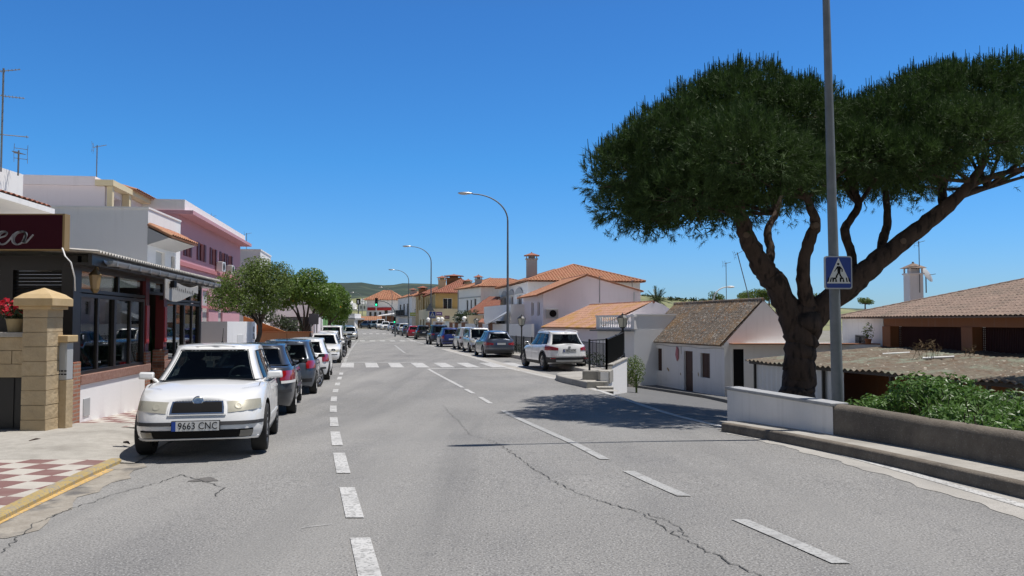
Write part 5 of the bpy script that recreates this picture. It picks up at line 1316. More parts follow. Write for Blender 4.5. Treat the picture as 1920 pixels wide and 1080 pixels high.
A4, B4 = (-14.7, 36), (-17.05, 51.4); T4 = FT(A4, B4); L4 = math.hypot(B4[0]-A4[0], B4[1]-A4[1])
ops = []
for p0, p1 in ((346, 354), (371.5, 380.5), (395, 402), (413, 419), (426, 432)):
    a, b = fs(A4, B4, p0), fs(A4, B4, p1); ops.append((a, b, 4.62, 5.48, 'winm'))
for p0, p1 in ((352, 366), (380, 392), (410, 418)):
    a, b = fs(A4, B4, p0), fs(A4, B4, p1); ops.append((a, b, 1.2, 3.2, 'roll'))
walls(h4, 'wall', box_poly(A4, B4, 9), -.3, 6.35, M['pink'], {0: ops})
m = MB(); m.T = T4; m.box(-.1, L4 + .2, -.65, 9.1, 6.352, 6.52); m.build('cornice', M['pink'], h4)
m = MB(); m.T = T4; m.box(-.05, L4, -.28, 9, 6.523, 7.0); m.build('parapet', M['white'], h4)
m = MB(); m.T = T4; m.box(0, L4, -.10, -.003, 4.12, 4.30); m.box(0, L4, -.06, -.003, 2.3, 2.42); m.build('string_course', M['pink_dark'], h4)
for px in (406, 424):
    s = fs(A4, B4, px); ac = MB(); ac.T = T4; ac.box(s - .4, s + .4, -.38, -.05, 4.33, 4.85); o_ = ac.build('air_conditioner', M['white_paint'], h4, bevel=.02)
    g = MB(); g.T = T4; g.lathe([(.21, 0), (.21, -.012), (.19, -.02), (0, -.02)], 16, (s - .08, -.382, 4.59), axis='Y'); g.build('fan_grille', M['black'], o_)
h5 = thingw('white_flat_house', 'white flat-roofed house between the pink house and the street trees', 'house', (-17.2, 56, 0))
walls(h5, 'wall', box_poly((-17.2, 56), (-18.1, 61.5), 5), -.3, 6.5, M['white'], {0: [(1, 2, 3.5, 5, 'roll'), (3, 4, 3.5, 5, 'roll')]})
m = MB(); m.prism(box_poly((-17.15, 55.95), (-18.05, 61.5), 5), 6.501, 6.58); m.build('coping', M['white'], h5)
# low white wall past the restaurant with meter boxes
lw = thingw('white_garden_wall', 'low white rendered wall with meter door between restaurant and first tree', 'wall', (-8.3, 24.5, -.25))
A, B = (-8.45, 24.4), (-9.2, 29.6); TW = FT(A, B)
walls(lw, 'wall', [A, B, (-13.2, 29.6), (-13.2, 24.4)], -.4, 1.62, M['white'])
m = MB(); m.T = TW; m.box(1.6, 2.6, -.012, -.001, .0, 1.2); m.build('meter_door', M['white_paint'], lw, bevel=.004)
for z in (1.0, 1.25): m = MB(); m.T = TW; m.box(4.5, 4.75, -.03, -.001, z, z + .2); m.build('meter_box', M['grey_paint'], lw, bevel=.01)
# brown boundary wall, orange stair parapet, sloped hedge
bw = thingw('brown_wall', 'brown rendered boundary wall beside the second street tree', 'wall', (-11.5, 40, -.3))
walls(bw, 'wall', [(-13.2, 41), (-10.1, 41), (-10.1, 41.25), (-13.2, 41.25)], -.4, 1.08, M['brown_wall'])
m = MB(); m.box(-13.3, -10.0, 40.95, 41.3, 1.081, 1.13); m.build('coping', M['terracotta'], bw)
st = thingw('outside_stair', 'orange stair parapet rising to the left beside the brown wall', 'stair', (-13, 42, -.3))
m = MB(); m.slab([(-13.6, 41.8, 1.9), (-11.3, 41.8, 1.05), (-11.3, 41.8, -.3), (-13.6, 41.8, -.3)], .2); m.build('stair_parapet', M['orange'], st)
m = MB()
for k in range(6): m.box(-13.6, -13.6 + .38*(6-k), 42.1, 43.1, -.3 + k*.32, .02 + k*.32)
m.build('step', M['tile_red'], st)
r = random.Random(8); hd = MB()
for k in range(8): leaf_clump(hd, (-13.6 + k*.36, 42.0, 2.25 - k*.13), .42, .4, .38, 170, .07, r)
tag(hd.build('sloped_hedge', M['hedge']), 'dark green hedge sloping down beside the orange stair', 'hedge')
# information board seen from behind
ib = thingw('information_board', 'grey back of a board on two posts beside the second street tree', 'sign', (-10.3, 43, -.35))
a, b = at(579, 588, 43), at(597, 608, 43)
m = MB(); m.box(a.x, b.x, 43, 43.05, b.z, a.z); m.build('board', mat('weathered_grey_board', (.12, .12, .125), .6), ib)
for x in (a.x + .1, b.x - .1): m = MB(); m.tube([(x, 43.08, -.4), (x, 43.08, b.z + .3)], .035, 8); m.build('leg', M['galv'], ib)
# lilac single-storey house, green house, far white block
h6 = thingw('lilac_house', 'pale pink single-storey house with large dark window behind the second tree', 'house', (-17.6, 75, -.3))
walls(h6, 'wall', [(-23.5, 62), (-14.9, 62), (-16.3, 70), (-24.5, 70)], -.4, 3.4, M['white_pink'], {0: [(6.1, 7.35, .6, 2.0, 'win'), (7.45, 8.3, .6, 2.0, 'win')]})
m = MB(); m.box(-23.6, -14.85, 61.9, 66, 3.401, 3.5); m.build('coping', M['white'], h6)
h7 = thingw('green_house', 'green painted house front behind the third street tree', 'house', (-19, 80, -.3))
walls(h7, 'wall', box_poly((-18.9, 82), (-22.3, 104), 8), -.4, 4.2, M['green_paint'], {0: [(3, 4.2, -.3, 2, 'roll'), (8, 10, .6, 2.2, 'win')]})
m = MB(); m.T = FT((-18.9, 82), (-22.3, 104)); m.box(-1.2, -.05, -.02, 8, -.4, 4.3); m.box(0, 22, -.05, -.002, -.4, .5); m.build('white_trim', M['white'], h7)
antenna(-15.05, 15.05, 4.5, 4.4, 'tall dark aerial mast with three arrays on the white house at the left edge', .4, True) if False else None
pA = at(10, 313, 19); antenna(pA.x - .1, 19, 5.2, at(10, 128, 19).z - 5.2, 'tall aerial mast with three arrays on the parapet at the left edge', .5, True)
pB = at(34, 325, 19.5); antenna(pB.x, 19.5, 5.2, at(34, 282, 19.5).z - 5.2, 'short aerial beside the tall mast at the left edge', 2.4)
pC = at(181, 330, 32); antenna(pC.x, 32, 7.1, at(181, 272, 32).z - 7.1, 'aerial with tilted array on the house with cream eaves', .3)
pD = at(462, 468, 57); antenna(pD.x, 57, 6.5, at(462, 437, 57).z - 6.5, 'aerial on the white flat-roofed house', .3)
pE = at(403, 425, 46); antenna(pE.x - .2, 46, 7.0, at(402, 404, 46).z - 7.0, 'thin aerial on the parapet of the pink house', 1.2)
# ================================================================ right side: low walls by the road
WT = .495
wdir = Vector((-.237, 1, 0)).normalized(); wn = Vector((wdir.y, -wdir.x, 0))      # along (away), to the right
def wp(y, off=0, z=0): p = Vector((WL(y), y, 0)) + wn*off; return Vector((p.x, p.y, z))
ysplit = 11.26
ww = thingw('white_wall', 'low white-washed wall with grey slab coping in front of the pine trunk', 'wall', wp(12.7))
m = MB(); ysx = frange(ysplit, 14.15, 12)
m.grid([[wp(y, 0, -.4), wp(y, 0, WT - .05), wp(y, .22, WT - .05), wp(y, .22, -.9)] for y in ysx][::-1]); m.add([wp(14.15, 0, -.6), wp(14.15, .22, -.9), wp(14.15, .22, WT-.05), wp(14.15, 0, WT-.05)], [(0,1,2,3)]); m.build('masonry', M['white_old'], ww)
m = MB(); m.slab([wp(ysplit - .0, -.03, WT), wp(ysplit, .25, WT), wp(14.18, .25, WT), wp(14.18, -.03, WT)], .05); m.build('coping', mat('grey_slab', (.30, .31, .32), .7, (.40, .40, .40), 4), ww, bevel=.012)
cw = thingw('concrete_wall', 'low stained concrete wall with rounded top along the pavement, in front of the shrubs', 'wall', wp(7))
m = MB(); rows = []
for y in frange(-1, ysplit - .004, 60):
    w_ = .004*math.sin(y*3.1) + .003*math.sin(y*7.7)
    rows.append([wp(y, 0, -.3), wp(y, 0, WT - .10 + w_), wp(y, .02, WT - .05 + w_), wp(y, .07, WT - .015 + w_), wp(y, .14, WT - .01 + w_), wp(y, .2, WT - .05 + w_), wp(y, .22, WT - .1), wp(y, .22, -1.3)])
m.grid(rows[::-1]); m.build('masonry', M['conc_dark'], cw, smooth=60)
# parapet with railing at the mouth of the side street
PA_, PB_ = gp(1134, 729), Vector((4.27, 30.6, 0))
Pn, Pf = Vector((2.72, 24.0, 0)), Vector((4.27, 30.6, 0)); pd = (Pf - Pn).normalized(); pn = Vector((-pd.y, pd.x, 0))
pw = thingw('white_parapet', 'white ramp wall with weathered capstone carrying the black railing', 'wall', Pn)
m = MB(); L_ = (Pf - Pn).length
m.frame(Pn, math.atan2(pd.y, pd.x)); m.box(.76, 1.76, 0, .24, -1.3, .10); m.box(1.762, L_, 0, .24, -1.3, .22); m.build('masonry', M['white'], pw)
m = MB(); m.frame(Pn, math.atan2(pd.y, pd.x)); m.box(1.77, L_ + .02, -.03, .27, .221, .29); m.box(1.25, 1.75, .32, .86, -.25, .10); m.box(.78, 1.75, -.04, .315, -.25, .13); m.build('capstone', M['concrete'], pw, bevel=.015)
def railing(label, pts, h, post_every=1.9, bar=.10, wpost=.06, zoff=0):
    t = thingw('iron_railing', label, 'railing', pts[0]); m = MB(); b = MB(); po = MB()
    for a, c in zip(pts, pts[1:]):
        a, c = Vector(a), Vector(c); L_ = (c - a).length; d = (c - a)/L_
        for q in (h - .02, .10): m.bar(a + Vector((0,0,q)), c + Vector((0,0,q)), .045, .03)
        n = max(1, round(L_/post_every))
        for k in range(n + 1): p = a + d*(L_*k/n); m.bar(p - Vector((0,0,.1)), p + Vector((0,0,h + .02)), wpost)
        nb = int(L_/bar)
        for k in range(1, nb): p = a + d*(L_*k/nb); b.bar(p + Vector((0,0,.1)), p + Vector((0,0,h - .02)), .014)
    m.build('frame', M['black_metal'], t); b.build('baluster', M['black_metal'], t); return t
railing('black iron railing on the white ramp wall, closing the corner by the white suv', [Pn + pd*1.55 + pn*.68 + Vector((0,0,.10)), Pn + pd*1.5 + pn*.14 + Vector((0,0,.13)), Pn + pd*L_ + pn*.12 + Vector((0,0,.29))], .95, 2.2)
rw_t = thingw('retaining_wall', 'grey rendered retaining wall under the long black railing along the side street', 'wall', (RL(40), 40, -1.8))
m = MB(); ysr = frange(31.2, 66, 40); m.grid([[(RL(y) + .13, y, zr(y) + .15), (RL(y) + .34, y, zr(y) + .15), (RL(y) + .36, y, -2.2)] for y in ysr]); m.build('masonry', M['grey_wall'], rw_t)
XK = lambda y: KX(y)
rl_pts = [Vector((RL(y), y, zr(y) + .15)) for y in (31.2, 36, 42, 48, 55, 63)]
railing('long black iron railing behind the parked cars above the side street', [Pf + Vector((-.1, .3, .3))] + rl_pts, 1.0, 2.4)
r = random.Random(21); hd = MB()
for k in range(22): y = 31.5 + k*1.3; leaf_clump(hd, (RL(y) + .3, y, zr(y) + .42), .35, .75, .33, 90, .06, r)
tag(hd.build('low_hedge', M['hedge']), 'dark clipped hedge growing along the long black railing', 'hedge')
bu = MB(); leaf_clump(bu, (4.7, 31.6, -.25), .42, .5, .62, 1100, .045, r, .2); bu.tube([(4.75, 31.5, -1.4), (4.75, 31.5, -.4)], .04, 6)
tag(bu.build('corner_bush', M['orange_leaf_dark']), 'green bush at the far end of the white ramp wall', 'bush')
# lanterns
def lantern(label, x, y, z, h):
    t = thing('street_lantern', label, 'lantern', (x, y, z), 0, 'lantern posts along the railing'); m = MB()
    m.lathe([(.09, 0), (.08, .15), (.05, .2), (.038, .3), (.032, h - .62), (.05, h - .6), (.03, h - .57), (.10, h - .53), (.10, h - .5)], 10); m.build('post', M['black_metal'], t, smooth=50)
    m = MB(); m.lathe([(.115, h - .50), (.19, h - .17)], 4); m.build('lamp_glass', mat('milky_lantern_glass', (.50, .49, .40), .2), t)
    m = MB()
    for k in range(4):
        a = math.pi/2*k; m.bar((.12*math.cos(a), .12*math.sin(a), h - .5), (.195*math.cos(a), .195*math.sin(a), h - .16), .018)
    m.lathe([(.22, h - .165), (.20, h - .14), (.10, h - .06), (.05, h - .05), (.05, h - .02), (.02, h), (0, h + .05)], 8); m.lathe([(.12, h - .5), (0, h - .5)], 4); m.build('lamp_cage', M['black_metal'], t); return t
c = Pf - pd*.1 + pn*.12; lantern('black lantern with pale glass on the white ramp wall, in front of the white balustrade', c.x - .02, c.y, .29, at(1160, 588, 30.5).z - .29)
lantern('black lantern just right of the first tall street lamp', at(978, 600, 41).x, 41, zr(41) + .15, at(978, 591, 41).z - zr(41) - .15)
lantern('black lantern in front of the white courtyard wall left of the first tall street lamp', at(893, 600, 63).x, 63, zr(63) + .15, at(893, 596, 63).z - zr(63) - .15)
# ---------------------------------------------------------------- street lamps
def street_lamp(label, x, y, z, h, ang, arm=2.4):
    t = thing('street_lamp', label, 'street lamp', (x, y, z), ang, 'tall street lamps along the road')
    m = MB(); m.lathe([(.12, 0), (.12, .03), (.085, .04), (.080, 1.5), (.048, h - 1.6)], 14)
    n = 12; pts = [(0, 0, h - 1.61)]; rad = [.048]
    for k in range(1, n + 1):
        a = math.pi/2*k/n; pts.append((-(arm - .6)*(1 - math.cos(a)), 0, h - 1.6 + 1.5*math.sin(a))); rad.append(.048 - .016*k/n)
    pts.append((-arm + .55, 0, h - .08)); rad.append(.03)
    m.tube(pts, rad, 10); m.build('pole', M['galv'], t, smooth=60)
    m = MB(); m.ball((-arm + .15, 0, h - .06), .45, .13, .075, 16); m.build('lamp_head', M['steel'], t, smooth=180)
    g = MB(); g.ball((-arm + .05, 0, h - .10), .28, .10, .06, 12); g.build('lamp_glass', mat('lamp_diffuser', (.55, .55, .52), .2), t, smooth=180); return t
NPX, NPY = at(1572, 752, 12.0).x, 12.0
lp = street_lamp('tall grey street lamp standing behind the white wall, carrying the blue crossing sign', NPX, NPY, -.35, 9.0, R(12), 2.4)
lp.rotation_euler = (0, R(-.8), R(12))
for px, py, d, lab in ((952, 362, 47, 'tall street lamp rising beside the blue-grey estate car'), (808, 461, 79, 'tall street lamp with the distant crossing sign, by the black suv'), (766, 505, 112, 'third tall street lamp along the right side of the road'),
                       (735, 538, 165, 'distant street lamp just right of the hanging traffic light'), (679, 548, 190, 'distant street lamp in front of the white hillside village')):
    h_ = at(px, py, d).z; y = d; street_lamp(lab, at(px, 600, d).x, y, zr(min(y, 150)), h_ - zr(min(y, 150)), R(8), 85/1540*47*(1.0 if d < 60 else .95))
# crossing sign
def crossing_sign(label, x, y, z, w, hgt, ang, tri=False):
    t = thing('crossing_sign', label, 'traffic sign', (x, y, z), ang, None)
    m = MB(); q = .03
    def rr(w_, h_, rad, n=5):
        out = []
        for cx, cz, a0 in ((w_/2-rad, h_/2-rad, 0), (-w_/2+rad, h_/2-rad, 90), (-w_/2+rad, -h_/2+rad, 180), (w_/2-rad, -h_/2+rad, 270)):
            for k in range(n + 1): a = R(a0 + 90*k/n); out.append((cx + rad*math.cos(a), cz + rad*math.sin(a)))
        return out
    def plate_(poly, y0, y1, mi=0): 
        n = len(poly); m.add([(a, y1, b) for a, b in poly] + [(a, y0, b) for a, b in poly], [tuple(range(n)), tuple(range(2*n-1, n-1, -1))] + [(i, n+i, n+(i+1) % n, (i+1) % n) for i in range(n)], mi)
    P = [(a, b + hgt/2) for a, b in rr(w, hgt, .035)]; plate_(P, -.002, .03)
    m.build('edge_frame', mat('sign_edge_grey', (.42, .44, .46), .4), t)
    m = MB(); P = [(a, b + hgt/2) for a, b in rr(w - .035, hgt - .035, .03)]; plate_(P, -.006, -.002); m.build('blue_face', mat('sign_blue', (.008, .04, .24), .35), t)
    m = MB(); b0, b1, bw = hgt*.17, hgt*.945, w*.86; plate_([(-bw/2, b0), (bw/2, b0), (0, b1)], -.009, -.006); m.build('white_triangle', mat('sign_white', (.62, .63, .62), .4), t)
    m = MB(); s = hgt
    def blk(poly): plate_([(a*s, b*s) for a, b in poly], -.012, -.009)
    for x0 in (-.345, -.265, .255, .335): sl = -.10*x0; blk([(x0-.018, .215), (x0+.022, .215), (x0+.018+sl, .345), (x0-.012+sl, .345)])
    for x0 in (-.14, .09): blk([(x0-.06, .215), (x0-.02, .215), (x0-.01, .30), (x0-.045, .36), (x0-.06, .34)]); blk([(x0+.03, .215), (x0+.085, .215), (x0+.05, .345), (x0-.02, .345), (x0-.012, .30), (x0+.035, .30)])
    cx, cz = -.012, .755; blk([(cx + .036*math.cos(a), cz + .036*math.sin(a)) for a in [2*math.pi*k/14 for k in range(14)]])
    blk([(-.045, .69), (.045, .69), (.062, .62), (.045, .48), (-.035, .48), (-.04, .60)])
    blk([(-.045, .69), (-.04, .63), (-.10, .56), (-.125, .525), (-.14, .535), (-.10, .60)]); blk([(.045, .69), (.125, .60), (.12, .52), (.09, .52), (.095, .585), (.05, .63)])
    blk([(-.035, .49), (.015, .49), (-.04, .40), (-.055, .335), (-.10, .335), (-.09, .40)]); blk([(.0, .49), (.045, .49), (.075, .41), (.12, .345), (.085, .33), (.03, .40)])
    m.build('pedestrian_symbol', M['black'], t)
    m = MB(); 
    for zz in (.12, hgt - .12): m.box(-.09, .09, .03, .12, zz - .02, zz + .02)
    m.build('clamp', M['galv'], t); return t
sc = at(1572, 542, 11.87); crossing_sign('blue pedestrian crossing sign with white triangle clamped to the near street lamp', sc.x, 11.86, sc.z, 52/1540*11.87*1.02, 62/1540*11.87, R(4))
sc = at(811, 597, 78.8); crossing_sign('small distant blue crossing sign on the lamp post by the black suv', sc.x, 78.7, sc.z, .62, .66, R(6))
# triangular sign above it
t = thing('warning_sign', 'triangular sign above the distant crossing sign', 'traffic sign', tuple(at(806, 583, 78.8)), R(8)); a = t.location
m = MB(); m.add([(-.42, 0, 0), (.42, 0, 0), (0, 0, .74), (-.42, .03, 0), (.42, .03, 0), (0, .03, .74)], [(0,1,2), (5,4,3), (0,3,4,1), (1,4,5,2), (2,5,3,0)]); m.build('plate', M['galv'], t)
m = MB(); m.box(-.05, .3, .03, .06, .2, .26); m.build('clamp', M['galv'], t)
# ---------------------------------------------------------------- low whitewashed house with lichen roof
hd_ = Vector((HC2[0]-HC1[0], HC2[1]-HC1[1], 0)); HL = hd_.length; hd_.normalize(); hr = Vector((hd_.y, -hd_.x, 0))   # hr = to the right/back
# front faces left: walk from far end to near end so that outside is on the right-hand side -> A = far corner
A, B = HC2, HC1; TH = FT(A, B)     # local x runs from far end to near end, local y into the house
lo = thingw('whitewashed_cottage', 'low whitewashed cottage with brown shutters and old lichen-grey tile roof', 'house', (8.4, 41.5, -1.7))
ze, zrg, hd2 = .62, 2.60, 2.0
def fh(px): x, y, t_ = on_line(A, B, px); return t_*HL
zg = -1.95
o1 = [(fh(1228), fh(1240), .62 - 1.60, .20, 'shut'), (fh(1281), fh(1297.5), zg + .12, .18, 'door'), (fh(1312), fh(1329.5), -1.02, .14, 'shut')]
walls(lo, 'wall', [A, B, tuple((Vector((*B, 0)) + hr*4.0)[:2]), tuple((Vector((*A, 0)) + hr*4.0)[:2])], zg, ze, M['white_old'], {0: o1}, top=False)
for s in (0, HL):
    m = MB(); p = [TH @ Vector((s, 0, ze)), TH @ Vector((s, 4.0, ze)), TH @ Vector((s, 2.0, zrg))]; m.add([*p], [(0,1,2) if s else (2,1,0)]); m.build('gable', M['white_old'], lo)
m = MB(); ov = .12
tile_roof(m, [TH @ Vector((-.05, -.18, ze - .08)), TH @ Vector((HL - .02, -.18, ze - .08)), TH @ Vector((HL - .02, 2.0, zrg + .02)), TH @ Vector((-.05, 2.0, zrg + .02))], period=.2, row=.36, amp=.045, step=.004)
tile_roof(m, [TH @ Vector((HL - .02, 4.15, ze - .05)), TH @ Vector((-.05, 4.15, ze - .05)), TH @ Vector((-.05, 2.0, zrg + .02)), TH @ Vector((HL - .02, 2.0, zrg + .02))], period=.2, row=.36, amp=.045, step=.004)
m.build('roof', M['tile_old'], lo)
m = MB(); ridge_caps(m, TH @ Vector((-.05, 2.0, zrg + .03)), TH @ Vector((HL - .02, 2.0, zrg + .03)), .10); m.build('ridge_tiles', M['tile_old'], lo)
m = MB(); m.T = TH; m.box(-.03, HL, -.10, -.003, ze - .16, ze - .07); m.build('eave_band', M['white_old'], lo)
m = MB(); m.tube([TH @ Vector((s, -.03, ze - .24 - .03*math.sin(s*2))) for s in frange(0, HL, 20)], .012, 5); m.tube([TH @ Vector((fh(1277), -.03, ze - .24)), TH @ Vector((fh(1277), -.03, ze - .62))], .015, 5); m.build('wall_cable', M['grey_paint'], lo)
s = fh(1270); rp = MB(); rp.T = TH; leaf_ = [(s-.16, -.04, -.10), (s, -.05, .36), (s+.16, -.04, .02), (s+.08, -.05, -.36)]
rp.add([(s-.15,-.03,-.05),(s-.02,-.03,.38),(s+.15,-.03,.22),(s+.14,-.03,-.22),(s+.02,-.03,-.36),(s-.15,-.08,-.05),(s-.02,-.08,.38),(s+.15,-.08,.22),(s+.14,-.08,-.22),(s+.02,-.08,-.36)], [(0,1,2,3,4),(9,8,7,6,5)] + [(i,5+i,5+(i+1)%5,(i+1)%5) for i in range(5)])
tag(rp.build('wall_ornament', M['pink_dark']), 'rust-red plaque hanging on the cottage wall beside its door', 'plaque')
# bare plaster spots, damp foot
M['bare'] = mat('bare_plaster', (.42, .30, .16), .9, (.35, .25, .14), 8); M['damp'] = stack_noise(mat('damp_grey_wall_foot', (.62, .61, .58), .95), [(3, .45, .62, (.25, .24, .21), .85, 8, None)])
m = MB(); r = random.Random(4)
for px, z, w_, h_ in ((1252, -.86, .34, .2), (1308, -.9, .12, .2), (1275, -1.0, .14, .12)):
    s = fh(px); pts = []
    for k in range(14): a = 2*math.pi*k/14; q = r.uniform(.6, 1.1); pts.append(TH @ Vector((s + w_/2*q*math.cos(a) , -.004, z + h_/2*q*math.sin(a) - .3*(math.cos(a))*h_)))
    m.add(pts, [tuple(range(14))])
m.build('plaster_patch', M['bare'], lo)
# lean-to wing right of the cottage with dark doorway
e0 = Vector((*HC1, 0)) + hr*.25 + hd_*.02
W0 = (e0.x, e0.y); W1 = (W0[0] + 6.5, W0[1] - .6)
wg = thingw('white_wing', 'white lean-to wing with dark open doorway between the cottage and the pine trunk', 'house', (10.5, 36, -1.9))
def fw(px): x, y, t_ = on_line(W0, W1, px); return t_*math.hypot(W1[0]-W0[0], W1[1]-W0[1])
z1w = at(1400, 646, 36.7).z
walls(wg, 'wall', [W0, W1, (W1[0], W1[1] + 3), (W0[0] + 1.9, W0[1] + 3)], -2.0, z1w, M['white'], {0: [(fw(1371), fw(1393), -1.95, at(0, 655, 36.7).z, 'dark')]}, depth=.06)
m = MB(); m.box(W0[0] + .0, W1[0], W1[1] - .1, W0[1] + .1, z1w + .002, z1w + .05); m.build('coping', M['terracotta'], wg)
# ---------------------------------------------------------------- corrugated lean-to, white sheet fence, terracotta porch house
M['sheet'] = stack_noise(mat('mossy_corrugated_sheet', (.115, .092, .066), .9, (.18, .15, .11), 3), [(.9, .5, .65, (.20, .25, .19), .7, 6, None), (2.5, .52, .62, (.12, .075, .045), .8, 8, None), (5, .62, .7, (.50, .47, .40), .7, 4, None)])
FA, FB = Vector((9.05, 32, .12)), Vector((12.6, 18.2, .12)); BA, BB = Vector((15.9, 35, .55)), Vector((17.5, 21, .55))
sh = thingw('corrugated_shed', 'low shed under a mossy corrugated roof littered with dry needles', 'shed', (11, 27, -1.9))
m = MB(); n = 300; rows = []
for k in range(9):
    u = k/8; rows.append([(FA.lerp(FB, i/n)).lerp(BA.lerp(BB, i/n), u) + Vector((0, 0, .035*math.sin(2*math.pi*i/6) + .02*math.sin(i*.13 + u*3))) for i in range(n + 1)])
m.grid(rows); m.grid([[p - Vector((0, 0, .02)) for p in r_] for r_ in rows[::-1]]); m.grid([[p - Vector((0,0,.02)) for p in rows[0]], rows[0]]); m.build('roof', M['sheet'], sh, smooth=60)
m = MB()
for t_ in (.02, .32, .55, .8, .98): p = FA.lerp(FB, t_) + Vector((.25, .05, 0)); m.bar((p.x, p.y, -2), (p.x, p.y, .08), .09)
m.bar(FA + Vector((.2, 0, -.08)), FB + Vector((.2, 0, -.08)), .08, .1); m.build('post', M['dark_frame'], sh)
m = MB(); q0, q1 = (FA.x + 2.2, FA.y - 1.5), (FB.x + 2.6, FB.y); wall(m, q0, q1, -2, .2); m.build('back_wall', M['terracotta'], sh)
m = MB(); fa = FA + Vector((.35, -.25, 0)); fb = FA.lerp(FB, .38) + Vector((.35, 0, 0)); n = 120
m.grid([[fa.lerp(fb, i/n) + Vector((.02*math.sin(i*.9), 0, z)) for i in range(n + 1)] for z in (-2.1, -.12)])
m.build('sheet_wall', M['white_paint'], sh, smooth=60)
r = random.Random(31)
M['straw'] = mat('dry_straw', (.22, .155, .08), .9, (.14, .09, .045), 9)
m = MB()
for _ in range(2600):
    a, u = r.uniform(.05, .98), r.betavariate(2.2, 1.6); p = FA.lerp(FB, a).lerp(BA.lerp(BB, a), u) + Vector((0, 0, .05)); d = Vector((r.gauss(0,1), r.gauss(0,1), r.uniform(0,.25))).normalized()*r.uniform(.06,.16); w_ = Vector((.006, .006, 0))
    m.add([p - w_, p + w_, p + d], [(0,1,2)])
tag(m.build('needle_litter', M['straw']), kind='stuff')
for (a, u, h_) in ((.30, .8, .5), (.42, .55, .62), (.5, .75, .4), (.47, .5, .8)):
    m = MB(); p = FA.lerp(FB, a).lerp(BA.lerp(BB, a), u)
    for k in range(5):
        q = p + Vector((r.gauss(0,.1), r.gauss(0,.1), 0)); tp = q + Vector((r.gauss(0,.15), r.gauss(0,.15), h_*r.uniform(.6,1))); m.tube([q, (q+tp)/2 + Vector((.03,0,.03)), tp], [.008, .006, .003], 4)
        for _ in range(7): c = q.lerp(tp, r.uniform(.4, 1)); m.tube([c, c + Vector((r.gauss(0,.09), r.gauss(0,.05), r.uniform(.0,.1)))], [.005, .012], 4)
    tag(m.build('dry_weed', M['straw']), 'dry weed standing on the corrugated shed roof', 'weed', 'dry weeds on the shed roof')
# terracotta porch house
tp_ = thingw('terracotta_house', 'house with terracotta porch, dark red lattice panels and large weathered tile roof', 'house', (18, 35, -1))
EA, EB = (16.15, 40.2), (16.75, 24.0); TE = FT(EA, EB); LE = math.hypot(EB[0]-EA[0], EB[1]-EA[1])
def fe(px): x, y, t_ = on_line(EA, EB, px); return t_*LE
zE = 1.80; zpb = .18
s0, s1, s2 = fe(1655), fe(1811), LE + 2
walls(tp_, 'wall', [EA, tuple((TE @ Vector((s0 - .02, 0, 0)))[:2]), tuple((TE @ Vector((s0 - .02, 5, 0)))[:2]), tuple((TE @ Vector((0, 5, 0)))[:2])], -2, zE - .02, M['white'], {0: [(fe(1603), fe(1626), .45, .98, 'grill')]})
m = MB(); m.T = TE
m.box(s0, s2, .02, .35, zE - .38, zE - .02); m.box(s0, s2, .0, .4, -2, zpb + .22)
for a, b in ((s0, fe(1670)), (fe(1803), fe(1824)), (s2 - .5, s2)): m.box(a, b, -.06, .34, zpb + .22, zE - .38)
m.build('porch_frame', M['terracotta'], tp_, bevel=.01)
m = MB(); m.T = TE
for a, b in ((fe(1672), fe(1802)), (fe(1826), s2 - .5)):
    n = int((b - a)/.09)
    for k in range(n): x = a + (b-a)*(k+.5)/n; m.box(x - .02, x + .02, .25, .27, zpb + .25, zE - .4)
    for k in range(14): z = zpb + .3 + k*.08; m.box(a, b, .27, .285, z, z + .03)
    m.box(a, b, .4, .42, zpb + .22, zE - .38)
m.build('lattice', mat('dark_red_lattice', (.055, .012, .007), .8), tp_)
rt = MB(); W_ = 9.0; zR = zE + 2.5
e0, e1 = TE @ Vector((-.15, -.45, zE)), TE @ Vector((LE + 4, -.45, zE)); r0, r1 = TE @ Vector((W_, W_ - .3, zR)), TE @ Vector((LE + 4, W_ - .3, zR))
tile_roof(rt, [e0, e1, r1, r0], period=.26, row=.42, amp=.05)
b0 = TE @ Vector((-.15, 18, zE)); tile_roof(rt, [b0, e0, r0], period=.26, row=.42, amp=.05)
ridge_caps(rt, r0, r1, .12); ridge_caps(rt, e0, r0, .10); rt.build('roof', M['tile_brown'], tp_)
cx, cy = at(1713, 555, 42).x, 42.0; chimney(tp_, cx, cy, 2.4, at(0, 495, 42).z, .68, M['white_old'], M['tile_brown'])
ds = thing('satellite_dish', 'grey satellite dish beside the chimney on the weathered tile roof', 'dish', (cx + .75, cy + .1, 3.7)); m = MB()
m.lathe([(0, .10), (.2, .085), (.36, .04), (.45, 0), (.455, .012), (.36, .055), (.2, .1), (0, .115)], 20); m.T = None
d_ = m.build('dish', M['grey_paint'], ds, smooth=60); d_.rotation_euler = (R(60), R(15), R(35)); d_.location = (0, 0, .35)
m = MB(); m.tube([(-.05, 0, -.6), (-.05, 0, .3)], .03, 6); m.tube([(0, 0, .3), (.25, -.4, .35)], .015, 5); m.build('mast', M['galv'], ds)
antenna(cx + .15, cy - .35, 3.2, at(1727, 452, 41.6).z - 3.2, 'aerial strapped to the chimney on the weathered tile roof', .2)
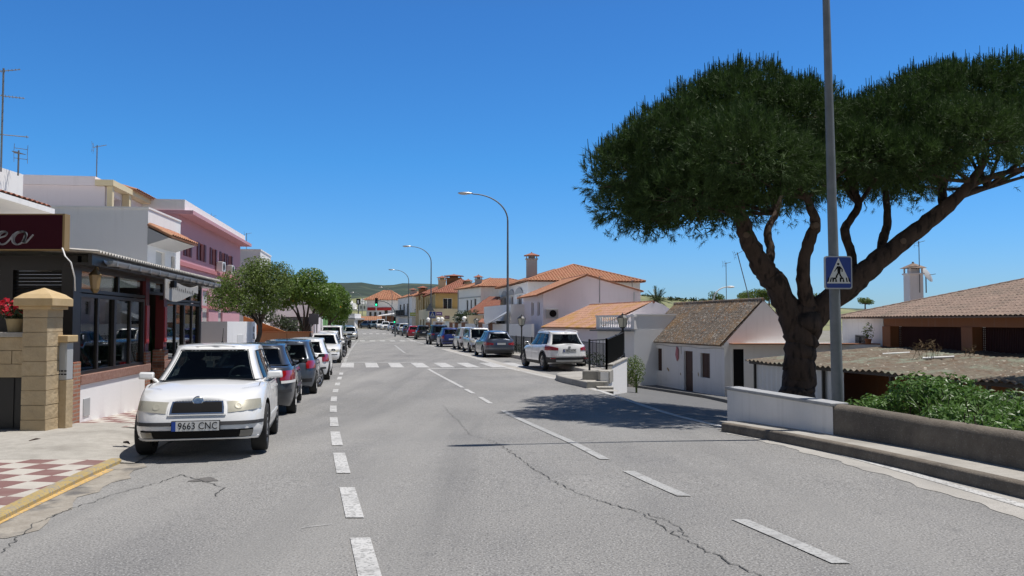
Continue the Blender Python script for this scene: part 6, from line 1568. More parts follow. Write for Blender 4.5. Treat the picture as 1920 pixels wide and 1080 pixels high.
# white terrace with ledge in front of the white end, pot plant, yard wall
yw = thingw('terrace_wall', 'white terrace wall with dark band between pine trunk and terracotta porch', 'wall', (14, 37, -1))
a, b = at(1468, 655, 37.5), at(1652, 655, 36.0)
walls(yw, 'wall', [(a.x, a.y), (b.x, b.y), (b.x, b.y + .3), (a.x, a.y + .3)], -2, at(0, 646, 36.5).z, M['white'])
pp = thingw('potted_plant', 'small leafy plant in a clay pot on the terrace wall beside the grilled window', 'plant', at(1628, 646, 36.4))
c = at(1628, 646, 36.35); m = MB(); m.lathe([(.10, 0), (.15, .25), (.13, .25), (.1, .2), (0, .2)], 12, c); m.build('pot', M['terracotta'], pp); m = MB(); leaf_clump(m, c + Vector((0, 0, .6)), .28, .2, .4, 120, .06, random.Random(3), .1); m.build('leaves', M['orange_leaf_dark'], pp)
for k, px in enumerate((1655, 1860, 1730)):
    m = MB(); p = at(px, 664 + k*4, 31 - k*2); m.tube([p, p + Vector((.9, -.25, .06))], .04, 8); tag(m.build('white_pipe', M['white_paint'], smooth=60), 'short white pipe lying at the back edge of the corrugated roof', 'pipe', 'white pipes on the shed roof')
# ---------------------------------------------------------------- orange-tiled low house with balustrade terrace
ob = thingw('orange_roof_house', 'low white house with orange lichen-stained tile roof and balustrade terrace', 'house', (5, 50, -1.8))
OA, OB = (2.25, 56.5), (5.05, 47.2); TO = FT(OA, OB); LO = math.hypot(OB[0]-OA[0], OB[1]-OA[1])
walls(ob, 'wall', [OA, OB, tuple((TO @ Vector((LO, 5.8, 0)))[:2]), tuple((TO @ Vector((0, 5.8, 0)))[:2])], -2, 1.2, M['white_pink'])
zo = 1.24; zro = 2.78
m = MB(); e0, e1, r1, r0 = TO @ Vector((-.1, -.25, zo)), TO @ Vector((LO, -.25, zo)), TO @ Vector((LO, 3.4, zro)), TO @ Vector((-.1, 3.4, zro))
tile_roof(m, [e0, e1, r1, r0], period=.22, row=.38); m.build('roof', M['tile_lichen'], ob)
m = MB(); ridge_caps(m, r0, r1, .09); m.build('ridge_tiles', M['tile_red'], ob)
m = MB(); g = [TO @ Vector((LO + .01, y, z)) for y, z in ((-.1, zo - .05), (2.2, zo), (5.4, zo), (5.2, zo + .5), (4.6, zo + 1.05), (4.0, zo + 1.4), (3.4, zro + .05), (2.8, zro - .25), (1.6, zro - .8))]; m.slab(g, .2); m.build('gable', M['white_pink'], ob)
# terrace block with balustrade in front (towards the camera)
BA_, BB_ = at(1120, 620, 46.3), at(1189, 620, 43.8)
tb = [(BA_.x, BA_.y), (BB_.x, BB_.y), (BB_.x + 2.4, BB_.y + .7), (BA_.x + 2.4, BA_.y + 2.5)]
zt0, zt1 = at(0, 617, 45).z, at(0, 591, 45).z
walls(ob, 'terrace', tb, -2, zt0, M['white'])
m = MB(); TB = FT(tb[0], tb[1]); LB = math.hypot(tb[1][0]-tb[0][0], tb[1][1]-tb[0][1]); m.T = TB
m.box(-.05, LB + .05, -.05, .2, zt0 + .002, zt0 + .1); m.box(-.08, LB + .08, -.08, .22, zt1 - .1, zt1); m.box(-.05, .2, -.04, .2, zt0 + .1, zt1 - .1); m.box(LB - .2, LB + .05, -.04, .2, zt0 + .1, zt1 - .1)
m.build('balustrade_rail', M['white'], ob)
m = MB(); m.T = TB; n = 14; hb = zt1 - zt0 - .2
for k in range(n): m.lathe([(.05, 0), (.05, .05), (.03, .1), (.075, hb*.38), (.05, hb*.6), (.03, hb*.78), (.05, hb*.92), (.05, hb)], 8, (.3 + (LB - .6)*k/(n-1), .08, zt0 + .1))
m.build('baluster', M['white'], ob, smooth=50)
m = MB(); m.T = FT(tb[1], tb[2]); L2_ = math.hypot(tb[2][0]-tb[1][0], tb[2][1]-tb[1][1]); m.box(.06, L2_, .02, .2, zt0, zt1 - .005); m.box(-.1, L2_, -.04, .26, zt1 - .002, zt1 + .06); m.build('parapet', M['white'], ob)
m = MB(); m.T = TB; m.box(-.3, LB + .1, -.32, -.051, zt0 - .12, zt0 - .04); m.build('gutter', M['galv'], ob)
# yard wall with ornate gate below, stone foot
gy = thingw('iron_gate', 'ornate dark iron gate in the white yard wall left of the cottage', 'gate', (5.6, 46, -1.8))
m = MB(); ga, gb_ = at(1172, 680, 44.5), at(1190, 680, 44.0)
for k in range(7): p = Vector(ga).lerp(Vector(gb_), k/6); m.tube([(p.x, p.y, -1.8), (p.x, p.y, -.2 + .15*math.sin(k*math.pi/6))], .018, 5); m.ball((p.x, p.y, -.16 + .15*math.sin(k*math.pi/6)), .035)
for z in (-1.5, -.4): m.bar((ga.x, ga.y, z), (gb_.x, gb_.y, z), .03)
for k in range(5): p = Vector(ga).lerp(Vector(gb_), (k + 1)/6); m.tube([(p.x + .07*math.cos(a), p.y, -.7 + .07*math.sin(a)) for a in [k2*math.pi/5 for k2 in range(11)]], .012, 4)
m.build('grille', M['black_metal'], gy)
sw = thingw('stone_foot_wall', 'rough stone wall foot between the ramp wall and the cottage', 'wall', (6.5, 46.2, -1.8))
a, b = at(1178, 700, 43.2), at(1208, 700, 44.6); m = MB(); m.slab([(a.x, a.y, -1.95), (b.x, b.y, -1.95), (b.x, b.y, -1.0), (a.x, a.y, -1.0)], .3); m.build('masonry', stack_noise(mat('grey_rubble_stone', (.20, .185, .16), .95, (.30, .28, .25), 9, bump=.8, bscale=12), [(6, .5, .6, (.09, .08, .07), .8, 4, None)]), sw)
# ---------------------------------------------------------------- gabled white house
gh = thingw('gabled_house', 'white two-storey house with plain pinkish gable end and two narrow street windows', 'house', (4, 60, -1))
c0 = (2.2, 58); far = (2.2 - .19*7, 65.0); ge = (9.3, 59.4)
TG = FT(far, c0); LG = math.hypot(c0[0]-far[0], c0[1]-far[1])
def fg(px): x, y, t_ = on_line(far, c0, px); return t_*LG
zl_, za_, zr_ = at(0, 549, 58).z, at(0, 517, 58.7).z, at(0, 545, 59.4).z
walls(gh, 'wall', [far, c0, ge, (ge[0] - 1.3, ge[1] + 7)], -1.9, zl_ - .02, M['white_pink'], {0: [(fg(996), fg(1000.5), at(0, 592, 62).z, at(0, 567, 62).z, 'winw'), (fg(1007.5), fg(1012), at(0, 592, 60).z, at(0, 566, 60).z, 'winw')]}, top=False)
ap = Vector((5.35, 58.6, za_)); back = Vector((-1.33, 7, 0))
m = MB(); m.add([(c0[0], c0[1], zl_ - .02), (ge[0], ge[1], zl_ - .02), (ge[0], ge[1], zr_), tuple(ap)], [(0,1,2,3)]); m.add([Vector((c0[0], c0[1], zl_ - .02)) + back, Vector((ge[0], ge[1], zl_-.02)) + back, Vector((ge[0], ge[1], zr_)) + back, ap + back], [(3,2,1,0)]); m.add([(ge[0], ge[1], zl_-.02), Vector((ge[0], ge[1], zl_-.02)) + back, Vector((ge[0], ge[1], zr_)) + back, (ge[0], ge[1], zr_)], [(0,1,2,3)]); m.build('gable', M['white_pink'], gh)
m = MB(); dl = Vector((c0[0], c0[1], zl_)) - ap; el = ap + dl*1.16; fo = Vector((.035, -.18, 0))
tile_roof(m, [el + back, el + fo, ap + fo + Vector((0,0,.04)), ap + back + Vector((0,0,.04))], th=.06)
dr = Vector((ge[0], ge[1], zr_)) - ap; er = ap + dr*1.05
tile_roof(m, [er + fo, er + back, ap + back + Vector((0,0,.04)), ap + fo + Vector((0,0,.04))], th=.06); m.build('roof', M['tile_orange'], gh)
m = MB(); ridge_caps(m, ap + back + Vector((0,0,.06)), ap + fo + Vector((0,0,.06)), .09); m.build('ridge_tiles', M['tile_orange'], gh)
p = at(1035, 588, 57.9); m = MB(); m.box(p.x - .45, p.x + .45, p.y - .32, p.y - .0, p.z - .33, p.z + .33); o_ = m.build('air_conditioner', M['grey_paint'], gh, bevel=.03); m = MB(); m.lathe([(.25, 0), (.25, -.015), (0, -.02)], 16, (p.x + .05, p.y - .322, p.z), axis='Y'); m.build('fan_grille', M['black'], o_)
m = MB(); p = at(1190, 548, 59.2); m.tube([(p.x - .05, p.y - .05, p.z), (p.x - .05, p.y - .05, -1)], .045, 8); m.build('drainpipe', M['grey_paint'], gh)
q = at(1124, 527, 58.9); antenna(q.x, 58.75, at(0, 565, 58.9).z, q.z - at(0, 565, 58.9).z + .35, 'aerial fixed to the pinkish gable end of the white house', .6)
q = at(1185, 545, 59.6); antenna(q.x, 59.5, q.z - .6, at(0, 525, 59.6).z - q.z + .6, 'aerial at the right eave of the gabled white house', .6)
# ================================================================ right side, houses further along
def hip_roof(par, rect, ze, zr_, inset, m, period=.27, over=.45, row=.42, amp=.09):
    """rect = 4 plan corners counter-clockwise, rect[0]->rect[1] a long side; ridge parallel to it"""
    c = [Vector((*p, 0)) for p in rect]; ce = sum(c, Vector()) / 4
    c = [p + (p - ce).normalized()*over*1.35 for p in c]
    ma, mb_ = (c[0] + c[3])/2, (c[1] + c[2])/2; d = (mb_ - ma).normalized()
    r0, r1 = ma + d*inset, mb_ - d*inset
    Z = lambda p, z: Vector((p.x, p.y, z)); b = MB()
    tile_roof(b, [Z(c[0], ze), Z(c[1], ze), Z(r1, zr_), Z(r0, zr_)], period, row, amp); tile_roof(b, [Z(c[2], ze), Z(c[3], ze), Z(r0, zr_), Z(r1, zr_)], period, row, amp)
    tile_roof(b, [Z(c[1], ze), Z(c[2], ze), Z(r1, zr_)], period, row, amp); tile_roof(b, [Z(c[3], ze), Z(c[0], ze), Z(r0, zr_)], period, row, amp)
    k = b
    for p, q in ((c[0], r0), (c[3], r0), (c[1], r1), (c[2], r1), (r0, r1)): ridge_caps(k, Z(p, ze + (.06)), Z(q, zr_ + .06), .10, 0, .45)
    return b.build('roof', m, par)
# big white house with hip roof, tall chimney, arched window heads
hh = thingw('hip_roof_house', 'white house with large orange hip roof, tall chimney and shell-topped windows', 'house', (1, 74, -.4))
HA, HB = (-1.35, 85), (1.36, 70); TH2 = FT(HA, HB); LH2 = math.hypot(HB[0]-HA[0], HB[1]-HA[1])
def fhh(px): x, y, t_ = on_line(HA, HB, px); return t_*LH2
rect = [HA, HB, tuple((TH2 @ Vector((LH2, 10, 0)))[:2]), tuple((TH2 @ Vector((0, 10, 0)))[:2])]
ops = []
for p0, p1 in ((943.5, 949), (957, 962.5), (970, 978)):
    a, b = fhh(p0), fhh(p1); ops.append((a, b, 2.3 if p0 < 970 else 1.5, 4.05, 'winw'))
walls(hh, 'wall', rect, -.5, 5.05, M['white'], {0: ops})
hip_roof(hh, rect, 5.1, at(0, 499, 76).z, 4.5, M['tile_orange'])
m = MB(); m.T = TH2
for a, b, c_, d_, _ in ops:
    s = (a+b)/2; w_ = (b - a)*.85
    m.add([(s + w_*math.cos(t), -.10, d_ + .10 + .55*math.sin(t)) for t in [math.pi*k/8 for k in range(9)]] + [(s + w_*math.cos(t), -.002, d_ + .10 + .55*math.sin(t)) for t in [math.pi*k/8 for k in range(9)]], [tuple(range(8, -1, -1))] + [(k, k+1, 10+k, 9+k) for k in range(8)])
m.build('window_hood', M['grey_wall'], hh)
q = at(997, 500, 72); chimney(hh, q.x, 72.3, 4.8, at(0, 475, 72.3).z, .95, M['grey_wall'], M['tile_red'])
q = at(985, 560, 73); m = MB(); s = fhh(968); m.T = TH2; m.box(s - .5, s + .5, -.5, -.05, 1.6, 2.3); m.build('air_conditioner', M['grey_paint'], hh, bevel=.03)
# its front terrace wing and awning
tw = thingw('terrace_wing', 'white terrace block with garage opening in front of the hip-roofed house', 'house', (-.5, 66, -.4))
TA, TBk = (-2.6, 76), (-.1, 64.5)
walls(tw, 'wall', [TA, TBk, (2.4, 65), (0, 76.4)], -1.5, at(0, 571, 68).z - .05, M['white'], {0: [(5.5, 9.5, -.4, 1.7, 'dark')]})
m = MB(); m.add([tuple(at(912, 608, 66)), tuple(at(951, 586, 63)), tuple(at(951, 582, 66)), tuple(at(920, 604, 69))], [(0,1,2,3)]); 
aw = m.build('awning', M['grey_paint'], tw); sd = aw.modifiers.new('t', 'SOLIDIFY'); sd.thickness = .06
# low orange roofs left of it
orf = thingw('low_tiled_house', 'low cream house with stepped red tile roofs beside the terrace block', 'house', (-5, 85, -.4))
walls(orf, 'wall', [(-7.0, 92), (-4.1, 78), (-2.0, 78.5), (-4.6, 92.5)], -1, at(0, 592, 84).z, M['cream'], {0: [(9.5, 12.5, .2, 1.5, 'win')]})
m = MB(); tile_roof(m, [at(875, 586, 92), at(900, 585, 80), at(938, 557, 82), at(918, 556, 93)], .26, .42, .05); tile_roof(m, [at(893, 588, 80), at(931, 588, 76), at(940, 562, 79), at(908, 566, 83)], .26, .42, .05); tile_roof(m, [at(893, 607, 76.5), at(930, 607, 75.5), at(937, 597, 77.5), at(905, 597, 78.5)], .26, .42, .05); m.build('roof', M['tile_red'], orf)
# white house R5
r5 = thingw('white_town_house', 'white two-storey house with three dark windows and thin chimney, before the yellow house', 'house', (-5, 95, -.4))
A5, B5 = (-6.6, 101), (-3.55, 93); L5 = math.hypot(B5[0]-A5[0], B5[1]-A5[1])
def f5(px): x, y, t_ = on_line(A5, B5, px); return t_*L5
z5 = at(0, 539, 94).z
rect = [A5, B5, (3.5, 94.5), (.6, 102.5)]
walls(r5, 'wall', rect, -.5, z5, M['white'], {0: [(f5(874.5), f5(878), 2.7, 4.2, 'win'), (f5(882), f5(885), 2.9, 4.2, 'win'), (f5(889), f5(893), 2.2, 4.3, 'win')]})
hip_roof(r5, [rect[1], rect[2], rect[3], rect[0]], z5 + .04, at(0, 522, 97).z, 3, M['tile_orange'])
q = at(897, 530, 95); chimney(r5, q.x, 95.2, z5, at(0, 516, 95).z, .8, M['grey_wall'], M['tile_red'])
m = MB(); m.T = FT(A5, B5); m.box(0, L5, -.04, -.003, z5 - 1.15, z5 - 1.0); m.tube([(.06, -.06, z5), (.06, -.06, -.4)], .06, 6); m.build('trim', M['grey_wall'], r5)
m = MB(); m.T = FT(A5, B5); m.box(-3, L5 + .5, -2.4, -.05, -.4, 1.7); m.build('terrace', M['white'], r5)
# yellow houses R6
r6 = thingw('yellow_house', 'ochre yellow house with red hip roofs, broad chimneys and cream ground floor', 'house', (-12, 112, -.3))
A6, B6 = (-12.9, 121), (-9.9, 106); L6 = math.hypot(B6[0]-A6[0], B6[1]-A6[1])
z6 = at(0, 552, 110).z
rect = [A6, B6, (-2.2, 107.6), (-5.2, 122.6)]
def f6(px): x, y, t_ = on_line(A6, B6, px); return t_*L6
walls(r6, 'wall', rect, -.5, z6, M['yellow'], {0: [(3, 4.2, 3.2, 5, 'win'), (6, 7.2, 3.2, 5, 'win'), (10, 11.4, 3, 5, 'win')], 1: [(1, 2.2, 3.1, 4.7, 'winw'), (3.6, 5.0, 2.9, 4.9, 'roll'), (6, 7, 3.1, 4.7, 'win')]})
walls(r6, 'ground_floor', [(-13.6, 120), (-10.6, 104.6), (-3.8, 106), (-6.6, 121.4)], -.5, at(0, 579, 106).z, M['cream'], {0: [(2, 4, -.3, 2, 'dark'), (7, 9, -.3, 2, 'win'), (12, 14, -.3, 2, 'dark')]})
hip_roof(r6, [rect[3], rect[0], rect[1], rect[2]], z6 + .04, at(0, 529, 116).z, 4, M['tile_red']) if False else hip_roof(r6, rect, z6 + .04, at(0, 528, 116).z, 5, M['tile_red'])
for px, py, dd, w_ in ((829, 518, 112, 1.0), (851, 515, 115, 1.9), (878, 524, 110, .9)):
    q = at(px, 550, dd); chimney(r6, q.x, dd, z6, at(0, py, dd).z, w_, M['cream'] if w_ < 1.5 else M['brown_wall'], M['tile_red'])
r6b = thingw('brown_yellow_house', 'narrow yellow and brown house with tall windows left of the ochre house', 'house', (-16, 128, 0))
A, B = (-15.6, 133), (-13.2, 121.5); rect = [A, B, (-8.5, 122.6), (-10.9, 134)]
walls(r6b, 'wall', rect, -.3, at(0, 553, 124).z, M['yellow'], {0: [(3, 4, 3, 5.2, 'roll'), (6, 7, 3, 5.2, 'roll'), (9, 10, 3, 5.2, 'roll')], 1: [(.8, 1.8, 3, 5.2, 'win'), (3, 4, 3, 5.2, 'win')]})
hip_roof(r6b, rect, at(0, 552, 124).z, at(0, 541, 129).z, 3, M['tile_red']); q = at(793, 545, 126); chimney(r6b, q.x, 126, 5, at(0, 537, 126).z, 1.2, M['brown_wall'], M['tile_red'])
# white house with black balconies R7
r7 = thingw('balcony_house', 'white house with black iron balconies and pale orange roof at the far end', 'house', (-20, 146, 0))
A7, B7 = (-21.9, 158), (-17.3, 142); L7 = math.hypot(B7[0]-A7[0], B7[1]-A7[1]); rect = [A7, B7, (-11.5, 143.6), (-16.1, 159.6)]
z7 = at(0, 556, 143).z
ops7 = [(2, 4, 2.9, 4.9, 'win'), (6.5, 8.5, 2.9, 4.9, 'win'), (11, 13, 2.9, 4.9, 'win')]
walls(r7, 'wall', rect, -.2, z7, M['white'], {0: ops7, 1: [(1, 2.3, 2.9, 4.9, 'win'), (4, 5.4, 2.9, 4.9, 'win')]})
hip_roof(r7, rect, z7 + .04, at(0, 545, 148).z, 3.5, M['tile_orange']); q = at(775, 550, 147); chimney(r7, q.x, 147, z7, at(0, 541, 147).z, 1.1, M['grey_wall'], M['tile_red'])
for side, (P, Q), L_ in ((0, (A7, B7), L7), (1, (B7, rect[2]), 7.0)):
    T_ = FT(P, Q)
    for s in ((1.5, 5, 9.5)[:3] if side == 0 else (.4, 3.6)):
        m = MB(); m.T = T_; w_ = 4 if side == 0 else 2.6; m.box(s, s + w_, -.9, -.01, 2.65, 2.8)
        for k in range(int(w_/.2) + 1): m.box(s + k*.2, s + k*.2 + .04, -.88, -.84, 2.8, 3.75)
        m.box(s, s + w_, -.9, -.83, 3.75, 3.82); m.build('balcony', M['black_metal'], r7)
m = MB(); m.T = FT(B7, rect[2]); m.box(-3, 8, -3.2, -.95, 2.3, 2.42); m.build('shop_canopy', M['grey_wall'], r7)
# shop sign panels
M['lime'] = mat('lime_sign', (.42, .5, .08), .5); M['purple'] = mat('purple_sign', (.12, .05, .22), .5)
def panel(label, px0, px1, py0, py1, d, m_, cat='sign'):
    a, b = at(px0, py0, d), at(px1, py1, d); t = thingw('shop_sign', label, cat, (a.x, d, b.z), 'shop signs along the far street'); q = MB(); q.box(a.x, b.x, d - .12, d, b.z, a.z); q.build('panel', m_, t)
    q = MB(); q.box(a.x - .06, b.x + .06, d - .08, d + .08, b.z - .06, b.z - .001); q.build('frame', M['galv'], t)
    n = max(3, int((px1 - px0)/3)); q = MB(); r = random.Random(px0)
    for k in range(n): x = a.x + (b.x - a.x)*(.12 + .76*k/n); q.box(x, x + (b.x-a.x)*.5/n, d - .125, d - .121, b.z + (a.z-b.z)*.35, b.z + (a.z-b.z)*r.uniform(.55, .7))
    q.build('lettering', M['white_paint'], t)
panel('lime green shop sign under the balconies', 769, 783, 586, 592, 138, M['lime'])
panel('red shop sign left of the distant crossing sign', 791, 801, 584, 591, 119, M['red'])
panel('purple shop sign right of the distant crossing sign', 818, 829, 585, 591, 103.8, M['purple'])
panel('dark red hanging sign below the purple shop sign', 834, 843, 592, 597, 101, M['maroon'])
# courtyard wall with brick piers and white balls
cwall = thingw('courtyard_wall', 'white courtyard wall with brick piers and pale ball finials behind the parked cars', 'wall', (-3, 75, -.4))
P0, P1 = Vector((1.35, 57.0, 0)), Vector((-8.6, 94, 0)); m = MB(); pr = MB(); bl = MB(); d = (P1 - P0); L_ = d.length; d.normalize(); n_ = Vector((-d.y, d.x, 0))
zc = at(0, 607.5, 62).z
m.T = FT(P1, P0); m.box(0, L_, 0, .2, -1.9, zc); 
for px in (922, 903, 871, 858, 848, 829, 822, 803):
    x, y, t_ = on_line((P0.x, P0.y), (P1.x, P1.y), px); tall = px in (871, 858, 829, 822, 803); pr.box(x - .28, x + .28, y - .28, y + .28, -1.9, zc + .12)
    if tall: bl.box(x - .36, x + .36, y - .36, y + .36, zc + .121, zc + .2); bl.lathe([(.1, zc + .2), (.1, zc + .28), (.24, zc + .42), (.24, zc + .52), (.12, zc + .68), (0, zc + .7)], 12, (x, y, 0))
m.build('masonry', M['white'], cwall); pr.build('pier', M['brick'], cwall); bl.build('finial', M['white'], cwall, smooth=50)
r = random.Random(77)
def shrub_ball(label, px, py, d, rx, rz, mt, n=700, sz=.12, name='shrub', cat='shrub'):
    t = thingw(name, label, cat, (at(px, py, d).x, d, zr(min(d, 150)))); c = at(px, py, d); m = MB(); rr = random.Random(px)
    for k in range(7): leaf_clump(m, (c.x + rr.uniform(-.5,.5)*rx, c.y + rr.uniform(-.5,.5)*rx, c.z + rr.uniform(-.4,.4)*rz), rx*.6, rx*.6, rz*.6, n//7, sz, rr)
    m.build('foliage', mt, t); m = MB(); m.tube([(c.x, c.y, zr(min(d,150)) - .5), (c.x, c.y, c.z)], [.12, .06], 6); m.build('trunk', M['bark2'], t); return t
shrub_ball('dark green shrub behind the courtyard wall, left of the pair', 868, 596, 82, 1.1, .8, M['hedge']); shrub_ball('dark green shrub behind the courtyard wall, right of the pair', 884, 594, 80, .95, .85, M['hedge'])
# ---------------------------------------------------------------- end of the street
rf = thingw('reed_fence', 'brown reed screen fence closing the far end of the street', 'fence', (-28, 163, .4)); M['reed'] = mat('brown_reed', (.13, .085, .045), .9, (.24, .17, .09), 5, stretch=(3, 3, .2))
a, b = at(664, 620, 163), at(706, 600, 163); m = MB(); n = 120
for k in range(n): x = a.x + (b.x - a.x)*k/n; m.box(x, x + (b.x-a.x)/n*.85, 163 + .04*(k % 3), 163.1 + .04*(k % 3), -.2, b.z - r.uniform(0, .25))
m.build('screen', M['reed'], rf); m = MB()
for k in range(9): x = a.x + (b.x - a.x)*k/8; m.box(x - .07, x + .07, 163.2, 163.34, -.2, b.z)
m.build('post', M['dark_frame'], rf)
tr = thingw('tiled_wall', 'long low wall capped with orange tiles above the reed fence', 'wall', (-27, 168, 1)); a, b = at(664, 603, 168), at(738, 593, 168)
m = MB(); m.box(a.x, b.x, 168.3, 168.6, -.2, a.z); m.build('masonry', M['white'], tr); m = MB(); tile_roof(m, [(a.x, 167.7, a.z), (b.x, 167.7, a.z), (b.x, 168.9, b.z), (a.x, 168.9, b.z)], .4, .5, .08); m.build('tile_cap', M['tile_orange'], tr)
rs_ = thingw('red_sign_house', 'white house with orange roof and two red sign bands facing the end of the street', 'house', (-27, 178, 1)); a, b = at(687, 606, 178), at(752, 563, 178)
walls(rs_, 'wall', [(a.x, 178), (b.x, 178), (b.x, 188), (a.x, 188)], -.5, b.z, M['white'], {0: [(.6 + 1.05*k, 1.1 + 1.05*k, at(0, 600, 178).z, at(0, 585, 178).z, 'win') for k in range(3)] + [(3.9, 4.6, at(0, 589, 178).z, at(0, 582, 178).z, 'win')]})
hip_roof(rs_, [(a.x, 178), (b.x, 178), (b.x, 188), (a.x, 188)], b.z + .05, at(0, 545, 184).z, 3.6, M['tile_orange'], .5, .7, .09)
for p0, p1 in ((689, 704), (707, 734)):
    q0, q1 = at(p0, 581, 177.9), at(p1, 576, 177.9); m = MB(); m.box(q0.x, q1.x, 177.8, 177.99, at(0, 582, 178).z, at(0, 576.5, 178).z); m.build('sign_band', M['red'], rs_)
aw = thingw('white_canopy', 'long white canopy on posts at the far end of the street', 'canopy', (-23, 170, .5)); q0, q1, q2, q3 = at(706, 593, 171), at(758, 586, 160), at(762, 584, 172), at(715, 589, 182)
m = MB(); m.slab([q0, q1, q2, q3], .12); m.build('roof', M['white_paint'], aw); m = MB()
for t_ in (0.05, .35, .65, .95): p = q0.lerp(q1, t_); m.box(p.x - .1, p.x + .1, p.y + .3, p.y + .5, -.2, p.z - .15)
m.build('post', M['white_paint'], aw)
wb = thingw('far_white_block', 'white block with blue-grey band and dark billboard at the left end of the street', 'building', (-31, 158, .5)); a, b = at(630, 620, 158), at(665, 588, 158)
walls(wb, 'wall', [(a.x, 158), (b.x, 158), (b.x - .6, 168), (a.x, 168)], -.5, b.z, M['white'], {0: [(2.0, 3.4, .3, 2.0, 'roll')]})
m = MB(); m.box(a.x - .2, b.x + .15, 157.6, 168, at(0, 599, 158).z, at(0, 596, 158).z); m.build('string_course', M['grey_wall'], wb)
bb = thingw('billboard', 'dark billboard with a pale figure above the far white block', 'billboard', at(670, 570, 172)); a, b = at(668, 571, 172), at(675, 560, 172); m = MB(); m.box(a.x, b.x, 172, 172.2, a.z, b.z); m.build('panel', M['black'], bb); m = MB(); m.box((a.x+b.x)/2 - .12, (a.x+b.x)/2 + .12, 171.9, 171.99, a.z + .2, b.z - .3); m.build('figure', M['white_paint'], bb); m = MB(); m.box((a.x+b.x)/2 - .1, (a.x+b.x)/2 + .1, 172.21, 172.4, 0, b.z); m.build('post', M['galv'], bb)
# traffic light: mast arm with hanging head and a pedestal head
M['green_light'] = mat('lit_green_lamp', (.02, .9, .35), .3, emit=2.5)
tl = thingw('traffic_light', 'traffic light hanging from a curved mast arm, showing green', 'traffic light', at(741, 620, 104))
px_, d = 741, 104
p = at(px_, 620, d); tp = at(741, 578, d); m = MB()
arm = [(p.x, d, zr(d)), (p.x, d, at(0, 590, d).z)] + [tuple(at(px_ - 30*(1 - math.cos(a)), 590 - 26*math.sin(a), d)) for a in [R(18*k) for k in range(1, 6)]] + [tuple(at(706, 563.5, d))]
m.tube(arm, [.10, .09] + [.08 - .006*k for k in range(6)], 8); m.build('mast', M['galv'], tl, smooth=60)
def sig(cx, cz, s):
    m = MB(); m.box(cx - .17*s, cx + .17*s, d - .2, d - .02, cz - .5*s, cz + .5*s); o = m.build('signal_head', M['black'], tl, bevel=.02)
    for k, mm in enumerate((M['green_light'], M['black_metal'], M['black_metal'])):
        z = cz + (-.32 + .32*k)*s; g = MB(); g.lathe([(0, -.0), (.11*s, .01), (.12*s, .03)], 12, (cx, d - .235, z), axis='Y'); g.build('signal_lamp', mm, o); g = MB(); g.lathe([(.135*s, -.14), (.135*s, .03)], 12, (cx, d - .23, z), axis='Y'); g.build('visor', M['black'], o)
q = at(706, 566.5, d); sig(q.x, q.z, 1.05); q = at(741, 600, d); sig(q.x - .05, q.z, .75)
# ---------------------------------------------------------------- hills, village, trees far away
def hill(name, prof, d0, d1, m, base=-3, rough=.4, seed=1, nx=160, ny=22, pw=.8):
    f = spl([(p[0], p[1]) for p in prof]); b = MB(); rows = []; from mathutils import noise
    x0, x1 = prof[0][0], prof[-1][0]
    for j in range(ny + 1):
        v = j/ny; d = d0 + (d1 - d0)*v; row = []
        for i in range(nx + 1):
            px = x0 + (x1 - x0)*i/nx; top = at(px, f(px), d1); X = top.x*(d/d1)
            h = base + (top.z - base)*(v**pw); h += (top.z - base)*rough*noise.noise((X/d1*9, v*3, seed))*math.sin(math.pi*v) + (top.z-base)*.05*noise.noise((X/d1*60, v*8, seed + 3))
            row.append((X, d, h))
        rows.append(row)
    b.grid(rows); o = b.build(name, m, smooth=180); return tag(o, kind='structure')
M['forest'] = stack_noise(mat('wooded_hillside', (.022, .040, .027), .95, (.036, .056, .034), .012, (.4, .6)), [(.05, .45, .62, (.02, .032, .018), .8, 4, None), (.006, .55, .65, (.10, .12, .07), .6, 4, None)])
M['scrub'] = stack_noise(mat('dry_grass_hill', (.23, .23, .105), .95, (.17, .19, .08), .02), [(.06, .55, .62, (.05, .065, .03), .85, 5, (1, 1, 1)), (.015, .55, .68, (.30, .27, .14), .6, 4, None)])
hill('far_hill', [(-1500, 560), (-600, 545), (0, 540), (400, 536), (600, 529), (640, 531), (670, 529), (700, 533), (722, 537), (745, 531), (800, 532), (850, 536), (900, 543), (1000, 549), (1150, 553), (1300, 566), (1500, 575), (1800, 583), (2600, 592)], 900, 2300, M['forest'], -2, .10)
hill('right_hill', [(1000, 575), (1100, 556), (1185, 552), (1215, 553), (1250, 558), (1290, 561), (1330, 562), (1400, 566), (1480, 572), (1600, 580), (1900, 588), (2500, 596)], 160, 620, M['scrub'], -3, .2, 5)
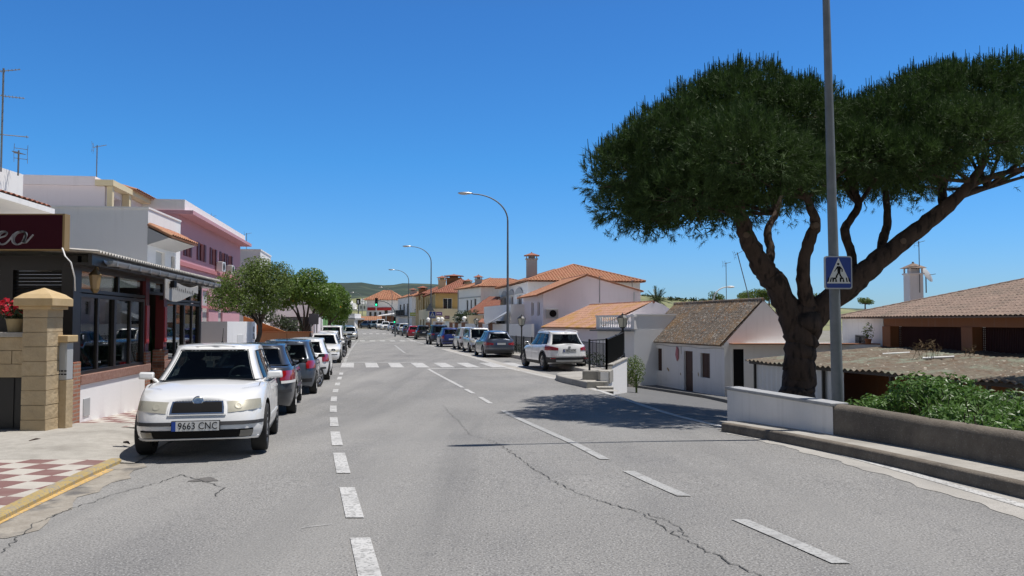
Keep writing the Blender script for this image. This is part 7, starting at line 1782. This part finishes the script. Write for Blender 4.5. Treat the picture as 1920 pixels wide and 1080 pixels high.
# belt of dark trees along the crest of the right hill
sb = MB(); rr = random.Random(9)
for k in range(110):
    px = rr.uniform(1188, 1420); yy = spl([(1185, 552), (1250, 558), (1330, 562), (1400, 566), (1480, 572)])(px); c = at(px, yy + rr.uniform(0, 7), rr.uniform(560, 615)); leaf_clump(sb, (c.x, c.y, c.z), rr.uniform(1.5, 4.5), 3, rr.uniform(1, 2), 14, 1.2, rr)
tag(sb.build('hill_scrub', M['hedge']), kind='stuff')
village = None; rr = random.Random(14)
for k in range(34):
    d = rr.uniform(560, 680); px = rr.uniform(652, 722) if k > 7 else rr.uniform(640, 668); py = rr.uniform(563, 588); c = at(px, py, d); w_ = rr.uniform(4, 8); h_ = rr.uniform(3.5, 6)
    t = thing('hillside_house', 'small white flat-roofed house among many on the hillside beyond the street', 'house', (c.x, d, c.z - h_), rr.uniform(-.3, .3), 'white houses on the far hillside')
    m = MB(); walls_ = [(-w_/2, 0), (w_/2, 0), (w_/2, w_), (-w_/2, w_)]
    for i in range(4): wall(m, walls_[i], walls_[(i+1) % 4], -4, h_, [(w_*.2, w_*.35, h_*.4, h_*.75), (w_*.6, w_*.75, h_*.4, h_*.75)] if i == 0 else ())
    m.add([(p[0], p[1], h_) for p in walls_], [(0,1,2,3)]); m.box(-w_*.2, w_*.2, w_*.3, w_*.7, h_, h_ + 1.6); m.build('wall', M['white'], t)
# slope under the village
hill('village_slope', [(560, 580), (620, 562), (690, 558), (730, 566), (780, 578), (860, 596)], 330, 690, M['scrub'], -1, .05, 8, 60, 12, 1.9)
# ================================================================ trees
def limb(mb, pts, n=10, wob=.02, seed=0, sub=5):
    """pts = (px, py, depth, width px at that depth)"""
    r = random.Random(seed); P = [(at(a, b, d), w*.9/2/FPX*d) for a, b, d, w in pts]; out, rad = [], []
    for i in range(len(P) - 1):
        p0 = P[max(i-1, 0)][0]; p1, r1 = P[i]; p2, r2 = P[i+1]; p3 = P[min(i+2, len(P)-1)][0]
        for k in range(sub):
            t = k/sub; q = .5*((2*p1) + (p2 - p0)*t + (2*p0 - 5*p1 + 4*p2 - p3)*t*t + (3*p1 - p0 - 3*p2 + p3)*t**3)
            out.append(q + Vector((r.gauss(0, wob), r.gauss(0, wob), 0))*(r1/.15)); rad.append((r1 + (r2 - r1)*t)*r.uniform(.94, 1.07))
    out.append(P[-1][0]); rad.append(P[-1][1]); mb.tube(out, rad, n, cap=True); return out
pine = thingw('umbrella_pine', 'large umbrella pine with dark spreading crown and forked trunk behind the white wall', 'tree', (5.3, 15.5, -.4))
D = 17.4
m = MB()
limb(m, [(1493, 775, D, 86), (1496, 735, D, 70), (1499, 690, D, 63), (1503, 640, D, 62), (1508, 600, D, 68), (1512, 570, D, 46)], 16, .012, 1, 8)
m.build('trunk', M['bark'], pine, smooth=180)
LB = [([(1492, 635, D, 40), (1476, 578, D - .05, 50), (1453, 532, D - .1, 48), (1430, 500, D - .15, 44), (1404, 450, D - .3, 36), (1388, 402, D - .4, 29), (1383, 362, D - .6, 20), (1378, 310, D - .9, 10)], 2),
      ([(1440, 505, D, 20), (1445, 470, D + .2, 17), (1439, 433, D + .4, 16), (1455, 400, D + .7, 12), (1470, 350, D + 1, 8)], 3),
      ([(1510, 620, D - .02, 30), (1511, 560, D - .15, 32), (1505, 506, D - .4, 26), (1518, 450, D - .5, 26), (1529, 419, D - .55, 22), (1512, 371, D - .8, 15), (1470, 314, D - 1.1, 8)], 4),
      ([(1510, 632, D + .05, 44), (1545, 575, D, 54), (1598, 530, D - .1, 50), (1655, 482, D - .2, 42), (1729, 424, D - .3, 34), (1786, 378, D - .4, 28), (1822, 340, D - .5, 20), (1853, 290, D - .7, 11)], 5),
      ([(1596, 520, D, 22), (1597, 480, D + .2, 18), (1585, 430, D + .5, 18), (1610, 383, D + .8, 15), (1588, 335, D + 1.2, 8)], 6),
      ([(1650, 484, D, 22), (1658, 440, D + .3, 18), (1664, 415, D + .4, 17), (1660, 350, D + .9, 10)], 7),
      ([(1775, 388, D, 22), (1812, 352, D - .3, 17), (1864, 330, D - .6, 13), (1925, 314, D - .9, 7)], 8),
      ([(1800, 368, D, 14), (1850, 352, D + .5, 10), (1925, 330, D + 1, 5)], 9),
      ([(1770, 392, D, 20), (1768, 350, D + .5, 16), (1790, 300, D + 1.2, 9)], 10),
      ([(1388, 400, D - .4, 18), (1340, 372, D - .5, 10), (1290, 360, D - .7, 6)], 11), ([(1384, 360, D - .6, 12), (1330, 330, D - 1.3, 8), (1260, 320, D - 1.8, 4)], 12)]
for pts, sd in LB:
    m = MB(); limb(m, pts, 10, .010, sd, 6); m.build('limb', M['bark'], pine, smooth=180)
# knots where branches were sawn off
M['cut_wood'] = mat('sawn_wood', (.13, .09, .065), .9)
for px, py, d, s in ((1400, 440, D - .32, 6), (1530, 422, D - .58, 6), (1694, 452, D - .27, 6)):
    p = at(px, py, d - .17); m = MB(); m.lathe([(0, -.02), (s/FPX*d*.9, -.015), (s/FPX*d, .0), (s/FPX*d*1.2, .12)][::-1], 10, (p.x, p.y, p.z), axis='Y'); m.build('branch_stub', M['cut_wood'], pine)
# crown: lobes of needle shoots
from mathutils import noise
rp_ = random.Random(42)
lobes = []   # px, py, depth, rx px, rz px
for a in [(1180, 330, 15.2, 92, 75), (1255, 265, 15.0, 105, 80), (1180, 385, 15.8, 75, 55), (1290, 370, 14.6, 110, 70), (1340, 215, 15.6, 115, 85), (1250, 310, 17.0, 120, 90), (1380, 300, 14.2, 120, 85), (1385, 180, 16.0, 95, 66), (1440, 250, 16.6, 110, 90), (1455, 330, 14.6, 95, 62),
          (1480, 200, 15.2, 90, 60), (1540, 270, 16.4, 100, 80), (1600, 300, 15.0, 90, 60), (1600, 240, 16.2, 85, 60), (1660, 225, 15.4, 90, 72), (1690, 290, 16.6, 90, 72), (1740, 190, 15.8, 100, 75), (1700, 310, 14.8, 85, 50), (1790, 250, 14.8, 100, 70), (1830, 170, 16.0, 110, 68), (1880, 235, 15.4, 105, 75), (1940, 180, 16.0, 110, 70), (2000, 240, 15.5, 110, 80), (1320, 390, 16.5, 95, 55), (1215, 410, 15.0, 55, 32), (1420, 365, 17.3, 100, 55), (1570, 340, 17.4, 100, 45), (1690, 345, 17.6, 70, 40), (1760, 150, 16.6, 60, 40), (2080, 220, 16.5, 120, 90)]:
    dd = 18.3 + (a[2] - 15.8)*1.9; c = at(a[0] + 8, a[1] + (18 if a[1] <= 265 else 2), dd); lobes.append((c, a[3]/FPX*dd*.96, a[4]/FPX*dd*.94))
def inside_other(p, i):
    for j, (c, rx, rz) in enumerate(lobes):
        if j != i:
            q = ((p.x-c.x)/rx)**2 + ((p.y-c.y)/(rx*1.15))**2 + ((p.z-c.z)/rz)**2
            if q < .55: return True
    return False
cv, cf = [], []
def needle(p, d, L_, w_):
    s = d.cross(Vector((rp_.gauss(0,1), rp_.gauss(0,1), rp_.gauss(0,1))))
    if s.length < 1e-4: return
    s = s.normalized()*w_; b = len(cv); cv.extend([tuple(p - s), tuple(p + s), tuple(p + d*L_)]); cf.append((b, b+1, b+2))
def shoot(p, d, L_=.17, n=21, ln=.14, w_=.0062, candle=False):
    for k in range(n):
        t = rp_.random(); q = p + d*L_*t
        e = Vector((rp_.gauss(0,1), rp_.gauss(0,1), rp_.gauss(0,1))).normalized()
        e = (d*(.55 + .5*t) + e*.75).normalized(); needle(q, e, ln*rp_.uniform(.7, 1.2), w_)
    if candle:
        s = Vector((.011, 0, 0)); s2 = Vector((0, .011, 0)); tp = p + Vector((d.x*.12, d.y*.12, 1)).normalized()*rp_.uniform(.14, .36) + d*L_*.5; q = p + d*L_*.5
        for ss_2 in (s, s2): b = len(cv); cv.extend([tuple(q - ss_2), tuple(q + ss_2), tuple(tp + ss_2*.5), tuple(tp - ss_2*.5)]); cf.append((b, b+1, b+2, b+3))
up = Vector((0, 0, 1))
for i, (c, rx, rz) in enumerate(lobes):
    area = rx*rx*3 + rx*rz*6; n = int(area*175)
    for _ in range(n):
        v = Vector((rp_.gauss(0,1), rp_.gauss(0,1), rp_.gauss(.25,1))).normalized()
        if v.z < -.55: continue
        s = rp_.uniform(.80, 1.04) if rp_.random() < .7 else rp_.uniform(.5, .85)
        s *= 1 + .20*noise.noise(Vector((v.x*2.6 + i*7.1, v.y*2.6, v.z*2.6)))
        p = c + Vector((v.x*rx, v.y*rx*1.15, v.z*rz))*s
        if inside_other(p, i): continue
        if noise.noise(p*1.9) < -.13 - (.10 if v.z > .2 else 0) and rp_.random() < .85: continue      # gaps between the tufts
        d = (Vector((v.x, v.y, v.z*.8)) + up*(.75 if v.z > -.1 else .15) + Vector((rp_.gauss(0,.3), rp_.gauss(0,.3), rp_.gauss(0,.2)))).normalized()
        if v.z < -.25: d = (d + Vector((0, 0, -.7))).normalized()
        shoot(p, d, candle=(v.z > .1 and rp_.random() < .6))
# shaded inner needles that close the crown
for i, (c, rx, rz) in enumerate(lobes):
    for _ in range(int((rx*rx*3 + rx*rz*6)*24)):
        v = Vector((rp_.gauss(0,1), rp_.gauss(0,1), rp_.gauss(0,1))).normalized()*rp_.uniform(.3, .78)
        p = c + Vector((v.x*rx, v.y*rx*1.1, v.z*rz)); e = Vector((rp_.gauss(0,1), rp_.gauss(0,1), rp_.gauss(.3,1))).normalized()
        for q in range(5): needle(p + e*.05*q, (e + Vector((rp_.gauss(0,.6), rp_.gauss(0,.6), rp_.gauss(0,.6)))).normalized(), .22, .02)
# twiggy hanging tufts along the underside
for _ in range(650):
    i = rp_.randrange(len(lobes)); c, rx, rz = lobes[i]; a = rp_.uniform(0, 6.28); q = rp_.uniform(.2, .95)
    p = c + Vector((math.cos(a)*rx*q, math.sin(a)*rx*q, -rz*rp_.uniform(.6, 1.12)))
    shoot(p, Vector((rp_.gauss(0,.5), rp_.gauss(0,.5), -.5)).normalized(), .14, 16, .12)
me = bpy.data.meshes.new('crown'); me.from_pydata(cv, [], cf); me.materials.append(M['pine']); me.update()
cr = bpy.data.objects.new('crown', me); col.objects.link(cr); cr.parent = pine; cr.matrix_parent_inverse = Matrix.Translation(-pine.location)
# thin branches through the crown
m = MB()
ends = [LB[k][0][-2] for k in range(len(LB))]
for i, (c, rx, rz) in enumerate(lobes):
    s = min((at(*e[:3]) for e in ends), key=lambda q: (q - c).length); mid = s.lerp(c, .5) + Vector((rp_.gauss(0,.15), rp_.gauss(0,.15), rp_.gauss(-.1,.1)))
    m.tube([s, mid, c], [.05, .035, .02], 6)
    for _ in range(7):
        v = Vector((rp_.gauss(0,1), rp_.gauss(0,1), rp_.gauss(-.1,.6))).normalized(); e = c + Vector((v.x*rx, v.y*rx, v.z*rz))*.85; m.tube([c, c.lerp(e, .5) + Vector((0,0,-.06)), e], [.02, .012, .005], 5)
m.build('twigs', M['bark'], pine)
# ---------------------------------------------------------------- orange trees along the left kerb
def street_tree(label, x, y, z0, trunk, lob, mt, n, size, fruit=0, seed=1, group='street trees along the left kerb', lean=(0, 0)):
    """trunk = [(dx,dz,r)...]; lob = [(dx,dy,dz,rx,rz)...]"""
    t = thing('street_tree', label, 'tree', (x, y, z0), 0, group); r = random.Random(seed); m = MB()
    m.tube([(a + r.gauss(0,.01), r.gauss(0,.01), b) for a, b, c in trunk], [c for a, b, c in trunk], 10); top = trunk[-1]
    for l in lob:
        e = Vector(l[:3]); s = Vector((top[0], 0, top[1])); m.tube([s - Vector((0,0,.1)), s.lerp(e, .5) + Vector((r.gauss(0,.08), r.gauss(0,.08), r.gauss(.05,.05))), e], [top[2]*.6, top[2]*.35, .015], 7)
        for _ in range(4):
            v = Vector((r.gauss(0,1), r.gauss(0,1), r.gauss(.2,.6))).normalized(); m.tube([e, e + Vector((v.x*l[3], v.y*l[3], v.z*l[4]))*.7], [.014, .005], 5)
    m.build('trunk', M['bark2'], t, smooth=60); m = MB()
    for l in lob: leaf_clump(m, l[:3], l[3], l[3], l[4], int(n*l[3]*l[3]), size, r, .35, .4)
    m.build('crown', mt, t)
    if fruit:
        for _ in range(fruit):
            l = r.choice(lob); v = Vector((r.gauss(0,1), -abs(r.gauss(0,1)), r.gauss(0,.6))).normalized(); f = MB(); f.ball((l[0] + v.x*l[3]*.95, l[1] + v.y*l[3]*.95, l[2] + v.z*l[4]*.9), .04, n=8); f.build('orange_fruit', mat('orange_fruit', (.65, .22, .02), .5), t, smooth=180)
    return t
y = 28.5; x = at(474, 640, y).x
street_tree('broad dull-green street tree nearest the restaurant with leaning trunk', x, y, zr(y) + .3, [(-.02, -.3, .16), (0, .25, .10), (.06, .7, .085), (.22, 1.25, .075), (.25, 1.6, .07)],
    [(-1.0, 0, 2.5, .68, .52), (-.35, -.2, 2.95, .76, .66), (.35, .1, 3.1, .80, .68), (.8, -.2, 2.85, .64, .64), (.05, .4, 3.5, .66, .52), (-.15, -.4, 2.35, .64, .46), (.9, .2, 3.35, .5, .45), (-1.15, .2, 2.9, .46, .4), (.55, -.3, 2.3, .52, .38)], M['orange_leaf_dark'], 3400, .05, 0, 3)
y = 44.5; x = at(572, 640, y).x
street_tree('bright green orange tree with forked trunk, second in the row', x, y, zr(y) + .1, [(0, -.1, .2), (.05, .9, .16), (-.05, 1.3, .14)],
    [(-1.1, 0, 3.2, .85, .75), (-.2, -.3, 3.6, 1.05, .85), (.8, 0, 3.3, 1.0, .8), (.2, .3, 4.2, .95, .65), (1.3, .1, 2.8, .65, .55), (-.9, -.2, 3.85, .75, .55)], M['orange_leaf'], 2300, .075, 3, 4)
y = 62; x = at(622, 640, y).x
street_tree('round bright green orange tree, third in the row', x, y, zr(y) + .1, [(0, -.1, .2), (-.1, 1.2, .16), (-.2, 1.8, .13)],
    [(-.7, 0, 3.2, 1.0, .9), (.4, -.2, 3.6, 1.1, .95), (0, .3, 4.2, .9, .7), (.8, 0, 2.9, .8, .7), (-.3, -.3, 2.6, .7, .6)], M['orange_leaf'], 1900, .095, 0, 5)
y = 92; x = at(634, 640, y).x
street_tree('small green tree at the end of the row near the far crossing', x, y, zr(y) + .1, [(0, -.1, .2), (0, 1.0, .16)], [(0, 0, 2.2, 1.1, 1.0), (.5, 0, 2.9, .9, .8)], M['orange_leaf'], 700, .13, 0, 6)
# bare tree beyond
bt = thing('bare_tree', 'leafless grey tree rising behind the third street tree', 'tree', (at(632, 560, 130).x, 130, 0)); m = MB(); r = random.Random(6)
def br(p, d, L_, rad, lv):
    e = p + d*L_; m.tube([p, p.lerp(e, .5) + Vector((r.gauss(0,.05), 0, r.gauss(0,.05)))*L_, e], [rad, rad*.8, rad*.6], 5)
    if lv: 
        for _ in range(4): br(p.lerp(e, r.uniform(.5, 1)), (d + Vector((r.gauss(0,.5), r.gauss(0,.5), r.gauss(.15,.3)))).normalized(), L_*r.uniform(.5, .8), rad*.55, lv - 1)
br(Vector((0, 0, 0)), Vector((0, 0, 1)), 4.0, .16, 0); br(Vector((0,0,4)), Vector((-.3,0,1)).normalized(), 1.6, .12, 3); br(Vector((0,0,4)), Vector((.4,0,1)).normalized(), 1.5, .12, 3); br(Vector((0,0,4)), Vector((0,0,1)), 1.4, .10, 3)
m.build('branches', M['bark2'], bt)
# palm
pd_ = 82; c = at(1232, 566, pd_); pt_ = thingw('palm_tree', 'palm with bushy fan of fronds behind the balustrade house', 'palm', (c.x, pd_, -2)); m = MB()
m.tube([(c.x + .2, pd_, -2), (c.x, pd_, c.z - .2)], [.34, .30], 10); m.ball((c.x, pd_, c.z - .2), .42, .42, .5); m.build('trunk', M['bark2'], pt_, smooth=180); m = MB(); r = random.Random(12)
for k in range(46):
    a = r.uniform(0, 6.28); el = r.uniform(.05, 1.45); L_ = r.uniform(1.5, 2.0); h_ = Vector((math.cos(a), math.sin(a), 0)); pts = []
    for j in range(8): t = j/7; pts.append(Vector((c.x, pd_, c.z)) + h_*L_*t*math.cos(el)*(1 - .1*t) + up*(L_*t*math.sin(el) - .75*t*t*math.cos(el)))
    m.tube(pts, [.03 - .003*j for j in range(8)], 4)
    for j in range(1, 8):
        for q in range(3):
            p = pts[j-1].lerp(pts[j], q/3); d = (pts[j] - pts[j-1]).normalized(); s = d.cross(up).normalized()
            for sg in (1, -1): e = p + (s*sg + d*.8 + up*r.uniform(-.05, .25)).normalized()*(.42*(1 - .5*j/8)); m.add([p - d*.02, p + d*.03, e], [(0,1,2)])
m.build('fronds', M['palm'], pt_)
# small round trees behind the cottages
def round_tree(label, px, py, d, rw, rh, mt, thin=1.0):
    c = at(px, py, d); t = thing('distant_tree', label, 'tree', (c.x, d, -1), 0, 'trees beyond the cottages'); r = random.Random(px); zt_ = c.z + 1; m = MB(); m.tube([(0, 0, -.5), (0, 0, zt_)], [.18, .10], 6)
    for _ in range(6): v = Vector((r.gauss(0,1), r.gauss(0,1), r.gauss(.3,.6))).normalized(); m.tube([(0, 0, zt_ - .4), (v.x*rw*.7, v.y*rw*.7, zt_ + v.z*rh*.7)], [.06, .02], 5)
    m.build('trunk', M['bark2'], t); m = MB()
    for k in range(6): leaf_clump(m, (r.uniform(-.6,.6)*rw, r.uniform(-.5,.5)*rw, zt_ + r.uniform(-.4,.5)*rh), rw*.5, rw*.5, rh*.5, int(150*thin), .16, r, .2)
    m.build('crown', mt, t)
round_tree('thin-leaved grey-green tree beyond the cottage ridge, left of the white arched lamp', 1342, 557, 120, 1.4, 1.0, M['orange_leaf_dark'], .5)
round_tree('grey-green tree beyond the cottage ridge, right of the leaning aerial', 1412, 554, 118, 2.0, 1.3, M['orange_leaf_dark'])
round_tree('grey-green tree beyond the cottage ridge, left of the leaning aerial', 1392, 557, 125, 1.7, 1.1, M['orange_leaf_dark'])
round_tree('grey-green tree beyond the cottage, touching the left pine limb', 1442, 556, 118, 1.4, 1.3, M['orange_leaf_dark'])
round_tree('small tree seen through the fork of the pine, left of the sign', 1532, 560, 140, 2.0, 1.2, M['orange_leaf_dark'])
round_tree('small tree seen just left of the weathered tile roof', 1622, 566, 140, 1.6, 1.0, M['orange_leaf_dark'])
q = at(1362, 560, 52); antenna(q.x, 52, q.z - 1, at(0, 492, 52).z - q.z + 1, 'upright aerial behind the cottage ridge', .3)
q = at(1410, 562, 40); a_ = antenna(q.x, 40, 2.2, (at(0, 470, 40).z - 2.2), 'leaning aerial behind the cottage gable', 2.8); a_.rotation_euler = (0, R(-14), 0)
# white arched lamp beyond the cottage
q = at(1338, 562, 70); t = thingw('arched_lamp', 'white lamp on an arched arm beyond the cottage ridge', 'street lamp', (q.x, 70, -1)); m = MB()
m.tube([(q.x, 70, -2), (q.x, 70, q.z)] + [tuple(at(1338 + 26*(1 - math.cos(a)), 562 - 24*math.sin(a), 70)) for a in [R(18*k) for k in range(1, 6)]], .05, 8); m.build('pole', M['white_paint'], t, smooth=60); e = at(1370, 538, 70); m = MB(); m.ball((e.x, 70, e.z), .36, .15, .10, 10); m.build('lamp_head', M['white_paint'], t, smooth=180)
# ---------------------------------------------------------------- shrubs behind the concrete wall, right foreground
r = random.Random(55)
def bush(label, px, py, d, rx, rz, n, size, asp, name='leafy_bush', mt=None, hollow=.45):
    c = at(px, py, d); t = thingw(name, label, 'bush', (c.x, c.y, -1.1), 'bushes behind the concrete wall'); m = MB()
    for k in range(9):
        q = Vector((r.uniform(-.6,.6)*rx, r.uniform(-.6,.6)*rx, r.uniform(-.5,.45)*rz)); leaf_clump(m, c + q, rx*.5, rx*.5, rz*.5, n//9, size, r, hollow, .55, asp=asp)
    m.build('foliage', mt or M['shrub'], t); m = MB()
    for k in range(9): e = c + Vector((r.uniform(-.7,.7)*rx, r.uniform(-.7,.7)*rx, r.uniform(-.2,.6)*rz)); m.tube([(c.x + r.gauss(0,.1), c.y + r.gauss(0,.1), -1.2), e], [.022, .008], 5)
    m.build('stems', M['bark2'], t)
bush('low dark-leaved bush nearest the white wall behind the concrete wall', 1655, 772, 11.8, .45, .30, 1500, .034, .5)
bush('tall glossy broad-leaved bush in front of the orange shed wall', 1735, 758, 11.4, .72, .52, 4200, .036, .5)
bush('broad-leaved bush right of the tall glossy one', 1830, 763, 11.0, .65, .48, 3400, .036, .5)
bush('dark bush at the right edge behind the oleander', 1925, 775, 12.5, .9, .55, 1300, .06, .45, mt=M['hedge'])
def oleander(label, px, py, d, n):
    c = at(px, py, d); t = thingw('oleander', label, 'bush', (c.x, c.y, -1.1), 'bushes behind the concrete wall'); m = MB(); s_ = MB()
    for k in range(n):
        b = Vector((c.x + r.gauss(0,.13), c.y + r.gauss(0,.13), -.5)); e = Vector((c.x + r.gauss(0,.24), c.y + r.gauss(0,.20), c.z + r.uniform(-.28, .16))); s_.tube([b, b.lerp(e, .5) + Vector((0,0,.1)), e], [.012, .009, .004], 5)
        for j in range(17):
            u = r.uniform(.35, 1); p = b.lerp(e, u); a = r.uniform(0, 6.28); d_ = (Vector((math.cos(a), math.sin(a), r.uniform(.5, 1.6)))).normalized(); L_ = r.uniform(.12, .2); w_ = d_.cross(up).normalized()*.013; mid = p + d_*L_*.5
            m.add([p, mid + w_, p + d_*L_ + Vector((0,0,-.02)), mid - w_], [(0,1,2,3)])
    m.build('foliage', M['shrub'], t); s_.build('stems', M['bark2'], t)
oleander('narrow-leaved oleander in the middle behind the concrete wall', 1790, 758, 10.2, 34); oleander('narrow-leaved oleander left of the frame edge behind the concrete wall', 1850, 768, 9.8, 36); oleander('narrow-leaved oleander at the right edge of the concrete wall', 1915, 775, 9.3, 36)
bush('low bush along the foot of the oleanders', 1880, 800, 9.1, .5, .22, 1600, .032, .5); bush('low bush between the glossy bush and the oleanders', 1790, 790, 9.9, .5, .22, 1600, .032, .5)
